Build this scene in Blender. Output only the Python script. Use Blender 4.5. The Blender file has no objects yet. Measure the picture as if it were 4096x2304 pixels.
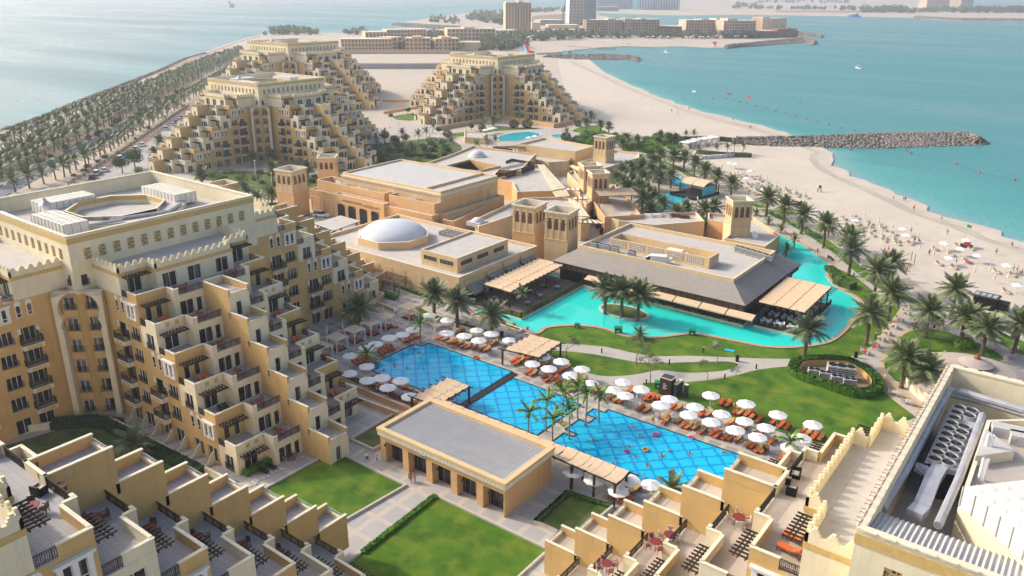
import bpy,math,random
from mathutils import Vector,Matrix
random.seed(7)
S=bpy.context.scene
COL=S.collection
R=math.radians
PI=math.pi
F,CX,CY,PIT,ROL,YAW,H=3234.5,2048.0,1152.0,.3558,.0071,-.6425,62.0
_fw=Vector((0,math.cos(PIT),-math.sin(PIT)));_rt=Vector((1,0,0));_up=_rt.cross(_fw)
_r2=_rt*math.cos(ROL)+_up*math.sin(ROL);_u2=_r2.cross(_fw)
_G=Matrix.Rotation(-YAW,3,'Z')
FW,RT,UP=_G@_fw,_G@_r2,_G@_u2
cam=bpy.data.cameras.new('camera');co=bpy.data.objects.new('camera',cam);COL.objects.link(co)
M3=Matrix((RT,UP,-FW)).transposed()
co.matrix_world=Matrix.Translation((0,0,H))@M3.to_4x4()
cam.sensor_width=36;cam.lens=F/4096*36;cam.clip_end=40000;cam.clip_start=.5
S.camera=co
def at(x,y,z=0.0):
 d=FW*F+RT*(x-CX)-UP*(y-CY)
 t=(z-H)/d.z
 return(d.x*t,d.y*t)
def fr(ox,oy,s=1.8858):
 return lambda x,y,z=0.0:at(ox+x/s,oy+y/s,z)
fa,fb,fc=fr(0,0),fr(1366,0),fr(2730,0)
fd,fe,ff=fr(0,768),fr(1366,768),fr(2730,768)
fg,fh_,fi=fr(0,1536),fr(1366,1536),fr(2730,1536)
MATS={}
def nt(m):
 m.use_nodes=True
 return m.node_tree,m.node_tree.nodes,m.node_tree.links
def mat(name,col,rough=.8,var=.12,scale=.6,col2=None,bump=0.0,bscale=None,metal=0.0,spec=.3,detail=4,second=None,streak=0):
 """noise-varied paint / plaster / ground; col2 = colour the noise drifts to"""
 m=bpy.data.materials.new(name);t,N,L=nt(m)
 b=N['Principled BSDF']
 b.inputs['Roughness'].default_value=rough;b.inputs['Metallic'].default_value=metal
 b.inputs['Specular IOR Level'].default_value=spec
 tc=N.new('ShaderNodeTexCoord');nz=N.new('ShaderNodeTexNoise')
 nz.inputs['Scale'].default_value=scale;nz.inputs['Detail'].default_value=detail;nz.inputs['Roughness'].default_value=.6
 L.new(tc.outputs['Object'],nz.inputs['Vector'])
 r=N.new('ShaderNodeValToRGB');r.color_ramp.elements[0].position=.3;r.color_ramp.elements[1].position=.7
 c2=col2 or tuple(c*(1-var)for c in col)
 hi=tuple(min(1,c*(1+var*.5))for c in col)
 r.color_ramp.elements[0].color=(*c2,1);r.color_ramp.elements[1].color=(*hi,1)
 L.new(nz.outputs['Fac'],r.inputs['Fac'])
 out=r.outputs['Color']
 if second:
  n2=N.new('ShaderNodeTexNoise');n2.inputs['Scale'].default_value=second[0];n2.inputs['Detail'].default_value=3
  L.new(tc.outputs['Object'],n2.inputs['Vector'])
  mr=N.new('ShaderNodeMapRange');mr.inputs['From Min'].default_value=.45;mr.inputs['From Max'].default_value=.7
  L.new(n2.outputs['Fac'],mr.inputs['Value'])
  mx=N.new('ShaderNodeMix');mx.data_type='RGBA'
  L.new(mr.outputs['Result'],mx.inputs['Factor']);L.new(out,mx.inputs['A']);mx.inputs['B'].default_value=(*second[1],1)
  out=mx.outputs['Result']
 if streak:
  mp=N.new('ShaderNodeMapping');mp.inputs['Scale'].default_value=(1,1,.1);L.new(tc.outputs['Object'],mp.inputs['Vector'])
  n4=N.new('ShaderNodeTexNoise');n4.inputs['Scale'].default_value=1.3;n4.inputs['Detail'].default_value=6;n4.inputs['Roughness'].default_value=.7;L.new(mp.outputs['Vector'],n4.inputs['Vector'])
  m4=N.new('ShaderNodeMapRange');m4.inputs['From Min'].default_value=.48;m4.inputs['From Max'].default_value=.78;m4.inputs['To Max'].default_value=streak;L.new(n4.outputs['Fac'],m4.inputs['Value'])
  x4=N.new('ShaderNodeMix');x4.data_type='RGBA';L.new(m4.outputs['Result'],x4.inputs['Factor']);L.new(out,x4.inputs['A']);x4.inputs['B'].default_value=(*[q*.62 for q in col],1);out=x4.outputs['Result']
 L.new(out,b.inputs['Base Color'])
 if bump:
  bn=N.new('ShaderNodeBump');bn.inputs['Strength'].default_value=bump;bn.inputs['Distance'].default_value=.05
  n3=N.new('ShaderNodeTexNoise');n3.inputs['Scale'].default_value=bscale or scale*8
  L.new(tc.outputs['Object'],n3.inputs['Vector']);L.new(n3.outputs['Fac'],bn.inputs['Height']);L.new(bn.outputs['Normal'],b.inputs['Normal'])
 MATS[name]=m
 return m
def tilemat(name,c1,c2,gap,sx,sy,rough=.7,off=0.0,mortar=.03,mot=.1):
 m=bpy.data.materials.new(name);t,N,L=nt(m);b=N['Principled BSDF'];b.inputs['Roughness'].default_value=rough
 tc=N.new('ShaderNodeTexCoord');br=N.new('ShaderNodeTexBrick')
 br.inputs['Scale'].default_value=1;br.inputs['Brick Width'].default_value=sx;br.inputs['Row Height'].default_value=sy
 br.inputs['Mortar Size'].default_value=mortar;br.offset=off;br.inputs['Color1'].default_value=(*c1,1);br.inputs['Color2'].default_value=(*c2,1)
 br.inputs['Mortar'].default_value=(*gap,1);br.inputs['Bias'].default_value=0
 L.new(tc.outputs['Object'],br.inputs['Vector'])
 nz=N.new('ShaderNodeTexNoise');nz.inputs['Scale'].default_value=.5;nz.inputs['Detail'].default_value=5
 L.new(tc.outputs['Object'],nz.inputs['Vector'])
 mr=N.new('ShaderNodeMapRange');mr.inputs['To Min'].default_value=1-mot*1.6;mr.inputs['To Max'].default_value=1+mot
 L.new(nz.outputs['Fac'],mr.inputs['Value'])
 mx=N.new('ShaderNodeMix');mx.data_type='RGBA';mx.blend_type='MULTIPLY';mx.inputs['Factor'].default_value=1
 L.new(br.outputs['Color'],mx.inputs['A']);L.new(mr.outputs['Result'],mx.inputs['B'])
 L.new(mx.outputs['Result'],b.inputs['Base Color'])
 MATS[name]=m
 return m
mat('cream',(.80,.71,.49),.85,.08,.35,bump=.1,bscale=6,streak=.4)
mat('tan',(.64,.42,.165),.85,.10,.35,bump=.1,bscale=6,streak=.4)
mat('trim',(.74,.67,.50),.8,.08,1.0)
mat('band',(.62,.43,.16),.85,.15,3.0)
mat('white_stone',(.80,.77,.70),.7,.08,2)
mat('orange',(.70,.42,.19),.85,.09,.3,bump=.1,bscale=6,streak=.4)
mat('sandwall',(.72,.52,.28),.85,.08,.3,bump=.1,bscale=6,streak=.4)
tilemat('roof',(.50,.47,.425),(.515,.48,.44),(.40,.37,.33),7,2.4,.9,mortar=.035,mot=.13)
tilemat('roofwhite',(.50,.49,.47),(.53,.515,.49),(.42,.41,.39),9,1.8,.85,mortar=.03,mot=.10)
mat('terrace',(.45,.40,.355),.85,.12,.5)
mat('terrace_pale',(.54,.46,.375),.85,.14,.3,second=(.12,(.40,.30,.21)))
tilemat('terrtile',(.36,.35,.355),(.39,.375,.375),(.27,.26,.265),.6,.6,.75,off=.5,mortar=.02)
mat('glass',(.012,.013,.014),.08,.5,1.5,spec=.5)
def curtains():
 t,N,L=nt(MATS['glass']);b=N['Principled BSDF']
 oi=N.new('ShaderNodeObjectInfo');tc=N.new('ShaderNodeTexCoord');mp=N.new('ShaderNodeMapping');mp.inputs['Scale'].default_value=(1,1,.02)
 cb=N.new('ShaderNodeCombineXYZ');ml=N.new('ShaderNodeMath');ml.operation='MULTIPLY';ml.inputs[1].default_value=57.0;L.new(oi.outputs['Random'],ml.inputs[0]);L.new(ml.outputs[0],cb.inputs[0]);L.new(cb.outputs[0],mp.inputs['Location'])
 L.new(tc.outputs['Object'],mp.inputs['Vector']);n=N.new('ShaderNodeTexNoise');n.inputs['Scale'].default_value=1.1;n.inputs['Detail'].default_value=1;L.new(mp.outputs['Vector'],n.inputs['Vector'])
 r=N.new('ShaderNodeValToRGB');r.color_ramp.elements[0].position=.56;r.color_ramp.elements[1].position=.60;r.color_ramp.elements[0].color=(.014,.015,.016,1);r.color_ramp.elements[1].color=(.13,.115,.09,1);L.new(n.outputs['Fac'],r.inputs['Fac']);L.new(r.outputs['Color'],b.inputs['Base Color'])
curtains()
mat('alu',(.78,.78,.76),.5,.05,3)
mat('iron',(.035,.03,.028),.6,.3,3)
mat('darkwood',(.055,.035,.024),.6,.3,3)
mat('midwood',(.30,.20,.13),.7,.25,2)
mat('wicker',(.12,.07,.045),.8,.3,6)
mat('terracotta',(.75,.13,.03),.8,.15,3)
mat('orangecush',(.62,.13,.03),.85,.15,2)
mat('towel',(.55,.33,.12),.9,.2,4)
mat('canvas',(.84,.83,.80),.85,.06,1.5)
mat('shadecloth',(.68,.50,.32),.9,.12,1.0)
mat('white',(.82,.82,.80),.6,.06,2)
mat('grey',(.42,.42,.42),.6,.15,1.2)
mat('duct',(.50,.50,.52),.45,.2,.8,metal=.3)
mat('tank',(.80,.77,.68),.6,.10,.5)
mat('darkgrey',(.06,.06,.065),.6,.3,2)
mat('black',(.01,.01,.01),.5,.3,2)
mat('green',(.01,.22,.07),.6,.15,2)
mat('red',(.75,.02,.03),.5,.1,2)
mat('pink',(.85,.02,.22),.5,.1,2)
mat('blue',(.02,.12,.6),.5,.1,2)
mat('cyan',(.03,.50,.75),.5,.1,2)
mat('yellow',(.80,.62,.03),.5,.1,2)
mat('skin',(.55,.30,.19),.6,.12,6)
mat('hair',(.03,.02,.012),.6,.2,6)
mat('rust',(.32,.10,.04),.8,.3,3)
class MB:
 def __init__(s,*mats):
  s.v=[];s.f=[];s.m=[];s.mats=list(mats);s.uvs=None
 def mi(s,m):
  if m is None:return 0
  if m not in s.mats:s.mats.append(m)
  return s.mats.index(m)
 def face(s,pts,m=None):
  i=len(s.v);s.v+=[tuple(p)for p in pts];s.f.append(tuple(range(i,i+len(pts))));s.m.append(s.mi(m))
 def add(s,vs,fs,m=None):
  i=len(s.v);s.v+=[tuple(p)for p in vs];k=s.mi(m)
  for f in fs:s.f.append(tuple(j+i for j in f));s.m.append(k)
 def box(s,x0,y0,z0,x1,y1,z1,m=None,top=None,bottom=True):
  if x0>x1:x0,x1=x1,x0
  if y0>y1:y0,y1=y1,y0
  v=[(x0,y0,z0),(x1,y0,z0),(x1,y1,z0),(x0,y1,z0),(x0,y0,z1),(x1,y0,z1),(x1,y1,z1),(x0,y1,z1)]
  s.add(v,[(0,1,5,4),(1,2,6,5),(2,3,7,6),(3,0,4,7)]+([(3,2,1,0)]if bottom else[]),m)
  s.add(v,[(4,5,6,7)],top if top else m)
 def obox(s,c,u,w,hu,hw,z0,z1,m=None,top=None):
  """box with axes u, w (2d unit) around c"""
  P=[(c[0]+a*u[0]*hu+b*w[0]*hw,c[1]+a*u[1]*hu+b*w[1]*hw)for a,b in((-1,-1),(1,-1),(1,1),(-1,1))]
  s.prism(P,z0,z1,m,top)
 def prism(s,poly,z0,z1,m=None,top=None,bottom=False,wallm=None):
  A=sum(poly[i][0]*poly[(i+1)%len(poly)][1]-poly[(i+1)%len(poly)][0]*poly[i][1]for i in range(len(poly)))
  if A<0:poly=poly[::-1]
  n=len(poly);v=[(p[0],p[1],z0)for p in poly]+[(p[0],p[1],z1)for p in poly]
  s.add(v,[(i,(i+1)%n,(i+1)%n+n,i+n)for i in range(n)],m)
  s.add(v,[tuple(range(n,2*n))],top if top else m)
  if bottom:s.add(v,[tuple(range(n-1,-1,-1))],m)
 def sheet(s,poly,z,m=None):
  A=sum(poly[i][0]*poly[(i+1)%len(poly)][1]-poly[(i+1)%len(poly)][0]*poly[i][1]for i in range(len(poly)))
  if A<0:poly=poly[::-1]
  s.face([(p[0],p[1],z)for p in poly],m)
 def ring(s,poly,t,z0,z1,m=None,top=None,closed=True):
  """wall of thickness t running inside the polygon"""
  inn=inset(poly,t)if closed else None
  n=len(poly)
  for i in range(n):
   j=(i+1)%n
   a,b,c,d=poly[i],poly[j],inn[j],inn[i]
   v=[(*a,z0),(*b,z0),(*c,z0),(*d,z0),(*a,z1),(*b,z1),(*c,z1),(*d,z1)]
   s.add(v,[(0,1,5,4),(2,3,7,6)],m);s.add(v,[(4,5,6,7)],top if top else m)
 def wallline(s,pts,t,z0,z1,m=None,top=None,closed=False):
  """free-standing wall along a polyline"""
  n=len(pts);seg=n if closed else n-1
  for i in range(seg):
   a=Vector(pts[i][:2]);b=Vector(pts[(i+1)%n][:2]);d=b-a
   if d.length<1e-4:continue
   d.normalize();q=Vector((-d.y,d.x))*t/2;e=d*t*.45
   P=[a-e-q,b+e-q,b+e+q,a-e+q]
   s.prism([tuple(p)for p in P],z0+.002*(i%2),z1-.003*(i%2),m,top)
 def tube(s,pts,r,m=None,n=6,cap=True,r2=None):
  rings=[]
  N=len(pts)
  for i,p in enumerate(pts):
   p=Vector(p)
   d=Vector(pts[min(i+1,N-1)])-Vector(pts[max(i-1,0)])
   if d.length<1e-6:d=Vector((0,0,1))
   d.normalize();a=d.orthogonal().normalized()if abs(d.z)<.99 else Vector((1,0,0));a=(a-d*a.dot(d)).normalized();b=d.cross(a)
   rr=r if r2 is None else r+(r2-r)*i/(N-1)
   if isinstance(r,(list,tuple)):rr=r[i]
   rings.append([p+a*rr*math.cos(2*PI*k/n)+b*rr*math.sin(2*PI*k/n)for k in range(n)])
  v=[q for g in rings for q in g];f=[]
  for i in range(N-1):
   for k in range(n):
    f.append((i*n+k,i*n+(k+1)%n,(i+1)*n+(k+1)%n,(i+1)*n+k))
  if cap:f+=[tuple(range(n-1,-1,-1)),tuple(range((N-1)*n,N*n))]
  s.add(v,f,m)
 def lathe(s,prof,m=None,n=16,c=(0,0,0)):
  v=[];f=[];K=len(prof)
  for r,z in prof:
   for k in range(n):
    v.append((c[0]+r*math.cos(2*PI*k/n),c[1]+r*math.sin(2*PI*k/n),c[2]+z))
  for i in range(K-1):
   for k in range(n):
    f.append((i*n+k,i*n+(k+1)%n,(i+1)*n+(k+1)%n,(i+1)*n+k))
  s.add(v,f,m)
 def bar(s,a,b,w,m=None,h=None):
  """square bar from a to b"""
  a=Vector(a);b=Vector(b);d=(b-a)
  if d.length<1e-6:return
  d.normalize();side=d.cross(Vector((0,0,1)))
  if side.length<.01:side=Vector((1,0,0))
  side.normalize();u=side.cross(d);h=h or w
  v=[p+side*sx*w/2+u*sz*h/2 for p in(a,b)for sx,sz in((-1,-1),(1,-1),(1,1),(-1,1))]
  s.add(v,[(0,1,5,4),(1,2,6,5),(2,3,7,6),(3,0,4,7),(3,2,1,0),(4,5,6,7)],m)
 def wall(s,o,u,n,W,z0,z1,ops,m,depth=.25,rm=None):
  """vertical rectangle with rectangular openings; o = 2d origin, u = 2d direction, n = outward normal; ops = (a0,a1,z0,z1)"""
  xs=sorted({0,W,*[round(q,4)for p in ops for q in p[:2]]});zs=sorted({z0,z1,*[round(q,4)for p in ops for q in p[2:4]]})
  P=lambda a,z,d=0:(o[0]+u[0]*a-n[0]*d,o[1]+u[1]*a-n[1]*d,z)
  flip=(u[0]*n[1]-u[1]*n[0])>0
  def fc_(q):s.face(q[::-1]if flip else q,m)
  for i in range(len(xs)-1):
   j=0
   while j<len(zs)-1:
    def inside(jj):
     cx=(xs[i]+xs[i+1])/2;cz=(zs[jj]+zs[jj+1])/2
     return any(p[0]<cx<p[1]and p[2]<cz<p[3]for p in ops)
    if inside(j):j+=1;continue
    k=j
    while k+1<len(zs)-1 and not inside(k+1):k+=1
    fc_([P(xs[i],zs[j]),P(xs[i+1],zs[j]),P(xs[i+1],zs[k+1]),P(xs[i],zs[k+1])])
    j=k+1
  for p in ops:
   a0,a1,b0,b1=p[:4]
   for q in([P(a0,b0),P(a0,b0,depth),P(a1,b0,depth),P(a1,b0)],[P(a0,b1,depth),P(a0,b1),P(a1,b1),P(a1,b1,depth)],[P(a0,b0,depth),P(a0,b0),P(a0,b1),P(a0,b1,depth)],[P(a1,b0),P(a1,b0,depth),P(a1,b1,depth),P(a1,b1)]):
    s.face(q if not flip else q[::-1],rm or m)
 def mesh(s,name,smooth=False):
  me=bpy.data.meshes.new(name)
  me.from_pydata(s.v,[],s.f)
  for m in s.mats:me.materials.append(MATS[m]if isinstance(m,str)else m)
  me.polygons.foreach_set('material_index',s.m)
  if smooth:me.polygons.foreach_set('use_smooth',[True]*len(s.f))
  me.update()
  return me
 def build(s,name,parent=None,loc=None,rz=0,smooth=False):
  return put(s.mesh(name,smooth),name,parent,loc,rz)
def inset(poly,t):
 n=len(poly)
 A=sum(poly[i][0]*poly[(i+1)%n][1]-poly[(i+1)%n][0]*poly[i][1]for i in range(n))
 sg=1 if A>0 else-1
 out=[]
 for i in range(n):
  p0,p1,p2=Vector(poly[i-1]),Vector(poly[i]),Vector(poly[(i+1)%n])
  d1=(p1-p0).normalized();d2=(p2-p1).normalized()
  n1=Vector((-d1.y,d1.x))*sg;n2=Vector((-d2.y,d2.x))*sg
  b=n1+n2
  if b.length<1e-3:b=n1
  b.normalize();k=t/max(.3,b.dot(n1))
  out.append((p1.x+b.x*k,p1.y+b.y*k))
 return out
def put(me,name,parent=None,loc=None,rz=0,sc=None):
 o=bpy.data.objects.new(name,me);COL.objects.link(o)
 if parent is not None:o.parent=parent
 if loc is not None:o.location=loc if len(loc)==3 else(loc[0],loc[1],0)
 if rz:o.rotation_euler.z=rz
 if sc is not None:o.scale=(sc,sc,sc)if not hasattr(sc,'__len__')else sc
 return o
def tag(o,label=None,cat=None,group=None,kind=None):
 if label:o['label']=label
 if cat:o['category']=cat
 if group:o['group']=group
 if kind:o['kind']=kind
 return o
def thing(name,loc,label,cat,group=None,rz=0,sc=None):
 o=bpy.data.objects.new(name,None);COL.objects.link(o)
 o.location=loc if len(loc)==3 else(loc[0],loc[1],0);o.rotation_euler.z=rz
 if sc:o.scale=(sc,sc,sc)if not hasattr(sc,'__len__')else sc
 return tag(o,label,cat,group)
def dup(root,loc,rz=0,label=None,group=None,sc=None):
 r=root.copy();COL.objects.link(r);r.location=loc if len(loc)==3 else(loc[0],loc[1],0);r.rotation_euler.z=rz
 if sc is not None:r.scale=(sc,sc,sc)if not hasattr(sc,'__len__')else sc
 if label:r['label']=label
 if group:r['group']=group
 for c in list(KIDS.get(root.name,[])):
  d=c.copy();COL.objects.link(d);d.parent=r
  for g in list(KIDS.get(c.name,[])):
   h=g.copy();COL.objects.link(h);h.parent=d
 return r
KIDS={}
def kids(o):
 """remember children of a prototype so copies need no scene scan"""
 KIDS[o.name]=[c for c in o.children]
 for c in o.children:KIDS[c.name]=[g for g in c.children]
 return o
def struct(name,mb,smooth=False,loc=None):
 o=mb.build(name,loc=loc,smooth=smooth);o['kind']='structure';return o
ORD=('first second third fourth fifth sixth seventh eighth ninth tenth eleventh twelfth thirteenth fourteenth fifteenth sixteenth seventeenth eighteenth nineteenth').split()
TEN={20:'twent',30:'thirt',40:'fort',50:'fift',60:'sixt',70:'sevent',80:'eight',90:'ninet'}
def nth(i):
 """1 -> first"""
 if i<20:return ORD[i-1]
 if i>=100:return('hundredth' if i==100 else('two ' if i>200 else '')+'hundred and '+nth(i-(200 if i>200 else 100))if i!=200 else 'two hundredth')
 t,u=i//10*10,i%10
 return TEN[t]+('ieth' if u==0 else 'y-'+ORD[u-1])
FH=3.38
def lattice_mat():
 m=bpy.data.materials.new('lattice');t,N,L=nt(m);b=N['Principled BSDF'];b.inputs['Roughness'].default_value=.8
 tc=N.new('ShaderNodeTexCoord');v=N.new('ShaderNodeTexVoronoi');v.feature='DISTANCE_TO_EDGE';v.inputs['Scale'].default_value=3.6;v.inputs['Randomness'].default_value=.25
 L.new(tc.outputs['Object'],v.inputs['Vector'])
 r=N.new('ShaderNodeValToRGB');r.color_ramp.interpolation='CONSTANT'
 r.color_ramp.elements[0].color=(.62,.46,.20,1);r.color_ramp.elements[1].color=(.10,.055,.025,1);r.color_ramp.elements[1].position=.14
 L.new(v.outputs['Distance'],r.inputs['Fac']);L.new(r.outputs['Color'],b.inputs['Base Color'])
 MATS['lattice']=m
lattice_mat()
PROT={}
def window_mesh(kind):
 """origin: bottom centre of the opening on the wall plane, wall faces -y"""
 if kind in PROT:return PROT[kind]
 b=MB('glass','alu','iron','white_stone')
 def frame(w,h,n,d=.16,z0=0.0,x0=None):
  x0=-w/2 if x0 is None else x0
  b.face([(x0,d+.04,z0),(x0+w,d+.04,z0),(x0+w,d+.04,z0+h),(x0,d+.04,z0+h)],'glass')
  for k in range(n+1):
   x=x0+w*k/n;x=min(max(x,x0+.04),x0+w-.04)
   b.box(x-.04,d-.03,z0,x+.04,d+.04,z0+h,'alu')
  b.box(x0+.08,d-.03,z0+h-.08,x0+w-.08,d+.035,z0+h,'alu')
  b.box(x0+.08,d-.03,z0,x0+w-.08,d+.035,z0+.07,'alu')
 def rail(w,z0,y=-.06,h=.95):
  b.box(-w/2,y-.03,z0+h-.05,w/2,y+.03,z0+h,'iron');b.box(-w/2,y-.025,z0+.02,w/2,y+.025,z0+.08,'iron')
  n=int(w/.13)
  for k in range(n+1):
   x=-w/2+w*k/n;b.box(x-.018,y-.015,z0+.07,x+.018,y+.015,z0+h-.04,'iron')
 if kind=='door2':frame(2.2,2.35,2)
 elif kind=='door1':frame(.95,2.25,1)
 elif kind=='win3':frame(2.2,2.0,3);rail(2.3,.0)
 elif kind=='win2':frame(1.9,2.3,2);rail(2.0,.0)
 elif kind=='bal3':frame(2.5,2.4,3,d=.9)
 elif kind=='small':frame(1.1,1.7,1);rail(1.1,0)
 elif kind=='archp':
  for x in(-.75,.75):
   b.face([(x-.4,-.02,0),(x+.4,-.02,0),(x+.4,-.02,1.9),(x-.4,-.02,1.9)],'white_stone')
   b.face([(x-.27,-.035,.12),(x+.27,-.035,.12),(x+.27,-.035,.6),(x-.27,-.035,.6)],'glass')
   pts=[(x-.27,-.035,.68),(x+.27,-.035,.68),(x+.27,-.035,1.25)]+[(x+.27*math.cos(a)*(1+.25*abs(math.sin(a*2.5))),-.035,1.35+.45*math.sin(a))for a in[PI*k/10 for k in range(11)]]+[(x-.27,-.035,1.25)]
   b.face(pts,'glass')
   pts=[(x+.45*math.cos(a),-.05,2.0+.5*math.sin(a))for a in[PI*k/8 for k in range(9)]]
   b.face(pts,'white_stone')
   b.box(x-.42,-.05,1.9,x+.42,0,2.0,'white_stone')
 elif kind=='framed':
  b.box(-1.25,-.28,-.2,1.25,0.0,0.0,'white_stone');b.box(-1.45,-.42,2.15,1.45,0.0,2.35,'white_stone')
  b.box(-1.3,-.3,1.95,1.3,0,2.15,'white_stone')
  for x in(-1.05,0,1.05):b.box(x-.2,-.25,0,x+.2,0,1.95,'white_stone')
  for x in(-.53,.53):
   b.box(x-.33,-.08,0,x+.33,-.03,1.95,'white_stone')
   b.face([(x-.25,-.09,.55),(x+.25,-.09,.55),(x+.25,-.09,1.8),(x-.25,-.09,1.8)],'glass')
   b.face([(x-.25,-.09,.1),(x+.25,-.09,.1),(x+.25,-.09,.45),(x-.25,-.09,.45)],'glass')
 elif kind=='lattice':
  b=MB('lattice');b.face([(-.55,.22,0),(.55,.22,0),(.55,.22,1.7),(-.55,.22,1.7)])
 elif kind=='medallion':
  b=MB('band','trim');b.box(-.3,-.03,0,.3,0,.6,'band');b.lathe([(.0,0),(.2,0)],'band',8,(0,-.04,.3))
 PROT[kind]=b.mesh(kind)
 return PROT[kind]
def rail_mesh(w):
 key=('rail',round(w,2))
 if key in PROT:return PROT[key]
 b=MB('iron')
 b.box(-w/2,-.03,.9,w/2,.03,.96);b.box(-w/2,-.025,.1,w/2,.025,.15);b.box(-w/2,-.02,.78,w/2,.02,.81)
 n=int(w/.14)
 for k in range(n+1):
  x=-w/2+w*k/n;t=.035 if k%8==0 else .016
  b.box(x-t,-t,0,x+t,t,.9)
 for k in range(0,n-1,2):
  x=-w/2+w*(k+1)/n
  b.bar((x-.12,0,.2),(x+.12,0,.75),.02);b.bar((x+.12,0,.2),(x-.12,0,.75),.02)
 PROT[key]=b.mesh('railing');return PROT[key]
def pergola_mesh():
 """shade over a terrace door: origin on the wall, beams run out along -y"""
 if 'perg' in PROT:return PROT['perg']
 b=MB('darkwood')
 for y in(-.35,-1.0,-1.35):b.box(-1.9,y-.05,-.07,1.9,y+.05,.07)
 for k in range(8):
  x=-1.75+3.5*k/7
  b.bar((x,0.02,.12),(x,-1.75,.16),.07,None,.16)
 PROT['perg']=b.mesh('door_pergola');return PROT['perg']
def balcony_mesh(arch):
 key=('balc',arch)
 if key in PROT:return PROT[key]
 b=MB('trim','tan','white_stone')
 b.box(-1.45,-1.0,-.75,1.45,-.002,-.1,'trim');b.box(-1.0,-1.04,-.6,1.0,-1.0,-.25,'tan')
 if arch:
  for s_ in(-1,1):
   for q in range(3):b.box(s_*(1.25-.0)-.22+q*.0,-.12,1.55+q*.3,s_*1.25+.22-(.12*q*s_ if s_>0 else 0),0.0,1.8+q*.3,'white_stone')
 PROT[key]=b.mesh('balcony');return PROT[key]
def balrail_mesh():
 if 'balr' in PROT:return PROT['balr']
 b=MB('iron')
 def run(p,q):
  p=Vector(p);q=Vector(q);L=(q-p).length;n=int(L/.12)
  b.bar(p+Vector((0,0,.95)),q+Vector((0,0,.95)),.06);b.bar(p+Vector((0,0,.1)),q+Vector((0,0,.1)),.05)
  for k in range(n+1):
   x=p.lerp(q,k/n);b.box(x.x-.016,x.y-.016,0,x.x+.016,x.y+.016,.95)
 run((-1.4,-.95,0),(1.4,-.95,0));run((-1.4,-.02,0),(-1.4,-.95,0));run((1.4,-.02,0),(1.4,-.95,0))
 PROT['balr']=b.mesh('balcony_railing');return PROT['balr']
def merlon_run(b,p,q,z,style,m='cream'):
 """battlement teeth from p to q (2d) standing at height z"""
 p=Vector(p);q=Vector(q);d=q-p;L=d.length
 if L<.8:return
 d.normalize();w=Vector((-d.y,d.x));n=max(1,round(L/1.12));s=L/n
 for k in range(n):
  c=p+d*(s*(k+.5))
  for hw,z0,z1 in(((.40,0,.22),(.27,.22,.44),(.14,.44,.66))if style else((.36,0,.3),(.26,.3,.5),(.12,.5,.62))):
   b.obox(c,d,w,hw,.13,z+z0,z+z1,m)
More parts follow.
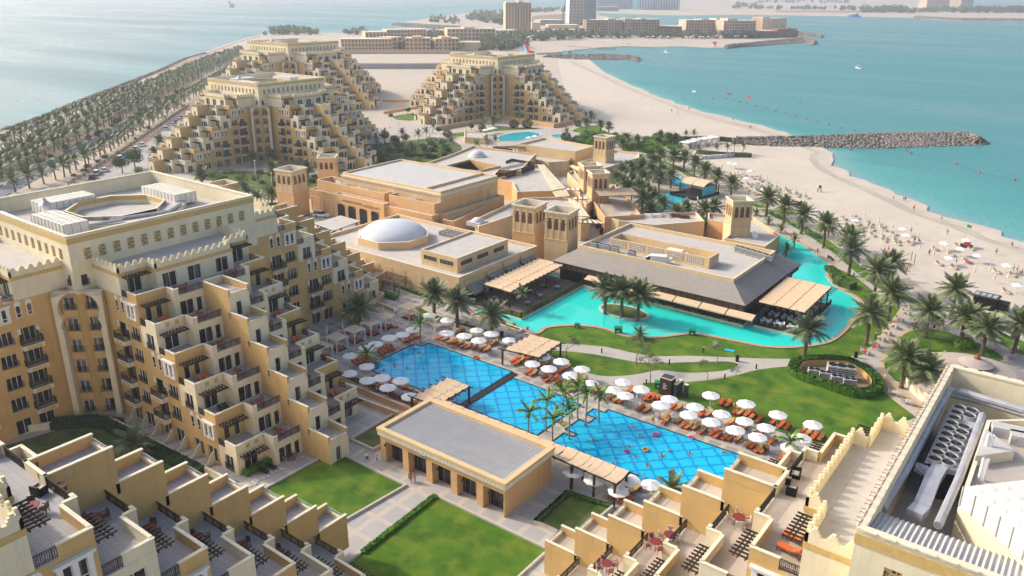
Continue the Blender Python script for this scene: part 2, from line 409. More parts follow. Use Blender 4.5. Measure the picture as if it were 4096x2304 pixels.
def stepped(name,corner,label,wings,nt_=6,base=0.0,top=28.5,side=31.4,odd='cream',zs=1.0,sets=None,roof=True,deep=2.6,flo='terrace'):
 """corner = front corner (max x, min y) of the square block; wings: dict dir -> (near, A1, step, ob, T1, Tstep)
       near/far: w centre along the face; A(k) outward distance from the face for tier k"""
 cx,cy=corner
 root=thing(name,(cx,cy,base),label,'apartment building','stepped sand coloured apartment buildings')
 if zs!=1:root.scale.z=zs
 WIN=[];DEC=[]
 Z=lambda k:k*FH
 ztop=top
 z7=Z(nt_+1)
 DIRS={'+x':((1,0),(0,1)),'-x':((-1,0),(0,1)),'+y':((0,1),(1,0)),'-y':((0,-1),(1,0))}
 FO={'+x':(0,None),'-x':(-side,None),'+y':(None,side),'-y':(None,0)}
 for d,prm in wings.items():
  cw,A1,st,ob,T1,ts,vis=prm
  u,w=DIRS[d]
  org={'+x':(0,cw),'-x':(-side,cw),'+y':(-cw,side),'-y':(-cw,0)}[d]
  def P(a,q):return(org[0]+u[0]*a+w[0]*q,org[1]+u[1]*a+w[1]*q)
  def RZ(n):return math.atan2(n[1],n[0])+PI/2
  A=lambda k:A1-(k-1)*st if k<=nt_ else A1-(k-1)*st
  Bq=lambda k:A(k)+ob
  T=lambda k:T1-(k-1)*ts
  n=nt_;HWd,HB,HT=10.85,6.4,1.75
  wl=MB('tan','cream','terrace','trim','roof','band')
  colr=lambda k:odd if k%2 else('tan' if odd=='cream' else 'cream')
  for s_ in(-1,1):
   nrm=(w[0]*s_,w[1]*s_)
   seen=((nrm[0]>0)or(nrm[1]<0))
   for i in range(1,n+1):
    z0,z1=Z(i-1),Z(i)
    ops=[];cops=[]
    lim=A(i+1)if(colr(i)=='cream' and i<=n)else A(i)
    if seen and vis:
     for j in range(2,n+1):
      if colr(j)!='tan' or j<i:continue
      x1,x2=A(j)-1.7,A(j)-4.9
      if x2<4.6:x2=None if A(j)-4.9<4.2 else x2
      if j==i:
       DEC.append(('framed',P(x1,s_*HWd),nrm,z0+.65));
       if x2:DEC.append(('archp',P(x2,s_*HWd),nrm,z0+.75))
      else:
       k='win3' if i>1 else 'door2'
       ops.append((x1-1.1,x1+1.1,z0+.55 if i>1 else z0+.05,z0+2.55 if i>1 else z0+2.4));WIN.append((k,P(x1,s_*HWd),nrm,z0+.55 if i>1 else z0+.05))
       if x2:
        if i==1:ops.append((x2-1.1,x2+1.1,z0+.05,z0+2.4));WIN.append(('door2',P(x2,s_*HWd),nrm,z0+.05))
        else:
         ops.append((x2-1.3,x2+1.3,z0+.05,z0+2.5));WIN.append(('bal3',P(x2,s_*HWd),nrm,z0+.05))
         DEC.append((('balcony',i==j-1),P(x2,s_*HWd),nrm,z0+.15))
     if colr(i)=='cream':
      xc=(A(i)+A(i+1))/2+.1;cops.append((xc-.95,xc+.95,z0+.15,z0+2.45));WIN.append(('win2',P(xc,s_*HWd),nrm,z0+.15))
    ops=[o for o in ops if o[1]<lim-.1 and o[0]>.3]
    o0=P(0,s_*HWd)
    wl.wall(o0,u,nrm,lim,z0,z1,ops,'tan',.25 if True else .2)
    for o in ops:
     if o[1]-o[0]>2.5:pass
    if lim<A(i):wl.wall(P(lim,s_*HWd),u,nrm,A(i)-lim,z0,z1,[(c0-lim,c1-lim,c2,c3)for c0,c1,c2,c3 in cops],'cream',.25)
   wl.wall(P(0,s_*HWd),u,nrm,A(n+1),Z(n),z7,[],'cream')
   wl.wall(P(A(n+1),s_*HB),u,nrm,ob,Z(n),z7,[],'cream')
  nrm=u
  seen=(u[0]>0)or(u[1]<0)or vis==2
  for i in range(1,n+2):
   z0,z1=Z(i-1),Z(i)
   a,bq=A(i),Bq(i)
   for s_ in(-1,1):
    m=colr(i)if i<=n else 'cream'
    c=(HB+HWd)/2-.25*s_*0
    ops=[]
    if seen:
     if m=='tan':rel=[(-.95,'door1'),(.65,'door1')]
     else:rel=[(0,'door2')]
     for q,kk in rel:
      hw=.475 if kk=='door1' else 1.1;hh=2.25 if kk=='door1' else 2.35
      ops.append((c-HB+q-hw,c-HB+q+hw,z0+.05,z0+.05+hh));WIN.append((kk,P(a,s_*(c+q)),nrm,z0+.05))
     DEC.append(('perg',P(a,s_*c),nrm,z0+2.75))
    ww=(w[0]*s_,w[1]*s_)
    wl.wall(P(a,s_*HB),ww,nrm,HWd-HB,z0,z1,ops,m,.2)
    ops=[]
    if seen:
     q=4.55 if i<=n else 4.4
     ops.append((q-HT-1.1,q-HT+1.1,z0+.05,z0+2.4));WIN.append(('door2',P(bq,s_*q),nrm,z0+.05))
     if i<=n:ops.append((2.55-HT-.475,2.55-HT+.475,z0+.05,z0+2.3));WIN.append(('door1',P(bq,s_*2.55),nrm,z0+.05))
    wl.wall(P(bq,s_*HT),ww,nrm,HB-HT,z0,z1,ops,'cream',.2)
    if i<=n:wl.wall(P(a,s_*HB),u,ww,ob,z0,z1,[],'cream')
    if i<=n:
     wl.wall(P(bq if bq<T(i)else T(i),s_*HT),u,ww,max(.1,T(i)-bq),z0,z1,[],'tan')
   if i==n+1:
    ops=[(.3,2.5,z0+.05,z0+2.4)]if seen else[]
    if seen:WIN.append(('door2',P(bq,-HT+1.4),nrm,z0+.05))
    wl.wall(P(bq,-HT),w,nrm,2*HT,z0,z1,ops,'cream',.2)
   else:
    ops=[(1.2,2.15,z0+.05,z0+2.3)]if(seen and i<n+1)else[]
    if seen:WIN.append(('door1',P(T(i),1.675-HT),nrm,z0+.05))
    wl.wall(P(T(i),-HT),w,nrm,2*HT,z0,z1,ops,'cream',.2)
  def fl(a0,a1,q0,q1,z,m):
   if a1-a0<.02:return
   wl.sheet([P(a0,q0),P(a1,q0),P(a1,q1),P(a0,q1)],z,m)
  for k in range(1,n+1):
   for s_ in(-1,1):
    fl(A(k+1),A(k),s_*HB,s_*HWd,Z(k),flo);fl(Bq(k+1),Bq(k),s_*HT,s_*HB,Z(k),flo)
   t0=Bq(k+1)if k==n else T(k+1)
   fl(max(0,t0),T(k),-HT,HT,Z(k),flo)
  fl(0,A(n+1),-HWd,HWd,z7-.3,'roof');fl(A(n+1),Bq(n+1),-HB,HB,z7-.3,'roof')
  wl.build('wing_walls',root)
  for k in range(1,n+1):
   pb=MB('cream','tan','trim');z=Z(k);pm=colr(k);t=.22;hp=1.0
   def seg(p,q,m,h=hp,tt=t):
    v=Vector(q)-Vector(p)
    if v.length<.3:return
    v.normalize();wv=Vector((-v.y,v.x));c=(Vector(p)+Vector(q))/2;L=(Vector(q)-Vector(p)).length/2
    pb.obox(c,v,wv,L,tt/2,z-.02,z+h,m);pb.obox(c,v,wv,L+.04,tt/2+.05,z+h,z+h+.1,'trim')
   for s_ in(-1,1):
    ia=t/2
    cs=A(k+1)+.0
    if pm=='tan' and False:pass
    seg(P(A(k+1)+1.55,s_*(HWd-ia)),P(A(k),s_*(HWd-ia)),pm)
    seg(P(A(k)-ia,s_*HB),P(A(k)-ia,s_*(HWd-2*ia)),pm)
    seg(P(A(k)+.1,s_*(HB-ia)),P(Bq(k),s_*(HB-ia)),'cream')
    seg(P(Bq(k)-ia,s_*(HB-.24)),P(Bq(k)-ia,s_*(HB-.75)),'cream')
    seg(P(max(T(k+1)-.3,.0)if k<n else Bq(n)-.2,s_*(HT-ia)),P(T(k),s_*(HT-ia)),'tan')
    if vis and(seen or True):
     pm_=rail_mesh(1.5);x=P(A(k+1)+.78,s_*(HWd-ia));DEC.append(('rail1.5',x,(w[0]*s_,w[1]*s_),z+.05))
     L=HB-.75-HT;DEC.append(('railB',P(Bq(k)-ia,s_*((HB-.75+HT)/2)),u,z+.05))
   seg(P(T(k)-.12,-HT+.24),P(T(k)-.12,HT-.24),'cream',.35)
   DEC.append(('railT',P(T(k)-.12,0),u,z+.3))
   if k==n:seg(P(Bq(n)-.1,-HT),P(Bq(n)-.1,HT),'cream')
   o=pb.build('parapet',root)
   if colr(k)=='cream' and seen and vis:
    for s_ in(-1,1):
     for q in(HB+1.2,HB+2.6):DEC.append(('medallion',P(A(k),s_*q),u,z+.15))
  cb=MB('cream','band')
  pts=[P(0,-HWd),P(A(n+1),-HWd),P(A(n+1),-HB),P(Bq(n+1),-HB),P(Bq(n+1),HB),P(A(n+1),HB),P(A(n+1),HWd),P(0,HWd)]
  stl=1 if sets=='near' else 0
  for i in range(7):
   p,q=Vector(pts[i]),Vector(pts[i+1]);v=(q-p).normalized();wv=Vector((-v.y,v.x));c=(p+q)/2
   cc=sum((Vector(x)for x in pts),Vector((0,0)))/8
   if wv.dot(cc-c)<0:wv=-wv
   L=(q-p).length/2
   cb.obox(c+wv*.13,v,wv,L,.13,z7-.3,z7+.75,'cream')
   cb.obox(c-wv*.03,v,wv,L+.03,.03,z7-.5,z7+.02,'band')
   merlon_run(cb,p+wv*.13,q+wv*.13,z7+.75,stl)
  cb.build('battlement',root)
 pb=MB('cream','band','roof','trim')
 ZL=z7+.55
 faces={'+x':((0,0),(0,1),(1,0)),'-y':((0,0),(-1,0),(0,-1)),'+y':((0,side),(-1,0),(0,1)),'-x':((-side,0),(0,1),(-1,0))}
 zc=Z(nt_-0)-.6
 for d,(o,u,nrm)in faces.items():
  ops=[]
  if d in('+x','-y'):
   for k in range(13):
    x=2.6+(side-5.2)*k/12
    ops.append((x-.55,x+.55,ZL+.35,ZL+2.05));WIN.append(('lattice',(o[0]+u[0]*x,o[1]+u[1]*x),nrm,ZL+.35))
   ops.append((1.0,2.1,Z(nt_)+.5,Z(nt_)+2.2));WIN.append(('small',(o[0]+u[0]*1.55,o[1]+u[1]*1.55),nrm,Z(nt_)+.5))
  pb.wall(o,u,nrm,side,zc,ztop-.25,ops,'cream',.25)
  if d in wings:
   pb.wall(o,u,nrm,side,-.1,zc,[],'tan')
  c=Vector(o)+Vector(u)*side/2;n2=Vector(nrm)
  pb.obox(c+n2*.03,Vector(u),n2,side/2+.03,.03,ztop-1.25,ztop-.45,'band')
  pb.obox(c-n2*.22,Vector(u),n2,side/2-.0,.28,ztop-.25,ztop-.02*(d in('+x','-x')),'trim')
  pb.wall((o[0]-nrm[0]*.5+u[0]*.5,o[1]-nrm[1]*.5+u[1]*.5),u,(-nrm[0],-nrm[1]),side-1,ztop-deep,ztop-.2,[],'cream')
  for k in range(int(side/1.2)):
   x=.6+k*1.2
   q=Vector(o)+Vector(u)*x+n2*.08
   pb.obox(q,Vector(u),n2,.45,.09,ztop-.06,ztop+.04,'trim')
 pb.sheet([(-.4,.4),(-side+.4,.4),(-side+.4,side-.4),(-.4,side-.4)],ztop-deep,'roof')
 pb.build('upper_block',root)
 if '+x' in wings and '-y' in wings:
  ab=MB('cream','tan','glass')
  n2=Vector((1,-1)).normalized();t2=Vector((1,1)).normalized();C0=Vector((0,0))+n2*.5
  def Q(t,z,d=0):p=C0+t2*t-n2*d;return(p.x,p.y,z)
  zt=Z(nt_)-.1;Wd=3.45
  zr=Z(nt_)-2.75;r=2.85;nar=2.65
  left=[(-nar,0),(-nar,zr-2.9),(-nar-.25,zr-2.9),(-nar-.05,zr-2.1)]+[(r*math.cos(a),zr+r*math.sin(a))for a in[PI+.55-(PI+1.1)*k/18 for k in range(19)]]+[(nar+.05,zr-2.1),(nar+.25,zr-2.9),(nar,zr-2.9),(nar,0)]
  def brd(t,z):
   if z<=zr:return(-Wd if t<0 else Wd,z)
   return(max(-Wd,min(Wd,t*1.6)),zt)if z>zr+1.2 else((-Wd if t<0 else Wd),z+(z-zr)*1.0)
  for i in range(len(left)-1):
   p,q=left[i],left[i+1];P_,Q_=brd(*p),brd(*q)
   f=[Q(*p),Q(*q),Q(*Q_),Q(*P_)]
   ab.face(f,'cream')
   ab.face([Q(*p),Q(*q),Q(q[0],q[1],1.2),Q(p[0],p[1],1.2)],'cream')
  ab.face([Q(-Wd,zt),Q(Wd,zt),Q(Wd,zt,1.5),Q(-Wd,zt,1.5)],'cream')
  ab.face([Q(-Wd,zr+2),Q(-Wd,zt),Q(-Wd*.4,zt)],'cream');ab.face([Q(Wd,zr+2),Q(Wd,zt),Q(Wd*.4,zt)],'cream')
  for s_ in(-1,1):ab.face([Q(s_*Wd,0),Q(s_*Wd,zt),Q(s_*Wd,zt,1.5),Q(s_*Wd,0,1.5)],'cream')
  ops=[]
  for i in range(nt_):
   for t,hw,wk in((-1.2,1.1,'win3'),(1.3,.95,'win2')):ops.append((t-hw+2.6,t+hw+2.6,Z(i)+.25,Z(i)+2.4));WIN.append((wk,(C0+t2*t-n2*1.15)[:],tuple(n2),Z(i)+.25))
  o=C0-t2*2.6-n2*1.15
  ab.wall(tuple(o),tuple(t2),tuple(n2),5.2,0,zt,ops,'tan',.3)
  ab.build('arched_niche',root)
 if roof:
  rb=MB('trim','band','cream','roof','duct')
  c=(-side/2,side/2);zr=ztop-2.6
  oc=[(c[0]+9.6*math.cos(R(22.5+45*k))*1.15,c[1]+9.6*math.sin(R(22.5+45*k))*1.15)for k in range(8)]
  o2=inset(oc,3.0);
  for i in range(8):
   j=(i+1)%8
   for(a,b_,z0,z1,m)in((oc[i],oc[j],zr,zr+.9,'cream'),(o2[j],o2[i],zr-9,zr+1.5,'trim')):
    rb.face([(*a,z0),(*b_,z0),(*b_,z1),(*a,z1)],m)
   rb.face([(*o2[j],zr+.9),(*o2[i],zr+.9),(*o2[i],zr+1.5),(*o2[j],zr+1.5)][::-1],'cream')
   rb.face([(*oc[i],zr+.9),(*oc[j],zr+.9),(*o2[j],zr+.9),(*o2[i],zr+.9)],'roof')
  o3=inset(o2,.35)
  for i in range(8):
   j=(i+1)%8
   rb.face([(*o2[i],zr+1.5),(*o2[j],zr+1.5),(*o3[j],zr+1.5),(*o3[i],zr+1.5)],'trim')
   for z0,z1,m in((zr+.7,zr+1.5,'band'),(zr-.9,zr+.7,'cream'),(zr-1.6,zr-.9,'band'),(zr-8,zr-1.6,'cream')):
    rb.face([(*o3[j],z0),(*o3[i],z0),(*o3[i],z1),(*o3[j],z1)],m)
  rb.build('light_well',root)
  for(x,y,lx,ly)in((-side/2+2.5,5.2,5.2,1.9),(-side+6.0,side/2-4.0,2.2,4.4),(-side+14,side-5.2,5.4,2.0)):
   tb=MB('tank','grey')
   tb.box(-lx,-ly,.3,lx,ly,2.1,'tank')
   nx,ny=round(lx*2/1.1),round(ly*2/1.1)
   for k in range(nx+1):
    q=-lx+2*lx*k/nx;tb.box(q-.04,-ly-.05,.25,q+.04,-ly,2.15,'grey');tb.box(q-.03,-ly,2.1,q+.03,ly,2.14,'trim')
   for k in range(ny+1):
    q=-ly+2*ly*k/ny;tb.box(lx,q-.04,.25,lx+.05,q+.04,2.15,'grey');tb.box(-lx,q-.03,2.1,lx,q+.03,2.137,'trim')
   for k in range(nx):
    for l in range(ny):
     x0,y0=-lx+2*lx*(k+.5)/nx,-ly+2*ly*(l+.5)/ny;tb.lathe([(.42,2.1),(.30,2.17),(0,2.2)],'tank',8,(x0,y0,0))
   tb.build('water_tank',root,(x,y,zr))
  for pts in(((-4,9,zr+.5),(-4,side-4,zr+.5)),((-2,3,zr+1.2),(-2,side-3,zr+1.2)),((-side+3,3,zr+.8),(-3,2.2,zr+.8)),((-side*.28,side*.35,zr+1.2),(-side*.2,side*.62,zr+1.2),(-side*.3,side*.75,zr+1.2)),((-9,4.5,zr+1),(-8,9,zr+1.2),(-7,12,zr+1.3))):
   db=MB('duct');db.tube(pts,.28,None,8)
   db.build('roof_pipe',root)
  cb=MB('duct','rust');cb.tube([(0,0,0),(0,0,2.4)],.45,'trim',10);cb.lathe([(.55,2.4),(1.0,2.7),(.3,3.4),(.25,3.7)],'duct',14)
  cb.build('vent_cowl',root,(-side/2-4.5,6.5,zr))
 def RZ(nr):return math.atan2(nr[1],nr[0])+PI/2
 def placeall(items,pname,meshf,cap=96):
  items.sort(key=lambda t:(cx+t[1][0])**2+(cy+t[1][1])**2+(base+t[3]-H)**2)
  for t in items[:cap]:
   put(meshf(t),pname,root,(t[1][0],t[1][1],t[3]),RZ(t[2]))
  rest=items[cap:]
  if rest:
   vs=[];fs=[];ms=[];mats=[]
   for t in rest:
    me=meshf(t);M=Matrix.Translation((t[1][0],t[1][1],t[3]))@Matrix.Rotation(RZ(t[2]),4,'Z')
    i0=len(vs);vs+=[tuple(M@v.co)for v in me.vertices]
    idx=[]
    for mm in me.materials:
     if mm not in mats:mats.append(mm)
     idx.append(mats.index(mm))
    for p in me.polygons:fs.append(tuple(v+i0 for v in p.vertices));ms.append(idx[p.material_index])
   me=bpy.data.meshes.new(pname+'_rest');me.from_pydata(vs,[],fs)
   for mm in mats:me.materials.append(mm)
   me.polygons.foreach_set('material_index',ms);me.update()
   o=put(me,'far_'+pname,root);o['kind']='stuff'
 placeall([t for t in WIN if t[0]!='lattice'],'window',lambda t:window_mesh(t[0]))
 placeall([t for t in WIN if t[0]=='lattice'],'lattice_panel',lambda t:window_mesh('lattice'))
 for kind in('framed','archp','medallion'):
  it=[t for t in DEC if t[0]==kind]
  placeall(it,{'framed':'framed_window','archp':'arched_window','medallion':'medallion'}[kind],lambda t:window_mesh(t[0]))
 placeall([t for t in DEC if t[0]=='perg'],'door_pergola',lambda t:pergola_mesh())
 bl=[t for t in DEC if isinstance(t[0],tuple)]
 placeall(list(bl),'balcony',lambda t:balcony_mesh(t[0][1]))
 placeall(list(bl),'balcony_railing',lambda t:balrail_mesh())
 placeall([t for t in DEC if t[0]=='railB'],'terrace_railing',lambda t:rail_mesh(HB-.75-HT))
 placeall([t for t in DEC if t[0]=='rail1.5'],'side_railing',lambda t:rail_mesh(1.5))
 placeall([t for t in DEC if t[0]=='railT'],'roof_rail',lambda t:tr_mesh())
 return root
def tr_mesh():
 if 'tr' in PROT:return PROT['tr']
 b=MB('grey')
 b.tube([(-1.5,0,.55),(1.5,0,.55)],.035,None,5);b.tube([(-1.5,0,.25),(1.5,0,.25)],.035,None,5)
 for x in(-1.4,0,1.4):b.box(x-.03,-.03,0,x+.03,.03,.55)
 PROT['tr']=b.mesh('roof_rail');return PROT['tr']
HB,HT=6.4,1.75
B1=stepped('apartment_building',(-116.3,49.9),'big apartment block beside the domed hotel, white water tanks on its roof',{'+x':(13.75,31.0,3.97,2.1,38.9,3.9,1),'-y':(13.75,31.0,3.97,2.1,38.9,3.9,1),'+y':(12.5,29.5,3.97,2.1,37,3.9,1),'-x':(15,27,3.9,2.1,34,3.9,0)},sets='B1')
B2=stepped('apartment_building',(-255.6,185.8),'apartment block between the parking road and the conference hall, blue disc on a terrace',{'+x':(14.5,33.5,4.2,2.3,40.5,4.1,1),'-y':(14.5,30.5,4.0,2.3,37,3.9,1),'+y':(14,31,4.0,2.1,38,3.9,1),'-x':(14,31,4.0,2.1,38,3.9,1)},side=31.2)
B3=stepped('apartment_building',(-256.3,329.4),'apartment block between the oval pool and the open sand by the beach',{'+x':(14.5,35.5,4.25,2.3,42,4.1,1),'-y':(14.5,35,4.3,2.3,41,4.2,1),'+y':(14,33,4.0,2.1,40,3.9,1),'-x':(14,33,4.0,2.1,40,3.9,1)},side=31.6,zs=1.035)
B4=stepped('apartment_building',(-371,291.6),'farthest apartment block, half hidden behind the one with the blue disc',{'+x':(14,33,4.0,2.1,40,3.9,1),'-y':(14,33,4.0,2.1,40,3.9,1),'+y':(14,31,4.0,2.1,38,3.9,1),'-x':(14,31,4.0,2.1,38,3.9,0)},side=31.2,zs=1.15)
B4.scale=(1.15,1.15,1.15)
B0=stepped('apartment_building',(-48.6,-22.0),'apartment block with tiled grey terraces stepping down to the square lawn',{'+y':(13.8,35.1,4.05,1.1,40.8,3.95,2)},nt_=7,base=1.75,top=31.9,odd='tan',sets='near',roof=False,flo='terrtile')
RB=stepped('apartment_building',(22.95,49.85),'apartment block with cooling fans and water tanks on its roof and sandy roof terrace',{'-x':(13.85,27.3,3.9,1.4,33.1,3.87,2)},sets='near',roof=False,top=28.5,side=31.4,deep=4.6,flo='terrace_pale')
mat('sand',(.58,.51,.42),.95,.10,.05,second=(.3,(.53,.46,.375)),detail=8)
mat('landsand',(.50,.44,.36),.95,.12,.02,second=(.06,(.50,.41,.31)),detail=8)
mat('lawn',(.075,.165,.006),.95,.35,.22,col2=(.03,.09,.005),second=(.35,(.145,.205,.014)),bump=.5,bscale=14,detail=6)
mat('lawn_dull',(.07,.13,.02),.95,.35,.3,col2=(.04,.085,.012),second=(.5,(.16,.14,.06)),detail=6)
mat('asphalt',(.16,.18,.20),.9,.12,.1)
mat('parking',(.40,.38,.36),.9,.10,.08)
mat('redpath',(.36,.20,.16),.9,.15,.2)
mat('path',(.46,.42,.37),.9,.10,.3)
mat('pathedge',(.55,.40,.25),.9,.10,.5)
mat('kerb',(.55,.50,.42),.85,.1,1)
mat('blackkerb',(.03,.03,.03),.85,.1,1)
mat('coping',(.50,.33,.22),.85,.2,1.5)
mat('darktile',(.03,.03,.032),.4,.3,4)
mat('rock',(.30,.27,.23),.95,.35,.5,col2=(.14,.12,.105),detail=6)
mat('rockwall',(.20,.16,.12),.95,.35,.5,detail=6)
mat('planting',(.26,.20,.13),.95,.3,.5)
tilemat('deck',(.30,.28,.265),(.345,.325,.305),(.50,.44,.37),2.6,2.1,.75,mortar=.42)
tilemat('plaza',(.33,.32,.31),(.29,.28,.275),(.52,.45,.37),2.9,3.0,.75,mortar=.45)
tilemat('paleplaza',(.43,.41,.38),(.40,.38,.36),(.53,.46,.38),3.2,3.6,.75,mortar=.4)
tilemat('checker',(.62,.55,.42),(.40,.28,.18),(.60,.53,.42),1.6,.8,.8,off=.5,mortar=.01)
tilemat('corrug',(.50,.48,.43),(.53,.50,.45),(.30,.28,.25),.42,400,.5,mortar=.06)
tilemat('planks',(.19,.14,.11),(.24,.18,.14),(.06,.04,.03),4.0,.16,.8,off=.37,mortar=.012)
def water_mat(name,c,line=None,rough=.06,bump=.25,bs=1.2,sp=2.6,c2=None):
 m=bpy.data.materials.new(name);t,N,L=nt(m);b=N['Principled BSDF']
 b.inputs['Roughness'].default_value=rough;b.inputs['Specular IOR Level'].default_value=.35
 tc=N.new('ShaderNodeTexCoord');nz=N.new('ShaderNodeTexNoise');nz.inputs['Scale'].default_value=bs;nz.inputs['Detail'].default_value=4
 L.new(tc.outputs['Object'],nz.inputs['Vector'])
 n2=N.new('ShaderNodeTexNoise');n2.inputs['Scale'].default_value=.12;L.new(tc.outputs['Object'],n2.inputs['Vector'])
 mx=N.new('ShaderNodeMix');mx.data_type='RGBA';mx.inputs['A'].default_value=(*c,1);mx.inputs['B'].default_value=(*(c2 or tuple(x*.8 for x in c)),1)
 L.new(n2.outputs['Fac'],mx.inputs['Factor']);out=mx.outputs['Result']
 if line:
  va=N.new('ShaderNodeVectorMath');va.operation='MULTIPLY_ADD';n3=N.new('ShaderNodeTexNoise');n3.inputs['Scale'].default_value=1.6;n3.inputs['Detail'].default_value=2
  L.new(tc.outputs['Object'],n3.inputs['Vector']);L.new(n3.outputs['Color'],va.inputs[0]);va.inputs[1].default_value=(.8,.8,0);L.new(tc.outputs['Object'],va.inputs[2])
  sx=N.new('ShaderNodeSeparateXYZ');L.new(va.outputs[0],sx.inputs[0])
  fac=None
  for op in('ADD','SUBTRACT'):
   a=N.new('ShaderNodeMath');a.operation=op;L.new(sx.outputs['X'],a.inputs[0]);L.new(sx.outputs['Y'],a.inputs[1])
   p=N.new('ShaderNodeMath');p.operation='PINGPONG';L.new(a.outputs[0],p.inputs[0]);p.inputs[1].default_value=sp/2
   q=N.new('ShaderNodeMapRange');L.new(p.outputs[0],q.inputs['Value']);q.inputs['From Min'].default_value=.16;q.inputs['From Max'].default_value=.34;q.inputs['To Min'].default_value=1;q.inputs['To Max'].default_value=0
   if fac is None:fac=q.outputs[0]
   else:
    w=N.new('ShaderNodeMath');w.operation='MAXIMUM';L.new(fac,w.inputs[0]);L.new(q.outputs[0],w.inputs[1]);fac=w.outputs[0]
  m2=N.new('ShaderNodeMix');m2.data_type='RGBA';L.new(fac,m2.inputs['Factor']);L.new(out,m2.inputs['A']);m2.inputs['B'].default_value=(*line,1);out=m2.outputs['Result']
 L.new(out,b.inputs['Base Color'])
 bn=N.new('ShaderNodeBump');bn.inputs['Strength'].default_value=bump;bn.inputs['Distance'].default_value=.06;L.new(nz.outputs['Fac'],bn.inputs['Height']);L.new(bn.outputs['Normal'],b.inputs['Normal'])
 MATS[name]=m
water_mat('poolwater',(.005,.55,.82),line=(.0,.27,.60),sp=2.95)
water_mat('lagoonwater',(.03,.74,.62),c2=(.02,.62,.56))
water_mat('lagooncyan',(.01,.50,.62))
def sea_mat():
 m=bpy.data.materials.new('seawater');t,N,L=nt(m);b=N['Principled BSDF'];b.inputs['Roughness'].default_value=.3;b.inputs['Specular IOR Level'].default_value=.3
 at_=N.new('ShaderNodeAttribute');at_.attribute_name='shallow';tc=N.new('ShaderNodeTexCoord')
 nz=N.new('ShaderNodeTexNoise');nz.inputs['Scale'].default_value=.035;nz.inputs['Detail'].default_value=5;L.new(tc.outputs['Object'],nz.inputs['Vector'])
 ad=N.new('ShaderNodeMath');ad.operation='MULTIPLY_ADD';L.new(nz.outputs['Fac'],ad.inputs[0]);ad.inputs[1].default_value=.22;ad2=N.new('ShaderNodeMath');ad2.operation='SUBTRACT';L.new(at_.outputs['Fac'],ad2.inputs[0]);ad2.inputs[1].default_value=.11;L.new(ad2.outputs[0],ad.inputs[2])
 r=N.new('ShaderNodeValToRGB');e=r.color_ramp.elements;e[0].position=0;e[0].color=(.055,.25,.255,1);e[1].position=1;e[1].color=(.46,.42,.34,1)
 for p,c in((.25,(.045,.27,.26)),(.5,(.08,.35,.32)),(.72,(.18,.37,.36)),(.88,(.36,.38,.34))):
  x=e.new(p);x.color=(*c,1)
 L.new(ad.outputs[0],r.inputs['Fac'])
 a2=N.new('ShaderNodeAttribute');a2.attribute_name='open_sea'
 mx=N.new('ShaderNodeMix');mx.data_type='RGBA';L.new(a2.outputs['Fac'],mx.inputs['Factor']);L.new(r.outputs['Color'],mx.inputs['A']);mx.inputs['B'].default_value=(.085,.20,.205,1)
 L.new(mx.outputs['Result'],b.inputs['Base Color'])
 wn_=N.new('ShaderNodeTexNoise');wn_.inputs['Scale'].default_value=.006;wn_.inputs['Detail'].default_value=7;wn_.inputs['Roughness'].default_value=.6;m5=N.new('ShaderNodeMapping');m5.inputs['Scale'].default_value=(.4,1.8,1);m5.inputs['Rotation'].default_value=(0,0,R(40));L.new(tc.outputs['Object'],m5.inputs['Vector']);L.new(m5.outputs['Vector'],wn_.inputs['Vector'])
 r5=N.new('ShaderNodeMapRange');r5.inputs['From Min'].default_value=.3;r5.inputs['From Max'].default_value=.7;r5.inputs['To Min'].default_value=.2;r5.inputs['To Max'].default_value=.5;L.new(wn_.outputs['Fac'],r5.inputs['Value']);L.new(r5.outputs['Result'],b.inputs['Roughness'])
 w=N.new('ShaderNodeTexNoise');w.inputs['Scale'].default_value=.35;w.inputs['Detail'].default_value=6;w.inputs['Roughness'].default_value=.65
 mp=N.new('ShaderNodeMapping');mp.inputs['Scale'].default_value=(1,.45,1);mp.inputs['Rotation'].default_value=(0,0,R(35));L.new(tc.outputs['Object'],mp.inputs['Vector']);L.new(mp.outputs['Vector'],w.inputs['Vector'])
 bn=N.new('ShaderNodeBump');bn.inputs['Strength'].default_value=.6;bn.inputs['Distance'].default_value=.5;L.new(w.outputs['Fac'],bn.inputs['Height']);L.new(bn.outputs['Normal'],b.inputs['Normal'])
 MATS['seawater']=m
sea_mat()
WEST=[fa(*p)for p in((0,985),(200,920),(400,850),(600,762),(800,682),(1000,610),(1200,530),(1400,440),(1540,400),(1700,340),(1850,290),(1980,258),(2100,238))]+[fa(2480,248)]+[fb(*p)for p in((60,250),(350,238),(700,235),(1000,238),(1160,236),(1160,226),(1000,221),(700,214),(450,207),(375,192),(520,160),(750,121),(1000,94),(1235,79),(1430,74),(1700,66),(1930,84))]
EAST=[fb(1930,112),fb(2100,146),fb(2450,188),fc(300,200),fc(700,212),fc(860,234),fc(1000,250),fc(1060,269),fc(960,276),fc(880,272),fc(925,284),fc(1010,317),fc(700,331),fc(420,350),fc(330,354),fc(210,357),fc(0,345)]+[fb(*p)for p in((2350,352),(2130,344),(1900,354),(1700,374),(1560,392),(1490,400),(1560,418),(1700,455),(1720,470),(1850,530),(1960,578),(2080,641),(2200,692),(2330,742),(2450,787),(2576,842))]+[fc(*p)for p in((150,868),(330,922),(520,968),(700,1022),(760,1040),(900,1110),(1010,1142),(960,1170),(950,1200),(985,1245),(1060,1300),(1180,1362),(1350,1432))]+[at(3635,850),at(3797,906),at(3921,957),at(4096,1013),at(4500,1160)]
w0,w1=Vector(WEST[0]),Vector(WEST[2]);wd=(w0-w1).normalized()
e0=Vector(EAST[-1]);
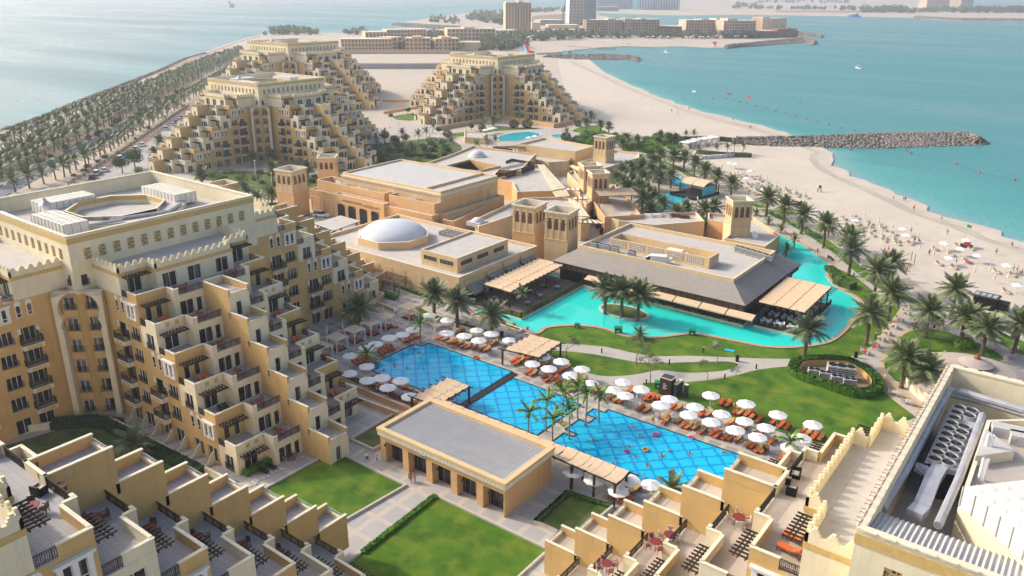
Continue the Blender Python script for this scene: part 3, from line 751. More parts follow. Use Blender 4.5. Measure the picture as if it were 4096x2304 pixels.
LAND=[tuple(w0+wd*260)]+WEST+EAST+[(e0.x+150,e0.y-60),(260,-160),(w0.x+wd.x*260+60,w0.y+wd.y*260-60)]
g=MB('landsand')
g.sheet(LAND,0)
OUT=inset(LAND[::1],-7.0)
for i in range(len(LAND)):
 j=(i+1)%len(LAND)
 q=[(*LAND[i],0),(*LAND[j],0),(*OUT[j],-1.1),(*OUT[i],-1.1)]
 A_=(LAND[j][0]-LAND[i][0])*(OUT[i][1]-LAND[i][1])-(LAND[j][1]-LAND[i][1])*(OUT[i][0]-LAND[i][0])
 g.face(q if A_>0 else q[::-1])
struct('ground',g)
FAR=[fb(1690,100),fb(1940,98)]+[fb(2576,117)]+[fc(*p)for p in((400,112),(1200,122),(1740,134),(1900,148),(2100,155),(2576,158),(2900,160),(2900,92),(2576,92),(2180,88),(2188,30),(2150,-45),(300,-60))]+[fb(1705,-60)]
g=MB('landsand');g.prism(FAR,-1.5,-.06);struct('far_shore',g)
bch=[at(x,y)for x,y in((2330,215),(2420,290),(2640,395),(2740,450),(2960,510),(3110,555),(3265,612),(3240,640),(3265,675),(3360,720),(3450,762),(3635,853),(3797,909),(3921,960),(4096,1017),(4490,1165),(4490,1400),(4096,1330),(3900,1230),(3700,1160),(3560,1060),(3400,980),(3300,900),(3200,850),(3030,790),(2900,690),(2720,640),(2500,560),(2350,500),(2250,330),(2230,240))]
g=MB('sand');g.sheet(bch,.012);struct('beach',g)
mat('wetsand',(.45,.40,.33),.6,.15,.3,second=(.08,(.50,.44,.355)),detail=8);mat('dampsand',(.53,.465,.38),.85,.12,.3,second=(.1,(.57,.50,.41)),detail=8)
i0=len(WEST)+18
for dd,m_,z_,wv in((9.0,'dampsand',.02,2.5),(3.2,'wetsand',.028,.9)):
 g=MB(m_);P=[LAND[k]for k in range(i0,len(LAND)-3)];rr_=random.Random(3)
 Q_=[]
 for a,b in zip(P[:-1],P[1:]):
  a,b=Vector(a),Vector(b);n_=max(1,int((b-a).length/6))
  for k in range(n_):d_=(b-a).normalized();Q_.append((a.lerp(b,k/n_),Vector((-d_.y,d_.x))*(dd+rr_.uniform(-wv,wv))))
 for(a,u_),(b,v_)in zip(Q_[:-1],Q_[1:]):g.face([(*b,z_),(*a,z_),(*(a+u_),z_),(*(b+v_),z_)][::-1])
 struct('beach',g)
def near_dist(px,py,segs):
 best=1e9
 for(ax,ay,bx,by,L2)in segs:
  t=((px-ax)*(bx-ax)+(py-ay)*(by-ay))/L2;t=0 if t<0 else 1 if t>1 else t
  dx,dy=px-ax-(bx-ax)*t,py-ay-(by-ay)*t;d=dx*dx+dy*dy
  if d<best:best=d
 return math.sqrt(best)
def segs_of(L):return[(a[0],a[1],b[0],b[1],max(1e-6,(a[0]-b[0])**2+(a[1]-b[1])**2))for a,b in zip(L[:-1],L[1:])]
es,es2=segs_of(EAST[17:]),segs_of(EAST[10:25])
def axis(a,b,st,lim0,lim1):
 v=[a+st*i for i in range(int((b-a)/st)+1)];s_=st;x=v[0]
 while x>lim0:s_*=1.5;x-=s_;v.insert(0,x)
 s_=st;x=v[-1]
 while x<lim1:s_*=1.5;x+=s_;v.append(x)
 return v
xs=axis(-330,210,5,-14000,9000);ys=axis(60,620,5,-3000,16000)
vs=[];sh=[];op=[]
wl0,wl1=Vector(WEST[0]),Vector(WEST[8])
for y in ys:
 for x in xs:
  vs.append((x,y,-.34))
  if-360<x<240 and 30<y<660:
   d=near_dist(x,y,es);w=34 if y<330 else 26
   s_=max(0,1-d/w)
   if y<330:s_=max(s_,.55*max(0,1-d/110))
   else:s_=max(s_,.35*max(0,1-d/90))
  else:s_=0
  sh.append(s_)
  side_=(wl1.x-wl0.x)*(y-wl0.y)-(wl1.y-wl0.y)*(x-wl0.x)
  op.append(1.0 if side_>0 and x<-100 else 0.0)
n=len(xs);fs=[(j*n+i,j*n+i+1,(j+1)*n+i+1,(j+1)*n+i)for j in range(len(ys)-1)for i in range(n-1)]
me=bpy.data.meshes.new('sea');me.from_pydata(vs,[],fs);me.materials.append(MATS['seawater'])
a_=me.attributes.new('shallow','FLOAT','POINT');a_.data.foreach_set('value',sh)
a_=me.attributes.new('open_sea','FLOAT','POINT');a_.data.foreach_set('value',op);me.update()
o=put(me,'sea');o['kind']='structure'
def band(name,up,lo,z,m,kind='structure'):
 g=MB(m)
 n_=max(len(up),len(lo))
 g.sheet(list(up)+list(lo)[::-1],z);o=g.build(name);o['kind']=kind;return o
def pl(F_,*pts):return[F_(*p)for p in pts]
band('promenade',pl(fa,(-300,1128),(0,1012),(570,792),(1060,592),(1500,421),(1800,311),(1970,268)),pl(fa,(-300,1150),(0,1032),(600,806),(1060,607),(1500,433),(1800,319),(1970,275)),.02,'redpath')
band('footpath',pl(fa,(-300,1285),(0,1140),(260,1035),(560,905),(900,752),(1200,620),(1450,510)),pl(fa,(-300,1310),(0,1165),(260,1056),(560,922),(900,765),(1200,630),(1450,518)),.02,'redpath')
RU=pl(fa,(-300,1560),(0,1405),(380,1215),(750,1025),(1100,828),(1340,700),(1550,588),(1790,464),(1900,408))
RL=pl(fa,(-250,1640),(60,1470),(440,1265),(800,1070),(1150,868),(1380,735),(1580,615),(1815,482),(1920,422))
band('road',RU,RL,.03,'asphalt')
g=MB('kerb','blackkerb')
for ln in(RU,RL):
 for a,b in zip(ln[:-1],ln[1:]):
  a=Vector(a);b=Vector(b);L_=(b-a).length;d=(b-a).normalized();w=Vector((-d.y,d.x));k=0
  nn=max(1,int(L_/2.0))
  for k in range(nn):
   c=a+d*(L_*(k+.5)/nn);g.obox(c,d,w,L_/nn/2-.002,.14,0,.17,'kerb' if k%2 else 'blackkerb')
o=g.build('kerb');o['kind']='structure'
band('verge',pl(fa,(-300,1440),(0,1290),(400,1095),(800,905),(1200,710),(1500,560)),pl(fa,(-300,1540),(0,1385),(380,1195),(750,1008),(1100,812),(1340,688),(1545,580)),.018,'planting')
PK=pl(fa,(560,1448),(660,1372),(900,1215),(1060,1100),(1215,990),(1330,905),(1420,845),(1500,790),(1560,850),(1500,930),(1330,1060),(1180,1180),(1100,1290),(1100,1448))
g=MB('parking');g.sheet(PK,.03);struct('parking_lot',g)
band('pavement',pl(fa,(520,1448),(640,1368),(880,1205),(1040,1095),(1200,983),(1320,895),(1430,820)),pl(fa,(560,1455),(672,1385),(905,1222),(1065,1108),(1222,996),(1335,912),(1440,832)),.05,'redpath')
_q=0
def rect(x0,y0,x1,y1):return[(x0,y0),(x1,y0),(x1,y1),(x0,y1)]
def sheet(name,poly,z,m,kind='structure'):
 g=MB(m);g.sheet(poly,z);o=g.build(name);o['kind']=kind;return o
sheet('plaza',[(-101,42),(-28,42),(-28,71),(-46,86),(-50.5,87),(-50.5,80),(-80,80),(-101,76)],.02,'paleplaza')
_z5,_z3=fr(2050,1250,3.623),fr(2600,1500,3.623)
sheet('pool_deck',[(-136,80.6),(-75,80.6),(-75,86),(-43,86),(-46,74),(-25,74),(-25,100)]+[_z3(2480,1005),_z3(2050,885),_z3(540,400),_z3(0,245)]+[_z5(2130,1180),_z5(1880,1060),_z5(1480,965),_z5(1300,925),_z5(1110,880),_z5(880,790),_z5(560,690),_z5(580,540),_z5(400,410)]+[(-86,119.8),(-104,118),(-104,119),(-136,119)],.03,'deck')
def lawn(name,poly,z,m='lawn',edge=None):
 g=MB(m);g.sheet(poly,z);o=g.build(name);tag(o,kind='stuff')
 return o
def frs(F_,pts):return[F_(*p)for p in pts]
def smooth(P,closed=True,n=4):
 P=[Vector(p)for p in P];N_=len(P);out=[]
 rng=range(N_)if closed else range(N_-1)
 for i in rng:
  p0=P[(i-1)%N_]if closed or i>0 else P[0];p1=P[i];p2=P[(i+1)%N_];p3=P[(i+2)%N_]if closed or i<N_-2 else P[-1]
  for k in range(n):
   t=k/n
   q=.5*((2*p1)+(p2-p0)*t+(2*p0-5*p1+4*p2-p3)*t*t+(3*p1-p0-3*p2+p3)*t**3)
   out.append((q.x,q.y))
 if not closed:out.append(tuple(P[-1]))
 return out
lawnL=[(-79.2,53.8),(-67.3,53.8),(-65.8,64.6),(-78.2,64.3)]
lawn('grass',[(-79.6,50),(-67.0,50),(-65.9,64.5),(-79.6,64.5)],.10)
lawn('grass',[(-59.9,46),(-43.5,46),(-43.5,65.2),(-60.6,65.2)],.10)
lawn('grass',frs(fh_,[(1465,1050),(1705,830),(2035,945),(1740,1165),(1630,1120)]),.12,'lawn_dull')
lawn('grass',frs(fh_,[(75,430),(400,245),(300,470),(240,505)]),.12,'lawn_dull')
lawn('grass',[(-119,33),(-85,44),(-84,52),(-88,51),(-112,49.5),(-116,47)],.06,'lawn_dull')
k=MB('kerb')
for ln in([(-79.8,49.8),(-79.8,64.7),(-65.7,64.7),(-66.8,49.8)],[(-60.2,46),(-60.8,65.4),(-43.3,65.4),(-43.3,46)]):k.wallline(ln,.28,0,.34)
k.wallline(frs(fh_,[(1455,1050),(1705,822),(1900,885)]),.3,0,.5);k.wallline(frs(fh_,[(1455,1050),(1620,1125)]),.3,0,.5);k.wallline(frs(fh_,[(2040,948),(1900,1065)]),.3,0,.6)
k.wallline(frs(fh_,[(68,430),(240,508),(300,475)]),.3,0,.5);k.wallline(frs(fh_,[(68,430),(395,240)]),.3,0,.5)
o=k.build('kerb');o['kind']='structure'
LG=frs(fe,[(1440,1062),(1520,1030),(1600,1016),(1800,1008),(2000,1036),(2200,1100),(2400,1096),(2500,1086)])+frs(ff,[(60,1070),(200,1086),(450,1136),(650,1171),(860,1171),(1080,1136),(1205,1056),(1278,964),(1350,862),(1298,790),(1190,735)])
LG2=frs(ff,[(1640,880),(1560,990),(1480,1100),(1400,1180),(1330,1235),(900,1258),(560,1255),(0,1235)])+frs(fe,[(2400,1240),(2200,1215),(2000,1170),(1800,1150),(1560,1135),(1500,1100)])
lawn('grass',smooth(LG,False)+[ff(1400,760),ff(1560,830)]+smooth(LG2,False),.05)
lawn('grass',smooth(frs(fe,[(1560,1200),(1720,1205),(1900,1225),(2100,1262),(2300,1290)])+frs(ff,[(60,1285),(330,1280),(420,1305),(330,1345),(150,1362),(0,1362)])+frs(fe,[(2400,1345),(2200,1380),(2000,1390),(1850,1365),(1700,1300),(1600,1250)])),.05)
lawn('grass',smooth(frs(ff,[(-300,1440),(0,1440),(330,1400),(560,1345),(850,1315),(1300,1330),(1450,1400)])+frs(fi,[(1480,20),(1600,130),(1760,250)]),False)+[fi(1500,350),fi(1250,420),_z3(2480,1000),_z3(2050,880),_z3(540,400),_z3(-20,245),_z5(1960,1130),_z5(1885,1050)],.05)
lawn('grass',smooth(frs(ff,[(1520,1300),(1560,1220),(1640,1100),(1740,1045),(1900,1040),(2050,1075),(2300,1170),(2420,1260),(2300,1300),(2100,1448),(1700,1448),(1580,1400)])),.05)
lawn('grass',smooth(frs(ff,[(580,130),(820,150),(830,165),(780,200),(1000,300),(1200,440),(1420,620),(1700,780),(1830,850),(2000,890),(1990,905),(1760,850),(1500,740),(1300,600),(1150,470),(950,330),(760,220)])),.05)
lawn('grass',smooth(frs(ff,[(915,410),(960,415),(1140,560),(1300,640),(1470,770),(1640,880),(1560,830),(1350,770),(1180,700),(1090,620),(1110,560)])),.045)
lawn('grass',smooth(frs(ff,[(2100,960),(2300,1040),(2576,1130),(2576,1230),(2400,1150),(2200,1060)])),.05)
P1=lambda pts:[at(2300+x/3.68,600+y/3.68)for x,y in pts]
lawn('grass',smooth(P1([(1180,130),(1300,160),(1500,230),(1700,340),(1900,440),(1905,480),(1780,470),(1600,350),(1400,230),(1200,165)])),.05)
lawn('grass',smooth(frs(ff,[(520,85),(660,115),(560,118)])),.05)
sheet('footpath',frs(fe,[(1380,1120),(1560,1135),(1800,1150),(2000,1170),(2200,1215),(2400,1240),(2576,1240)])+frs(ff,[(0,1235),(560,1255),(900,1258),(1330,1235),(1400,1180),(1560,990),(1640,880),(1560,830),(1300,640),(1140,480),(900,330),(640,180),(560,120),(830,140),(1000,300),(1420,620),(1830,850),(2100,900),(2576,1080),(2576,1448),(1500,1448),(1420,1400),(850,1330),(560,1360),(0,1440)])+frs(fe,[(2400,1448),(2200,1448),(1900,1420),(1600,1300),(1440,1190)]),.035,'path')
for F_,q in((ff,[(1640,880),(1560,990),(1480,1100),(1400,1180),(1440,1195),(1520,1110),(1600,1000),(1680,885)]),(ff,[(1520,1300),(1560,1220),(1640,1100),(1740,1045),(1700,1030),(1600,1090),(1520,1210),(1480,1300),(1500,1400),(1560,1448),(1600,1448),(1540,1380)]),(fi,[(1570,20),(1650,100),(1790,200),(1830,180),(1700,90),(1620,0)])):
 sheet('path_border',frs(F_,q),.042,'pathedge')
sheet('footpath',P1([(1130,165),(1200,170),(1400,240),(1600,360),(1830,500),(1760,520),(1700,500),(1560,400),(1400,320),(1250,230)]),.03,'path')
def pool(name,poly,m,z=.06,cop='darktile',cw=.13,ch=.10):
 g=MB(m);g.sheet(poly,z);o=g.build(name);o['kind']='structure'
 c=MB(cop);inn=inset(poly,-cw);n_=len(poly)
 for i in range(n_):
  j=(i+1)%n_
  c.face([(*poly[i],z+ch),(*poly[j],z+ch),(*inn[j],z+ch),(*inn[i],z+ch)][::-1]);c.face([(*poly[i],z-.01),(*poly[j],z-.01),(*poly[j],z+ch),(*poly[i],z+ch)]);c.face([(*inn[i],0),(*inn[j],0),(*inn[j],z+ch),(*inn[i],z+ch)])
 o2=c.build('pool_edge');o2['kind']='structure'
 return o
pool('swimming_pool',[(-74.6,86.1),(-75.0,100.35),(-94.3,100.35),(-94.3,98.6),(-96.15,98.6),(-96.15,88.4),(-95.3,88.4),(-95.3,87.6),(-94.2,87.6),(-94.2,86.0)],'poolwater')
pool('swimming_pool',[(-59.5,85.9),(-59.5,92.9),(-61.3,92.9),(-61.3,93.7),(-59.4,93.7),(-59.4,97.6),(-61.1,97.6),(-61.1,98.3),(-73.4,98.5),(-73.2,85.9)],'poolwater',.05)
pool('swimming_pool',[(-30.9,98.9),(-55.0,98.9),(-55.0,97.7),(-57.0,97.7),(-57.0,95.6),(-55.2,95.6),(-55.2,93.4),(-57.0,93.4),(-57.0,89.8),(-54.9,89.8),(-54.9,88.7),(-56.6,88.7),(-56.6,85.7),(-42.4,85.7),(-42.4,83.5),(-33,83.5),(-33,90.8),(-30.9,90.8)],'poolwater',.05)
g=MB('darktile');g.prism([(-74.5,86.1),(-73.5,86.0),(-73.6,100.2),(-74.9,100.35)],.05,.13);struct('cascade_wall',g)
LAG=smooth(frs(fe,[(1000,905),(1180,945),(1440,1060),(1520,1028),(1600,1012),(1800,1005),(2000,1032),(2200,1096),(2400,1092),(2500,1080)])+frs(ff,[(60,1066),(200,1082),(450,1132),(650,1167),(860,1167),(1080,1132),(1200,1052),(1272,960),(1342,860),(1290,792),(1170,735),(1080,640),(1090,600),(1120,560),(1000,470),(900,400),(740,330)]),False)+[(-70,205),(-70,175),(-52,175),(-50.6,145),(-51.4,143.8),(-87.4,143.5),(-88.3,147),(-99,147)]
LAG=[p for p in LAG]
pool('lagoon_pool',LAG,'lagoonwater',.06,'coping',.8,.16)
P2=lambda pts:[at(2300+x/3.68,600+y/3.68)for x,y in pts]
pool('lagoon_pool',smooth(P2([(1130,760),(1250,640),(1620,620),(1650,570),(1780,600),(1830,700),(1650,740),(1560,800),(1420,870),(1290,930),(1180,900)])),'lagooncyan',.06,'coping',.5)
pool('lagoon_pool',smooth(P2([(1350,380),(1420,370),(1520,400),(1700,510),(1620,560),(1540,560),(1400,480)])),'lagooncyan',.06,'coping',.5)
pool('lagoon_pool',smooth(P2([(1010,250),(1250,270),(1360,300),(1330,330),(1180,320)])),'lagooncyan',.06,'coping',.5)
def ell(F_,cx_,cy_,rx,ry,n=28):return[F_(cx_+rx*math.cos(2*PI*k/n),cy_+ry*math.sin(2*PI*k/n))for k in range(n)]
pool('swimming_pool',frs(fb,[(1180,1045),(1200,1025),(1300,1003),(1420,996),(1490,1005),(1505,1020),(1480,1035),(1400,1050),(1330,1066),(1200,1066)]),'lagooncyan',.06,'kerb',.8)
pool('swimming_pool',ell(fb,1638,1026,58,11),'lagooncyan',.06,'kerb',.8)
sheet('pool_deck',frs(fb,[(880,1060),(1000,1000),(1250,975),(1500,965),(1800,1000),(1850,1030),(1800,1060),(1500,1080),(1200,1090),(900,1095)]),.03,'path')
I0=Vector((-73.3,136.0))
isl=[tuple(I0+Vector((5.6*math.cos(a),3.3*math.sin(a))))for a in[2*PI*k/26 for k in range(26)]]
g=MB('kerb','lawn_dull');g.prism(isl,0,.35,'kerb');g.sheet(inset(isl,.5),.37,'lawn_dull');struct('island',g)
sheet('road',frs(fd,[(1930,150),(2100,205),(2330,205),(2576,150),(2700,180),(2700,260),(2400,330),(2150,330),(2000,300)]),.024,'parking')
sheet('driveway',[at(1180+x/1.6178,620+y/1.6178)for x,y in((85,385),(120,345),(240,375),(500,425),(420,440),(270,410),(130,415))],.03,'checker')
sheet('driveway',[at(1180+x/1.6178,620+y/1.6178)for x,y in((200,650),(260,640),(560,700),(620,760),(400,780),(220,720))],.03,'checker')
lawn('grass',smooth(frs(fa,[(1790,1420),(1600,1330),(1750,1290),(2000,1300),(2300,1330),(2700,1250),(2800,1448),(2200,1500)])),.02,'lawn_dull')
lawn('grass',[at(700+x/3.22,600+y/3.22)for x,y in((985,660),(1340,690),(1370,850),(1280,860),(1050,800))],.04)
lawn('grass',smooth(frs(fb,[(160,1150),(300,1085),(500,1060),(760,1040),(900,1100),(860,1180),(600,1230),(200,1230)])),.02,'lawn_dull')
lawn('grass',smooth(frs(fb,[(390,880),(470,862),(585,850),(585,905),(430,905)])),.03)
lawn('grass',smooth(frs(fb,[(820,1010),(900,998),(960,1000),(940,1025),(840,1030)])),.03)
lawn('grass',smooth(frs(fb,[(1000,1015),(1130,965),(1460,965),(1440,975),(1250,985),(1150,990),(1020,1020)])),.04)
lawn('grass',smooth(frs(fb,[(1740,985),(1900,945),(2000,1000),(2080,1060),(2000,1100),(1800,1090),(1850,1040)])),.02)
sheet('plaza',frs(fb,[(230,1000),(380,900),(600,925),(720,960),(700,1030),(500,1035),(300,1060)]),.02,'path')
sheet('construction_yard',frs(fb,[(1430,180),(1440,120),(1700,100),(1850,160),(1840,190)]),.03,'planting')
hA,hB_,hC,hD=fr(1180,620,1.6178),fr(1900,500,2.0222),fr(2180,800,1.456),fr(1250,900,1.3227)
zE=fr(2300,600,3.68)
def grp(F_,z,pts):return[F_(x,y,z)for x,y in pts]
def blk(b,poly,z0,z,m='sandwall',par=.75,roof='roof',th=.35,cap='trim'):
 """walls with a parapet and a sunk roof"""
 n=len(poly)
 A=sum(poly[i][0]*poly[(i+1)%n][1]-poly[(i+1)%n][0]*poly[i][1]for i in range(n))
 if A<0:poly=poly[::-1]
 inn=inset(poly,th)
 for i in range(n):
  j=(i+1)%n;p,q,r,s_=poly[i],poly[j],inn[j],inn[i]
  b.face([(*p,z0),(*q,z0),(*q,z),(*p,z)],m);b.face([(*p,z),(*q,z),(*r,z),(*s_,z)],cap)
  b.face([(*s_,z),(*r,z),(*r,z-par),(*s_,z-par)],m)
 b.face([(*p,z-par)for p in inn],roof)
def bld(name,label,poly,z,m='sandwall',z0=0,par=.75,roof='roof',cat='building',cap='trim',th=.35,group=None):
 t=thing(name,(0,0,0),label,cat,group)
 b=MB(m);blk(b,poly,z0,z,m,par,roof,th,cap);b.build('walls',t)
 return t
def part(t,name,*mats):return MB(*mats)
def arch_slab(b,w,h,y,m,z0=0,x0=0):
 """lobed arch panel, flat, in the xz plane"""
 r=w/2
 pts=[(x0-r,y,z0),(x0+r,y,z0),(x0+r,y,z0+h-1.5*r),(x0+r*.72,y,z0+h-1.45*r)]
 pts+=[(x0+r*.72*math.cos(a),y,z0+h-.75*r+r*.75*math.sin(a))for a in[PI*(k/8)for k in range(0,9)]]
 pts+=[(x0-r*.72,y,z0+h-1.45*r),(x0-r,y,z0+h-1.5*r)]
 b.face(pts,m)
mat('screen',(.17,.10,.075),.85,.3,8)
def wind_tower(label,corners,z,zmid=6.6,base='orange',z0=0.0,up='sandwall',door=False,size=None,zb=None,name='wind_tower'):
 L_,F_,R_=[Vector(c)for c in corners]
 if size is None:size=((F_-L_).length+(R_-F_).length)/2
 d=(R_-F_);rz=math.atan2(d.y,d.x);c=(L_+R_)/2 if True else F_
 t=thing(name,(c.x,c.y,z0),label,'wind tower','wind towers of the hotel',rz=rz)
 h=size/2-.25;zt=z-z0;zm=zmid-z0
 b=MB(base,up,'trim');b.box(-h-.08,-h-.08,0,h+.08,h+.08,zm,base);b.build('base',t)
 b=MB(up,'screen','trim','roofwhite')
 zs=zm;ze=zt-.75;wb=zs+(ze-zs)*.40;wt=ze-.45
 for k in range(4):
  u=[(1,0),(0,1),(-1,0),(0,-1)][k];n=[(0,-1),(1,0),(0,1),(-1,0)][k]
  o=[(-h,-h),(h,-h),(h,h),(-h,h)][k]
  W_=2*h;ops=[]
  for q in(-1,0,1):
   x=h+q*W_*.29;ops.append((x-W_*.095,x+W_*.095,wb,wt-.0))
  b.wall(o,u,n,W_,zs,ze,ops,up,.12)
  P=lambda a,zz,dd=0:(o[0]+u[0]*a+n[0]*dd,o[1]+u[1]*a+n[1]*dd,zz)
  for q in(-1,0,1):
   x=h+q*W_*.29;r=W_*.095
   b.face([P(x-r,wb,-.1),P(x+r,wb,-.1),P(x+r,wt,-.1),P(x-r,wt,-.1)],up)
   hh=wt-.12;pts=[P(x-r,wb,-.09),P(x+r,wb,-.09),P(x+r,hh-1.9*r,-.09),P(x+.62*r,hh-1.75*r,-.09)]+[P(x+.72*r*math.cos(a),hh-.8*r+.8*r*math.sin(a),-.09)for a in[PI*kk/6 for kk in range(7)]]+[P(x-.62*r,hh-1.75*r,-.09),P(x-r,hh-1.9*r,-.09)]
   b.face(pts,'screen')
  for q in(-1.5,-.5,.5,1.5):
   x=h+q*W_*.29;c0=Vector((o[0]+u[0]*x+n[0]*.05,o[1]+u[1]*x+n[1]*.05));b.obox(c0,u,n,.09 if abs(q)<1 else .2,.05,zs,ze-.1,up)
  c0=Vector((o[0]+u[0]*h+n[0]*.08,o[1]+u[1]*h+n[1]*.08));b.obox(c0,u,n,h+.12,.08,zs-.12,zs+.14,up)
  hh=h+.32
  a0,a1=(o[0],o[1]),(o[0]+u[0]*W_,o[1]+u[1]*W_)
  s0=hh/h
  b.face([(*a0,ze),(*a1,ze),(a1[0]*s0,a1[1]*s0,ze+.4),(a0[0]*s0,a0[1]*s0,ze+.4)],up)
  b.face([(a0[0]*s0,a0[1]*s0,ze+.4),(a1[0]*s0,a1[1]*s0,ze+.4),(a1[0]*s0,a1[1]*s0,zt),(a0[0]*s0,a0[1]*s0,zt)],'trim')
  i0=(h-.05)/h
  b.face([(a0[0]*s0,a0[1]*s0,zt),(a1[0]*s0,a1[1]*s0,zt),(a1[0]*i0,a1[1]*i0,zt),(a0[0]*i0,a0[1]*i0,zt)],'trim')
  b.face([(a1[0]*i0,a1[1]*i0,zt),(a0[0]*i0,a0[1]*i0,zt),(a0[0]*i0,a0[1]*i0,zt-1.6),(a1[0]*i0,a1[1]*i0,zt-1.6)],'trim')
 b.face([(-h,-h,zt-1.6),(h,-h,zt-1.6),(h,h,zt-1.6),(-h,h,zt-1.6)],'roofwhite')
 b.build('shaft',t)
 pk=MB('midwood')
 for sx in(-1,1):
  for zz in(.5,.68,.86):
   zq=wb+(wt-wb)*zz-.3
   for sy in(-1,1):
    pk.bar((sx*(h-.35),sy*h,zq),(sx*(h-.35),sy*(h+.75),zq),.1);pk.bar((sx*h,sy*(h-.35),zq),(sx*(h+.75),sy*(h-.35),zq),.1)
 pk.build('wooden_pole',t)
 return t
TW=[('wind tower with a logo on its plain base at the hotel driveway',grp(fr(1080,620,4.83),13.5,[(100,262),(375,325),(685,240)]),13.5,7.2,'orange',0),('wind tower behind the air conditioning ducts of the conference roof, facing the blue disc building',grp(fr(700,600,3.22),13.3,[(1815,95),(1815,95),(2060,95)]),13.3,7.5,'orange',0),('western tower of the close pair, rising beside the domed roof',grp(fe,13.6,[(1300,85),(1440,122),(1540,75)]),13.6,6.9,'orange',0),('eastern tower of the close pair, standing against the brown roofed restaurant',grp(fe,13.6,[(1540,135),(1700,172),(1785,125)]),13.6,6.9,'sandwall',0),('wind tower with a dark doorway on the roof near the oval pool',grp(hB_,13.5,[(960,86),(1062,102),(1137,85)]),13.5,6.6,'sandwall',0),('yellow sided tower set back behind its twin, beside the shaded upper terrace',grp(hB_,13.5,[(840,302),(870,332),(1028,326)]),13.5,6.6,'orange',0),('yellow sided tower in front of its twin, beside the shaded upper terrace',grp(hB_,13.5,[(902,362),(940,392),(1100,386)]),13.5,6.6,'orange',0),('wind tower with two square windows nearest to the beach lawn',grp(fr(2850,760,7.244),13.5,[(360,170),(625,322),(1245,312)]),13.5,6.8,'sandwall',0)]
for lb,cs,z,zm,bm,z0 in TW:
 if cs[0]==cs[1]:
  a,b_=Vector(cs[0]),Vector(cs[2]);d=(b_-a);n=Vector((d.y,-d.x));cs=[a-n,a,b_]
 wind_tower(lb,cs,z,zm,bm,z0)
t=bld('tower_stub','low open topped tower stub behind the roof of the nearest apartment block',grp(fr(700,600,3.22),4.2,[(395,425),(575,468),(820,415),(640,370)]),4.2,'sandwall',par=2,roof='roofwhite',th=.5,cat='tower stub')
DX0,DX1,DY0,DY1=-147.5,-102.6,118.8,146.8
t=bld('domed_hall','low sand coloured hall with a broad white dome and a raised box on its roof',[(DX0,DY0),(DX1,DY0),(DX1,DY1),(DX0,DY1)],6.0,'sandwall',th=.4)
b=MB('trim');
oc=[(-134.0+8.9*math.cos(R(22.5+45*k)),131.5+8.9*math.sin(R(22.5+45*k)))for k in range(8)]
b=MB('sandwall','trim');blk(b,oc,5.2,7.0,'sandwall',.8,'roof',.5);b.build('dome_kerb',t)
b=MB('canvas')
mat('dome',(.60,.62,.66),.7,.08,.3)
prof=[(8.0*math.cos(a),3.6*math.sin(a))for a in[PI/2*k/10 for k in range(11)]]
b=MB('dome');b.lathe(prof,'dome',32);b.build('dome',t,(-134.0,131.5,6.2),smooth=True)
cl=[(-116.3,122.2),(-105.9,122.2),(-105.9,139.8),(-116.6,139.8)]
b=MB('sandwall');blk(b,cl,5.2,8.6,'sandwall',.45,'roof',.3);b.build('raised_box',t)
for(x,y,rz,w)in((-113.6,122.2,0,3.6),(-108.9,122.2,0,3.6),(-105.9,125.2,PI/2,3.6),(-105.9,130.7,PI/2,3.6),(-105.9,136.4,PI/2,3.6)):
 b=MB('darkgrey','midwood','trim');b.box(-w/2,-.05,0,w/2,.02,.95,'darkgrey')
 for k in range(6):q=-w/2+w*k/5;b.box(q-.05,-.08,0,q+.05,-.05,.95,'midwood')
 b.box(-w/2-.1,-.12,-.12,w/2+.1,.0,0,'trim');b.build('strip_window',t,(x,y,6.6),rz)
b=MB('sandwall','trim')
for x in(-143,-139,-135,-131,-127,-123,-119,-114):
 b.box(x-1.1,DY0-.06,1.4,x+1.1,DY0-.002,4.3,'sandwall')
b.build('wall_panel',t)
for(y0,y1)in((120.5,126.6),(127.6,132.0),(133.5,139.0),(140.0,146.0)):
 b=MB('sandwall','trim');b.box(DX1+.002,y0,.0,DX1+.5,y1,5.4 if y0>130 else 4.9,'sandwall');b.build('wall_panel',t)
 b=MB('black','darkwood');b.box(DX1+.5,y0+.5,.1,DX1+.55,y1-.5,3.0,'black');b.build('shopfront',t)
def clutter(name,label,F_,z,pts,n,seed,mats=('grey','duct','darkgrey'),z1=None,hmax=1.3):
 """a group of air units is built one by one"""
 rr=random.Random(seed);P=grp(F_,z,pts)
 for i in range(n):
  a=rr.random();b_=rr.random();p=Vector(P[0])*(1-a)*(1-b_)+Vector(P[1])*a*(1-b_)+Vector(P[2])*a*b_+Vector(P[3])*(1-a)*b_
  ac_unit((p.x,p.y,z),label+' ('+nth(i+1)+' from one end)' if 0 else None,rr)
def acproto():
 t=thing('air_conditioner',(0,0,0),'grey air conditioning unit on a flat hotel roof','air conditioner')
 b=MB('grey','darkgrey');b.box(-.75,-.45,.12,.75,.45,1.15,'roofwhite');b.box(-.7,-.4,0,-.5,.4,.12,'darkgrey');b.box(.5,-.4,0,.7,.4,.12,'darkgrey');b.build('casing',t)
 b=MB('black');b.lathe([(.33,1.16),(.36,1.2),(0,1.17)],'black',12,(-.36,0,0));b.lathe([(.33,1.16),(.36,1.2),(0,1.17)],'black',12,(.36,0,0));b.build('fan',t)
 b=MB('darkgrey')
 for k in range(5):b.box(-.7,-.47,.3+k*.16,.7,-.45,.36+k*.16)
 b.build('grille',t)
 return kids(t)
AC0=acproto();AC_N=[0]
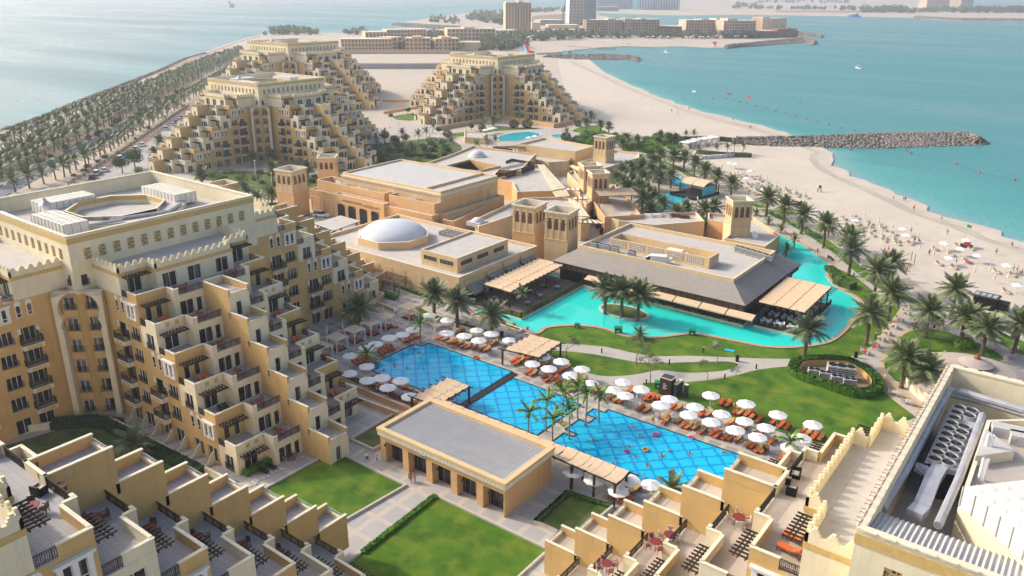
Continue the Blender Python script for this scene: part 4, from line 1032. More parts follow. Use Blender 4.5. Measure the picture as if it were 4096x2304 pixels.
def units(where,group,pts,z,sc=1.0,rz=0):
 for i,p in enumerate(pts):
  lb='%s air conditioner %s'%(nth(i+1),where)
  if AC_N[0]==0:o=AC0;o.location=(*p,z);o.rotation_euler.z=rz;o['label']=lb;o['group']=group;o.scale=(sc,)*3
  else:o=dup(AC0,(*p,z),rz,lb,group,sc)
  AC_N[0]+=1
units('beside the white dome, from the west','air conditioners beside the dome',[(-127.3+1.3*i,141.2+1.1*j)for i in range(6)for j in range(3)],5.3,.8)
CF='sandwall'
t=thing('conference_hall',(0,0,0),'big orange conference hall with a flat white roof and arcaded front','building')
b=MB('orange')
front=[(-185.5,149.2),(-137.5,149.2),(-137.5,151.9),(-136.2,152.3),(-136.2,178),(-141.2,178),(-185.5,176)]
blk(b,front,0,6.7,'orange',.5,'roof',.3)
b.build('front_range',t)
b=MB('orange');blk(b,[(-173.8,148.3),(-154.2,148.3),(-154.2,150.5),(-173.8,150.5)],0,7.3,'orange',.4,'roof',.3);b.build('entrance_bay',t)
for i,x in enumerate((-171.3,-166.9,-162.4,-157.8)):
 b=MB('black','darkwood');b.box(x-1.5,148.25,0,x+1.5,148.29,4.6,'black');b.box(x-1.1,148.22,0,x-1.0,148.25,3.4,'darkwood');b.box(x+1.0,148.22,0,x+1.1,148.25,3.4,'darkwood')
 b.build('doorway',t)
 b=MB('orange')
 for s_ in(-1,1):
  for q in range(3):b.box(x+s_*1.5,148.14,4.1+q*.25,x+s_*(1.5-.22*(q+1)),148.24,4.6+.0*q,'orange')
 b.build('arch_bracket',t)
for x in(-183.2,-178.2):
 b=MB('orange');b.box(x-1.9,149.12,0,x-1.7,149.19,4.6,'trim');b.box(x+1.7,149.12,0,x+1.9,149.19,4.6,'trim');b.box(x-1.9,149.12,4.6,x+1.9,149.19,4.8,'trim');b.build('wall_panel',t)
b=MB('orange');blk(b,[(-184.6,151.3),(-157,151.3),(-157,157),(-184.6,157)],6.2,9.2,'orange',2.2,'roof',.3);b.build('roof_screen',t)
b=MB('orange');blk(b,[(-155.2,151.3),(-138.6,151.3),(-138.6,171.5),(-142,171.5),(-142,155),(-155.2,155)],6.2,9.2,'orange',2.2,'roof',.3);b.build('roof_screen',t)
b=MB('sandwall');blk(b,[(-176.3,154),(-138.8,154),(-138.8,178.3),(-176.9,178.3)],0,12.0,'sandwall',.5,'roofwhite',.35);b.build('main_hall',t)
b=MB('trim')
for z0,z1,d in((10.6,10.95,.25),(10.95,11.3,.4)):
 b.box(-176.3-d,154-d,z0,-138.8+d,154-.001,z1);b.box(-138.8+.001,154,z0,-138.8+d,178.3,z1)
b.build('cornice',t)
for y in(160,163.5,167,170.5,174):
 b=MB('orange','band');b.box(-138.79,y-.9,3,-138.7,y+.9,9.0,'orange');b.box(-138.7,y-.7,3.2,-138.68,y+.7,8.6,'band');b.build('wall_panel',t)
b=MB('roof');b.face([(-144,155,11.56),(-139.4,155,11.56),(-139.4,177.6,11.56),(-144,177.6,11.56)],'roof');b.box(-144.3,154.4,11.5,-144,177.9,12.15,'sandwall');b.build('roof_strip',t)
units('behind the conference entrance screen, from the west','air conditioners on the conference centre',[(-182.5+2.2*i,153.4+.5*(i%2))for i in range(11)]+[(-153.5+2.3*i,153.3)for i in range(6)]+[(-140.4,158+2.4*i)for i in range(4)],7.0,1.05)
def duct_run(label,pts,z,w=.9):
 b=MB('duct')
 P=[(p[0],p[1],z)for p in pts]
 for a,c in zip(P[:-1],P[1:]):b.bar(a,c,w,None,w*.8)
 tag(b.build('air_duct'),label,'air duct')
duct_run('bent grey air duct over the conference entrance, nearest the driveway tower',[(-181,155.6),(-177,153.5),(-173.8,154)],8.4)
duct_run('bent grey air duct in the middle of the conference entrance roof',[(-172,155.8),(-168.5,152.8),(-165,153.5)],8.4)
duct_run('bent grey air duct at the corner of the conference roof',[(-150,153.3),(-146.5,153.2),(-145.5,156)],8.5,1.1)
def text(s_,size,loc,rot,m,name,parent=None,ext=.03,align='CENTER'):
 c=bpy.data.curves.new(name,'FONT');c.body=s_;c.size=size;c.extrude=ext;c.align_x=align;c.resolution_u=2
 c.materials.append(MATS[m]);o0=bpy.data.objects.new(name,c);COL.objects.link(o0);bpy.context.view_layer.update()
 me=bpy.data.meshes.new_from_object(o0.evaluated_get(bpy.context.evaluated_depsgraph_get()));bpy.data.objects.remove(o0)
 if not me.materials:me.materials.append(MATS[m])
 o=bpy.data.objects.new(name,me);COL.objects.link(o);o.location=loc;o.rotation_euler=rot
 if parent:o.parent=parent
 return o
text('CONFERENCE CENTER',.78,(-166.8,148.2,5.55),(PI/2,0,0),'midwood','sign_lettering',t)
text('مركز المؤتمرات',.9,(-159.0,148.2,5.5),(PI/2,0,0),'midwood','sign_lettering',t)
text('ZUMOURUD',.95,(15.9-.0+33.15+.05,21.4,3.45),(PI/2,0,PI/2),'darkgrey','shop_lettering',B1)
b_=bld('annex','low orange annex with a pale roof along the east side of the conference hall',[(-136.0,151.2),(-132.3,151.6),(-137.0,176.6),(-137.4,176.6),(-135.9,160)],5.6,'orange')
bld('link_building','long low roof running from the domed hall to the covered alley',grp(hB_,6,[(0,760),(375,590),(655,580),(765,590),(930,740),(860,760),(560,700),(330,720),(30,819)]),6.0,'sandwall')
bld('shop_wing','angular orange wing with a wide pale roof beside the striped alley',grp(hB_,6,[(340,540),(625,530),(735,510),(510,318),(455,330),(240,415),(165,430),(300,462)]),6.0,'orange')
ct=thing('courtyard_building',(0,0,0),'square orange building round an open courtyard, small white dome beside it','building')
OC=grp(hA,7.0,[(850,50),(1000,0),(1150,-60),(1560,-10),(1456,100),(1320,92),(1290,130),(1215,110)])
CI=grp(hA,7.0,[(970,70),(1130,28),(1322,68),(1175,100)])
def area(P):return sum(P[i][0]*P[(i+1)%len(P)][1]-P[(i+1)%len(P)][0]*P[i][1]for i in range(len(P)))
if area(OC)<0:OC=OC[::-1]
if area(CI)<0:CI=CI[::-1]
b=MB('orange');n_=len(OC);oi=inset(OC,.35)
for i in range(n_):
 j=(i+1)%n_
 b.face([(*OC[i],0),(*OC[j],0),(*OC[j],7),(*OC[i],7)],'orange');b.face([(*OC[i],7),(*OC[j],7),(*oi[j],7),(*oi[i],7)],'trim');b.face([(*oi[j],6.3),(*oi[i],6.3),(*oi[i],7),(*oi[j],7)],'orange')
co_=inset(CI,-.35)
for i in range(4):
 j=(i+1)%4
 b.face([(*CI[j],.1),(*CI[i],.1),(*CI[i],7),(*CI[j],7)],'orange');b.face([(*CI[i],7),(*CI[j],7),(*co_[j],7),(*co_[i],7)][::-1],'trim');b.face([(*co_[i],6.3),(*co_[j],6.3),(*co_[j],7),(*co_[i],7)],'orange')
kb=min(((i,j)for i in range(n_)for j in range(4)),key=lambda t_:(oi[t_[0]][0]-co_[t_[1]][0])**2+(oi[t_[0]][1]-co_[t_[1]][1])**2)
ring=oi[kb[0]:]+oi[:kb[0]+1]+[co_[(kb[1]-q)%4]for q in range(5)]
b.face([(*p,6.3)for p in ring],'roof');b.face([(*p,.1)for p in CI],'checker')
for i in range(4):
 p,q=Vector(CI[i]),Vector(CI[(i+1)%4]);d=(q-p).normalized();w_=Vector((-d.y,d.x));m_=int((q-p).length/3.2)
 for k in range(m_):
  c_=p.lerp(q,(k+.5)/m_)+w_*.03;b.obox(c_,d,w_,.8,.03,.1,3.6,'black');b.obox(c_,d,w_,1.1,.02,4.9,5.2,'band')
b.build('walls',ct)
b=MB('trim','dome');b.lathe([(3.0,0),(3.0,.6),(2.6,.65)],'trim',20);b.lathe([(2.6*math.cos(a),.6+1.5*math.sin(a))for a in[PI/2*k/7 for k in range(8)]],'dome',20)
x_,y_=hB_(15,250,6.5);tag(b.build('small_dome',None,(x_,y_,6.3),smooth=True),'small pale dome on a round kerb on the courtyard roof','dome')
x_,y_=hA(1180,425,6.3);b=MB('trim','dome');b.box(-2,-2,-1,2,2,.0,'roofwhite');b.lathe([(1.5*math.cos(a),1.0*math.sin(a))for a in[PI/2*k/7 for k in range(8)]],'dome',16)
tag(b.build('small_dome',None,(x_,y_,6.2),smooth=False),'tiny white dome on a square plinth just west of the close tower pair','dome')
bld('rear_hall','long sand coloured hall with blind arches beside the oval pool',grp(hB_,8,[(345,152),(812,212),(962,168),(560,100)]),8.0,'sandwall')
bld('rear_annex','low pale roof in front of the rear hall with blind arches',grp(hB_,5.0,[(145,210),(600,300),(745,290),(830,250),(440,190),(350,160),(150,170)]),5.0,'sandwall')
bld('tower_annex','low building under the tower near the oval pool',grp(hB_,5.2,[(830,300),(960,265),(1130,200),(1328,225),(1328,262),(1060,345),(1020,345),(880,310)]),5.2,'sandwall')
rt=MB('sandwall','trim')
for i,(x,y)in enumerate(((470,205),(570,220),(670,235),(765,245))):
 pass
def slat_screen(label,pts,z0,z1):
 b=MB('darkwood')
 P=[Vector(p)for p in pts]
 for a,c in zip(P[:-1],P[1:]):
  L_=(c-a).length;n=max(2,int(L_/.42));d=(c-a)/n
  for k in range(n+1):
   p=a+d*k;b.box(p.x-.13,p.y-.13,z0,p.x+.13,p.y+.13,z1)
  b.bar((*a,z1-.05),(*c,z1-.05),.12);b.bar((*a,z0+.2),(*c,z0+.2),.12)
 return tag(b.build('slat_screen'),label,'screen')
SC=grp(hB_,7.0,[(172,405),(478,318),(405,285),(252,320)])
slat_screen('brown slatted screen round the air conditioners on the angular wing',[hB_(172,415,6),hB_(245,415,6),hB_(478,350,6)],5.4,7.2)
slat_screen('brown slatted screen behind the air conditioners on the angular wing',[hB_(252,320,6),hB_(300,300,6),hB_(470,330,6)],5.4,7.2)
slat_screen('brown slatted screen on the edge of the rear roof above the oval pool',[hB_(148,213,5),hB_(300,232,5)],4.4,6.8)
slat_screen('short slatted screen beside the curved frame of the rear roof',[hB_(380,205,5),hB_(435,205,5)],4.4,6.8)
units('inside the slatted screen, from the west','air conditioners in the slatted screen',[hB_(195+26*i,372-6*i,6)for i in range(10)],5.3,1.2)
b=MB('darkwood')
p0=Vector(hB_(245,240,4.6));p1=Vector(hB_(405,240,4.6));d=(p1-p0).normalized();w=Vector((-d.y,d.x))
for k in range(3):
 o_=p0+(p1-p0)*k/2
 b.tube([(*(o_+w*t_*3),4.5+2.9*math.sin(PI*(t_+1)/2.0))for t_ in(-1,-.7,-.35,0,.35,.7,1)],.14,None,4)
for k in range(8):
 t_=-.8+1.6*k/7;z_=4.5+2.9*math.sin(PI*(t_+1)/2.0);q=w*t_*3;b.bar((*(p0+q),z_),(*(p1+q),z_),.14)
tag(b.build('arched_frame'),'dark arched timber frame on the rear roof above the oval pool','roof frame')
def slat_roof(label,poly,z,n):
 b=MB('trim','midwood');a,c,d,e=[Vector(p)for p in poly]
 for k in range(n):
  t0=(k+.08)/n;t1=(k+.66)/n
  P=[a.lerp(c,t0),a.lerp(c,t1),e.lerp(d,t1),e.lerp(d,t0)]
  b.prism([tuple(p)for p in P],z,z+.12,'trim',bottom=True)
 b.bar((*a,z-.08),(*c,z-.08),.14,'midwood');b.bar((*e,z-.08),(*d,z-.08),.14,'midwood')
 return tag(b.build('slatted_roof'),label,'slatted roof')
slat_roof('long slatted alley roof from the rear hall to the twin towers',[hB_(x,y,6.2)for x,y in((505,322),(560,318),(735,508),(625,530))],6.1,6)
slat_roof('slatted roof at the crossing of the alleys',[hB_(x,y,6.2)for x,y in((625,540),(740,520),(770,575),(655,585))],6.15,8)
slat_roof('narrow pale canopy bridging to the set back yellow tower',[hB_(x,y,6.4)for x,y in((735,510),(855,508),(858,528),(740,525))],6.3,3)
slat_roof('narrow pale canopy bridging to the front yellow tower',[hB_(x,y,6.4)for x,y in((795,582),(915,578),(920,597),(800,600))],6.3,3)
slat_roof('slatted roof strip beside the close tower pair',[hB_(x,y,6.0)for x,y in((780,590),(850,640),(930,745),(860,740))],6.1,5)
slat_roof('slatted roof strip between the tower pair and the restaurant roof',[hB_(x,y,5.4)for x,y in((840,750),(1000,775),(1060,800),(830,790))],5.4,5)
for i,(x,y)in enumerate(((540,300),(640,305),(700,300))):pass
t=thing('terrace_building',(0,0,0),'orange building with a shaded dining terrace on its roof beside the palm grove','building')
TP=grp(hB_,5.6,[(1050,742),(1345,725),(1215,560),(1125,478),(950,610)])
b=MB('orange');blk(b,TP,0,5.6,'orange',.55,'terrace_pale',.35,'orange');b.build('walls',t)
for k in range(6):
 p=Vector(TP[0]).lerp(Vector(TP[-1]),(k+.5)/6)
 b=MB('black');b.box(-.5,-.5,0,.5,.5,1.7);b.build('window',t,(p.x-.25,p.y-.1,1.5 if k%2 else .4),R(-45))
bld('stair_block','orange walled stair and store west of the twin yellow towers',grp(hB_,6.0,[(748,385),(838,480),(838,570),(900,640),(960,600),(905,500),(800,360)]),6.0,'sandwall')
def fabric_pergola(label,P4,z,nb,ns,posts=None,name='pergola',zb=0,beams='darkwood',cloth='shadecloth',sag=.28,ext=1.0,nrow=1,miss=()):
 """P4 = a,b,c,d; beams run a->b, cloth strips between, sagging"""
 a,b2,c,d=[Vector(p)for p in P4]
 ce=(a+b2+c+d)/4
 t=thing(name,(ce.x,ce.y,zb),label,'pergola')
 def L(p,zz):return(p.x-ce.x,p.y-ce.y,zz-zb)
 bm=MB(beams)
 for e0,e1 in((a,d),(b2,c),((a+b2)/2,(d+c)/2)):bm.bar(L(e0,z-.2),L(e1,z-.2),.2)
 ex=(b2-a).normalized()*ext
 for k in range(nb+1):
  p,q=a.lerp(d,k/nb),b2.lerp(c,k/nb);bm.bar(L(p-ex,z-.02),L(q+ex,z-.02),.11,None,.16)
 bm.build('beams',t)
 cl_=MB(cloth)
 for r_ in range(nrow):
  for k in range(nb):
   if(r_,k)in miss:continue
   u0,u1=(r_+.02)/nrow,(r_+.98)/nrow
   g_=[]
   for i in range(7):
    v=(k+i/6)/nb;zz=z+.14-sag*math.sin(PI*i/6)+(.05 if r_%2 else 0)
    g_.append([L(a.lerp(b2,u0).lerp(d.lerp(c,u0),v),zz),L(a.lerp(b2,u1).lerp(d.lerp(c,u1),v),zz)])
   for i in range(6):cl_.face([g_[i][0],g_[i][1],g_[i+1][1],g_[i+1][0]])
 cl_.build('shade_cloth',t)
 for p in(posts or[a,b2,c,d]):
  p=Vector(p);q=MB(beams,'orange');q.box(-.13,-.13,0,.13,.13,z-zb-.1,beams)
  q.build('post',t,(p.x-ce.x,p.y-ce.y,0))
 return t
PG=grp(hB_,8.7,[(1010,578),(1330,570),(1270,512),(965,520)])
fabric_pergola('pale wavy shade over the roof terrace beside the palm grove',[PG[0],PG[1],PG[2],PG[3]],8.7,5,1,None,zb=5.1,beams='midwood',nrow=7,sag=.4,ext=.9)
PG=grp(hB_,8.2,[(765,335),(850,385),(845,350),(790,325)])
fabric_pergola('small shade canopy behind the set back yellow tower',PG,8.2,4,1,None,zb=5.4,beams='midwood',nrow=2)
t=thing('restaurant',(0,0,0),'lagoon restaurant with a wide brown sloping roof round a flat sand coloured roof','restaurant')
ex0,ex1,ey0,ey1,ez=-96.0,-50.9,143.2,175.5,4.7
rx0,rx1,ry0,ry1,rz_=-91.8,-55.4,147.6,171,7.3
tilemat('shingle',(.31,.275,.24),(.345,.305,.27),(.20,.175,.15),.9,.28,.9,off=.5,mortar=.02)
b=MB('shingle','darkwood')
E4=[(ex0,ey0),(ex1,ey0),(ex1,ey1),(ex0,ey1)];R4=[(rx0,ry0),(rx1,ry0),(rx1,ry1),(rx0,ry1)]
for i in range(4):
 j=(i+1)%4;b.face([(*E4[i],ez),(*E4[j],ez),(*R4[j],rz_),(*R4[i],rz_)],'shingle');b.face([(*E4[i],ez-.2),(*E4[j],ez-.2),(*E4[j],ez),(*E4[i],ez)],'darkwood')
b.face([(*p,ez-.2)for p in E4][::-1],'darkwood');b.build('sloping_roof',t)
b=MB('sandwall');blk(b,R4,6.0,8.0,'sandwall',.75,'roof',.35);b.build('flat_roof',t)
b=MB('darkwood','black');b.box(ex0+1.4,ey0+1.2,.4,ex1-1.2,ey1-1.2,ez-.25,'black');b.build('core_walls',t)
b=MB('midwood','darkwood')
for k in range(31):
 x=ex0+.4+(ex1-ex0-.8)*k/30;b.box(x-.06,ey0+.26,ez-1.5,x+.06,ey0+.4,ez-.2,'darkwood')
for k in range(22):
 y=ey0+.4+(ey1-ey0-.8)*k/21;b.box(ex1-.4,y-.06,ez-1.5,ex1-.26,y+.06,ez-.2,'darkwood')
b.box(ex0+.4,ey0+.4,ez-1.45,ex1-.4,ey0+.44,ez-.25,'wicker');b.box(ex1-.44,ey0+.44,ez-1.45,ex1-.4,ey1-.4,ez-.25,'wicker');b.build('wooden_screen',t)
b=MB('white','trim');b.box(-88,143.6,-.3,-51.1,144.6,.5,'trim');b.box(-52.1,144.6,-.3,-51.1,175,.5,'trim');b.build('plinth',t)
b=MB('darkwood');
def railrun(b,p,q,z,h=1.0,sp=.16,m='darkwood',post=2.4):
 p,q=Vector(p),Vector(q);L_=(q-p).length;n=max(1,int(L_/sp))
 b.bar((*p,z+h),(*q,z+h),.09,m);b.bar((*p,z+.12),(*q,z+.12),.07,m)
 for k in range(n+1):
  c=p.lerp(q,k/n);b.box(c.x-.022,c.y-.022,z+.1,c.x+.022,c.y+.022,z+h,m)
 n=max(1,round(L_/post))
 for k in range(n+1):
  c=p.lerp(q,k/n);b.box(c.x-.1,c.y-.1,z,c.x+.1,c.y+.1,z+h+.15,m)
railrun(b,(-88,143.7),(-51.2,143.7),.5);railrun(b,(-51.2,143.7),(-51.2,174),.5)
b.build('railing',t)
for k in range(14):
 x=-88+36.8*k/13;b=MB('darkwood');b.box(-.13,-.13,.5,.13,.13,ez-.2);b.build('post',t,(x,143.75,0))
for k in range(5):
 x=-73.8+5.6*k;b=MB('shadecloth');b.face([(-2.7,0,3.35),(2.7,0,3.35),(2.7,-1.7,2.75),(-2.7,-1.7,2.75)][::-1]);b.face([(-2.7,-1.7,2.75),(2.7,-1.7,2.75),(2.7,-1.7,2.5),(-2.7,-1.7,2.5)][::-1]);b.build('awning',t,(x,143.3,0))
b=MB('shadecloth');b.face([(-2.9,0,3.3),(2.9,0,3.3),(2.9,-1.8,2.8),(-2.9,-1.8,2.8)][::-1]);b.build('awning',t,(-83.6,143.3,0))
LE=[(-86.6,152.2),(-62.8,152.2),(-62.8,157.2),(-86.6,157.2)]
b=MB('sandwall');b.ring(LE,.3,7.2,9.6,'sandwall','sandwall')
b.build('roof_enclosure',t)
def screen_mat():
 m=bpy.data.materials.new('whitelattice');t_,N,L=nt(m);bs=N['Principled BSDF'];bs.inputs['Roughness'].default_value=.8
 tc=N.new('ShaderNodeTexCoord');v=N.new('ShaderNodeTexVoronoi');v.feature='DISTANCE_TO_EDGE';v.inputs['Scale'].default_value=2.3;v.inputs['Randomness'].default_value=.1
 L.new(tc.outputs['Object'],v.inputs['Vector']);r=N.new('ShaderNodeValToRGB');r.color_ramp.interpolation='CONSTANT'
 r.color_ramp.elements[0].color=(.66,.62,.54,1);r.color_ramp.elements[1].color=(.22,.17,.12,1);r.color_ramp.elements[1].position=.16
 L.new(v.outputs['Distance'],r.inputs['Fac']);L.new(r.outputs['Color'],bs.inputs['Base Color']);MATS['whitelattice']=m
screen_mat()
for k in range(5):
 x=-84.3+4.6*k;b=MB('whitelattice','trim');b.box(-1.9,-.04,0,1.9,0,1.4,'whitelattice');b.build('lattice_panel',t,(x,152.19,7.9))
b=MB('whitelattice');b.box(-1.9,-.04,0,1.9,0,1.4);b.build('lattice_panel',t,(-62.79,154.7,7.9),PI/2)
units('before the restaurant lattice panels, from the west','air conditioners on the restaurant',[(-89.3,150.0),(-87.9,150.3),(-86.0,150.1),(-84.0,150.2),(-79.5,149.6)],7.26,1.1)
units('at the far edge of the restaurant roof','air conditioners on the restaurant',[(-62.4+1.5*i,167.3-.4*i)for i in range(6)],7.26,1.15)
def bigunit(label,loc,rz=0):
 t_=thing('air_handler',loc,label,'air handling unit',rz=rz)
 b=MB('tank','duct');b.box(-2.2,-.9,.2,1.2,.9,1.7,'tank');b.box(1.2,-.7,.3,2.2,.7,1.3,'tank');b.build('casing',t_)
 b=MB('duct','darkgrey');b.face([(-2.2,-.9,1.7),(-2.2,.9,1.7),(-3.1,.9,1.1),(-3.1,-.9,1.1)],'duct');b.box(-3.1,-.9,.4,-2.2,.9,1.1,'darkgrey');b.build('hood',t_)
bigunit('big white air handling unit in front of the lattice panels',(-72.5,149.6,7.26),.35)
bigunit('air handling unit inside the latticed roof enclosure',(-71.5,155.3,7.26),.1)
t=thing('lounge_deck',(0,0,0),'timber lounge deck at the corner of the lagoon with a dark railing','deck')
DK=[(-101.9,121.4),(-99.5,121.2),(-99.2,120.0),(-87.3,119.9),(-88.0,144.2),(-101.9,145)]
b=MB('planks','trim');b.prism(DK,.0,.45,'trim','planks');b.build('deck_boards',t)
b=MB('darkwood');railrun(b,(-99.2,120.1),(-87.5,120.0),.45);railrun(b,(-87.5,120),(-88.1,144),.45);b.build('railing',t)
b=MB('lawn');b.sheet([(-98.5,120.4),(-87.7,120.3),(-88.3,143.5),(-89.9,143.5),(-89.4,121.8),(-98.5,121.8)],.47);o=b.build('planting_strip',t)
fabric_pergola('long pale cloth pergola over the lounge deck',[(-99.6,122.6),(-92.3,122.3),(-93.2,143.6),(-100.4,143.6)],4.1,13,1,[(-99.3,123),(-92.5,122.8),(-93,130),(-93.2,137),(-93.3,143.2),(-99.8,130),(-100,137),(-100.2,143.2)],zb=.45,nrow=3)
for i,(y,hh)in enumerate(((121.9,0),(125.2,0),(130.0,.4),(136.0,.5),(141.6,.6))):
 lb=['awning at the lagoon corner of the domed hall','second striped awning from the lagoon corner of the domed hall','middle striped awning on the domed hall','fourth striped awning from the lagoon corner, on the taller wall','striped awning of the domed hall nearest the tower pair'][i]
 b=MB('shadecloth');
 if 'stripes' not in MATS:tilemat('stripes',(.16,.18,.15),(.16,.18,.15),(.34,.35,.30),.28,50,.85,mortar=.07)
 b=MB('stripes','darkwood');w=1.65 if i<2 else 2.4
 b.face([(0,-w,3.9+hh),(0,w,3.9+hh),(2.2,w,2.6+hh),(2.2,-w,2.6+hh)][::-1],'stripes');b.face([(2.2,-w,2.6+hh),(2.2,w,2.6+hh),(2.2,w,2.3+hh),(2.2,-w,2.3+hh)][::-1],'stripes')
 tag(b.build('awning',None,(DX1+.56,y,0)),lb if 'striped' in lb else 'striped '+lb,'awning','striped awnings of the domed hall')
t=thing('dining_deck',(0,0,0),'dark dining deck standing in the lagoon east of the restaurant','deck')
DD=frs(ff,[(610,985),(850,1040),(960,1060),(1150,780),(870,640),(620,880)])
DD=[ff(612,975,.5),ff(875,1040,.5),ff(1150,775,.5),ff(900,640,.5)]
DD=[(-49.6,145.2),(-40.6,145.4),(-40.9,165.5),(-50.6,166.2)]
b=MB('planks','trim');b.prism(DD,-.2,.5,'trim','darkwood');b.build('deck_boards',t)
b=MB('darkwood');railrun(b,DD[0],DD[1],.5);railrun(b,DD[1],DD[2],.5);b.build('railing',t)
fabric_pergola('pale cloth pergola over the dining deck in the lagoon',[(-50.2,147.6),(-41.0,147.6),(-41.2,165.2),(-50.7,165.8)],4.3,14,1,[(-49.8,148),(-41.4,148),(-41.5,154),(-41.5,160),(-41.6,165),(-50.2,156),(-50.3,165)],zb=.5,nrow=3,ext=1.3)
bld('kitchen_wing','long low roof littered with folded awnings behind the restaurant',grp(hC,5.2,[(350,95),(760,70),(880,68),(930,122),(640,145),(430,118)]),5.2,'sandwall')
bld('beach_annex','low flat annex around the wind tower with two square windows',grp(hC,5.0,[(1045,222),(1282,270),(1370,205),(1215,100),(950,72),(950,110),(1040,130),(1100,175)]),5.0,'orange')
for i,(x,y,c)in enumerate(((520,102,'wicker'),(600,98,'tank'),(655,98,'tank'),(710,98,'grey'),(760,98,'wicker'),(815,105,'wicker'))):
 p=hC(x,y,4.5);b=MB(c);b.box(-1.3,-.5,0,1.3,.5,.45,c);b.box(-1.1,-.35,.45,.9,.4,.8,c)
 tag(b.build('folded_awning',None,(*p,4.46),R(15*(i%3))),'%s of the folded covers lying on the low roof behind the restaurant'%nth(i+1),'folded cover','folded covers on the low roof')
def dish(label,loc,r=.8,rz=0):
 t_=thing('satellite_dish',loc,label,'satellite dish',rz=rz)
 b=MB('white');b.lathe([(0,.0),(r*.5,.06),(r*.85,.2),(r,.34)],'white',16);o_=b.build('reflector',t_,(0,0,1.0));o_.rotation_euler=(R(60),0,0)
 b=MB('grey');b.tube([(0,0,0),(0,0,1.0)],.05);b.build('mast',t_)
dish('white satellite dish on the annex roof beside the beach tower',(*hC(1215,225,4.3),4.26),.9,1)
t=thing('pool_house',(0,0,0),'orange pool house with a corrugated roof between the lawns and the pools','pool house')
px0,px1,py0,py1=-72.9,-51.25,67.25,77.5
b=MB('orange')
ops=[]
bays=[(-71.6,-68.3),(-67.15,-63.85),(-62.7,-59.35),(-58.2,-54.85),(-53.95+.2,-51.75+.0)]
bays=[(.95+4.32*k,.95+4.32*k+3.25)for k in range(5)]
b.wall((px0,py0),(1,0),(0,-1),px1-px0,0,4.1,[(a0,a1,0,3.35)for a0,a1 in bays],'orange',1.3)
b.wall((px1,py0),(0,1),(1,0),py1-py0,0,4.1,[],'orange');b.wall((px1,py1),(-1,0),(0,1),px1-px0,0,4.1,[],'orange');b.wall((px0,py1),(0,-1),(-1,0),py1-py0,0,4.1,[],'orange')
b.build('walls',t)
b=MB('trim','sandwall');PR=rect(px0-.25,py0-.25,px1+.25,py1+.25)
b.ring(PR,.9,4.1,4.75,'trim','sandwall');PR2=rect(px0-.35,py0-.35,px1+.35,py1+.35);b.ring(PR2,.75,4.75,5.2,'sandwall','sandwall')
b.face([(*p,4.1)for p in PR][::-1],'trim')
for k in range(36):
 x=px0+.3+k*.6;b.box(x-.18,py0-.29,4.28,x+.18,py0-.25,4.58,'white_stone')
for k in range(17):
 y=py0+.3+k*.6;b.box(px1+.25,y-.18,4.28,px1+.29,y+.18,4.58,'white_stone')
b.build('parapet',t)
b=MB('roofwhite')
N_=46;W_=px1-px0-1.2
zz=4.78
for k in range(N_):
 x0=px0+.6+W_*k/N_;x1=px0+.6+W_*(k+1)/N_;xm=(x0+x1)/2
 b.face([(x0,py0+.6,zz),(xm,py0+.6,zz+.13),(xm,py1-.6,zz+.13),(x0,py1-.6,zz)]);b.face([(xm,py0+.6,zz+.13),(x1,py0+.6,zz),(x1,py1-.6,zz),(xm,py1-.6,zz+.13)])
b.build('corrugated_roof',t)
for a0,a1 in bays:
 b=MB('glass','darkgrey');w=a1-a0
 b.face([(0,0,0),(w,0,0),(w,0,3.35),(0,0,3.35)],'glass')
 for k in range(5):x=w*k/4;b.box(x-.05,-.06,0,x+.05,0,3.35,'darkgrey')
 b.box(.05,-.06,3.2,w-.05,0,3.35,'darkgrey');b.build('glass_door',t,(px0+a0,py0+1.25,0))
b=MB('white','grey');b.box(-.55,-.08,0,.55,0,.6,'grey');b.box(-.47,-.1,.08,.47,-.08,.52,'white');o_=b.build('sign_plate',t,(-64.9,py0-.01,3.45))
text('SPLASH',.26,(-64.9,py0-.13,3.63),(PI/2,0,0),'darkgrey','sign_lettering',t)
for x in(-71.9,-66.5,-62.3,-58.0,-53.7,-51.6):
 b=MB('darkgrey');b.box(-.1,-.2,0,.1,0,.35);b.build('wall_lamp',t,(x,py0,2.6))
mat('frond',(.155,.195,.075),.6,.35,.8,col2=(.07,.11,.04),second=(2.0,(.24,.26,.12)),spec=.4)
mat('frond_bright',(.10,.22,.03),.7,.35,.8,col2=(.05,.12,.02),second=(2.0,(.26,.34,.05)))
mat('frond_grey',(.15,.18,.10),.75,.3,.8,col2=(.08,.11,.05))
mat('drythatch',(.30,.22,.11),.9,.3,2)
mat('trunk',(.20,.15,.10),.95,.3,3,col2=(.09,.065,.045))
mat('trunk_pale',(.33,.29,.23),.95,.25,2)
mat('leaf',(.05,.11,.018),.8,.45,.9,col2=(.02,.055,.01),second=(3,(.10,.17,.03)))
mat('leaf_bright',(.15,.30,.02),.8,.4,.9,col2=(.07,.17,.01),second=(3,(.25,.38,.04)))
mat('leaf_dark',(.022,.06,.014),.8,.45,.9,col2=(.01,.03,.008))
mat('leaf_olive',(.16,.17,.08),.85,.4,.9,col2=(.09,.10,.05))
mat('twig',(.30,.25,.17),.9,.3,2)
mat('hedge_green',(.05,.145,.008),.85,.4,1.2,col2=(.02,.07,.005),second=(5,(.12,.24,.02)))
def hgt(xb,yb,yt,z0=0):
 X,Y=at(xb,yb,z0);lo,hi=z0,55
 for _ in range(40):
  m=(lo+hi)/2;q=Vector((X,Y,m-H));w=q.dot(FW);y=CY-F*q.dot(UP)/w
  if y>yt:lo=m
  else:hi=m
 return lo
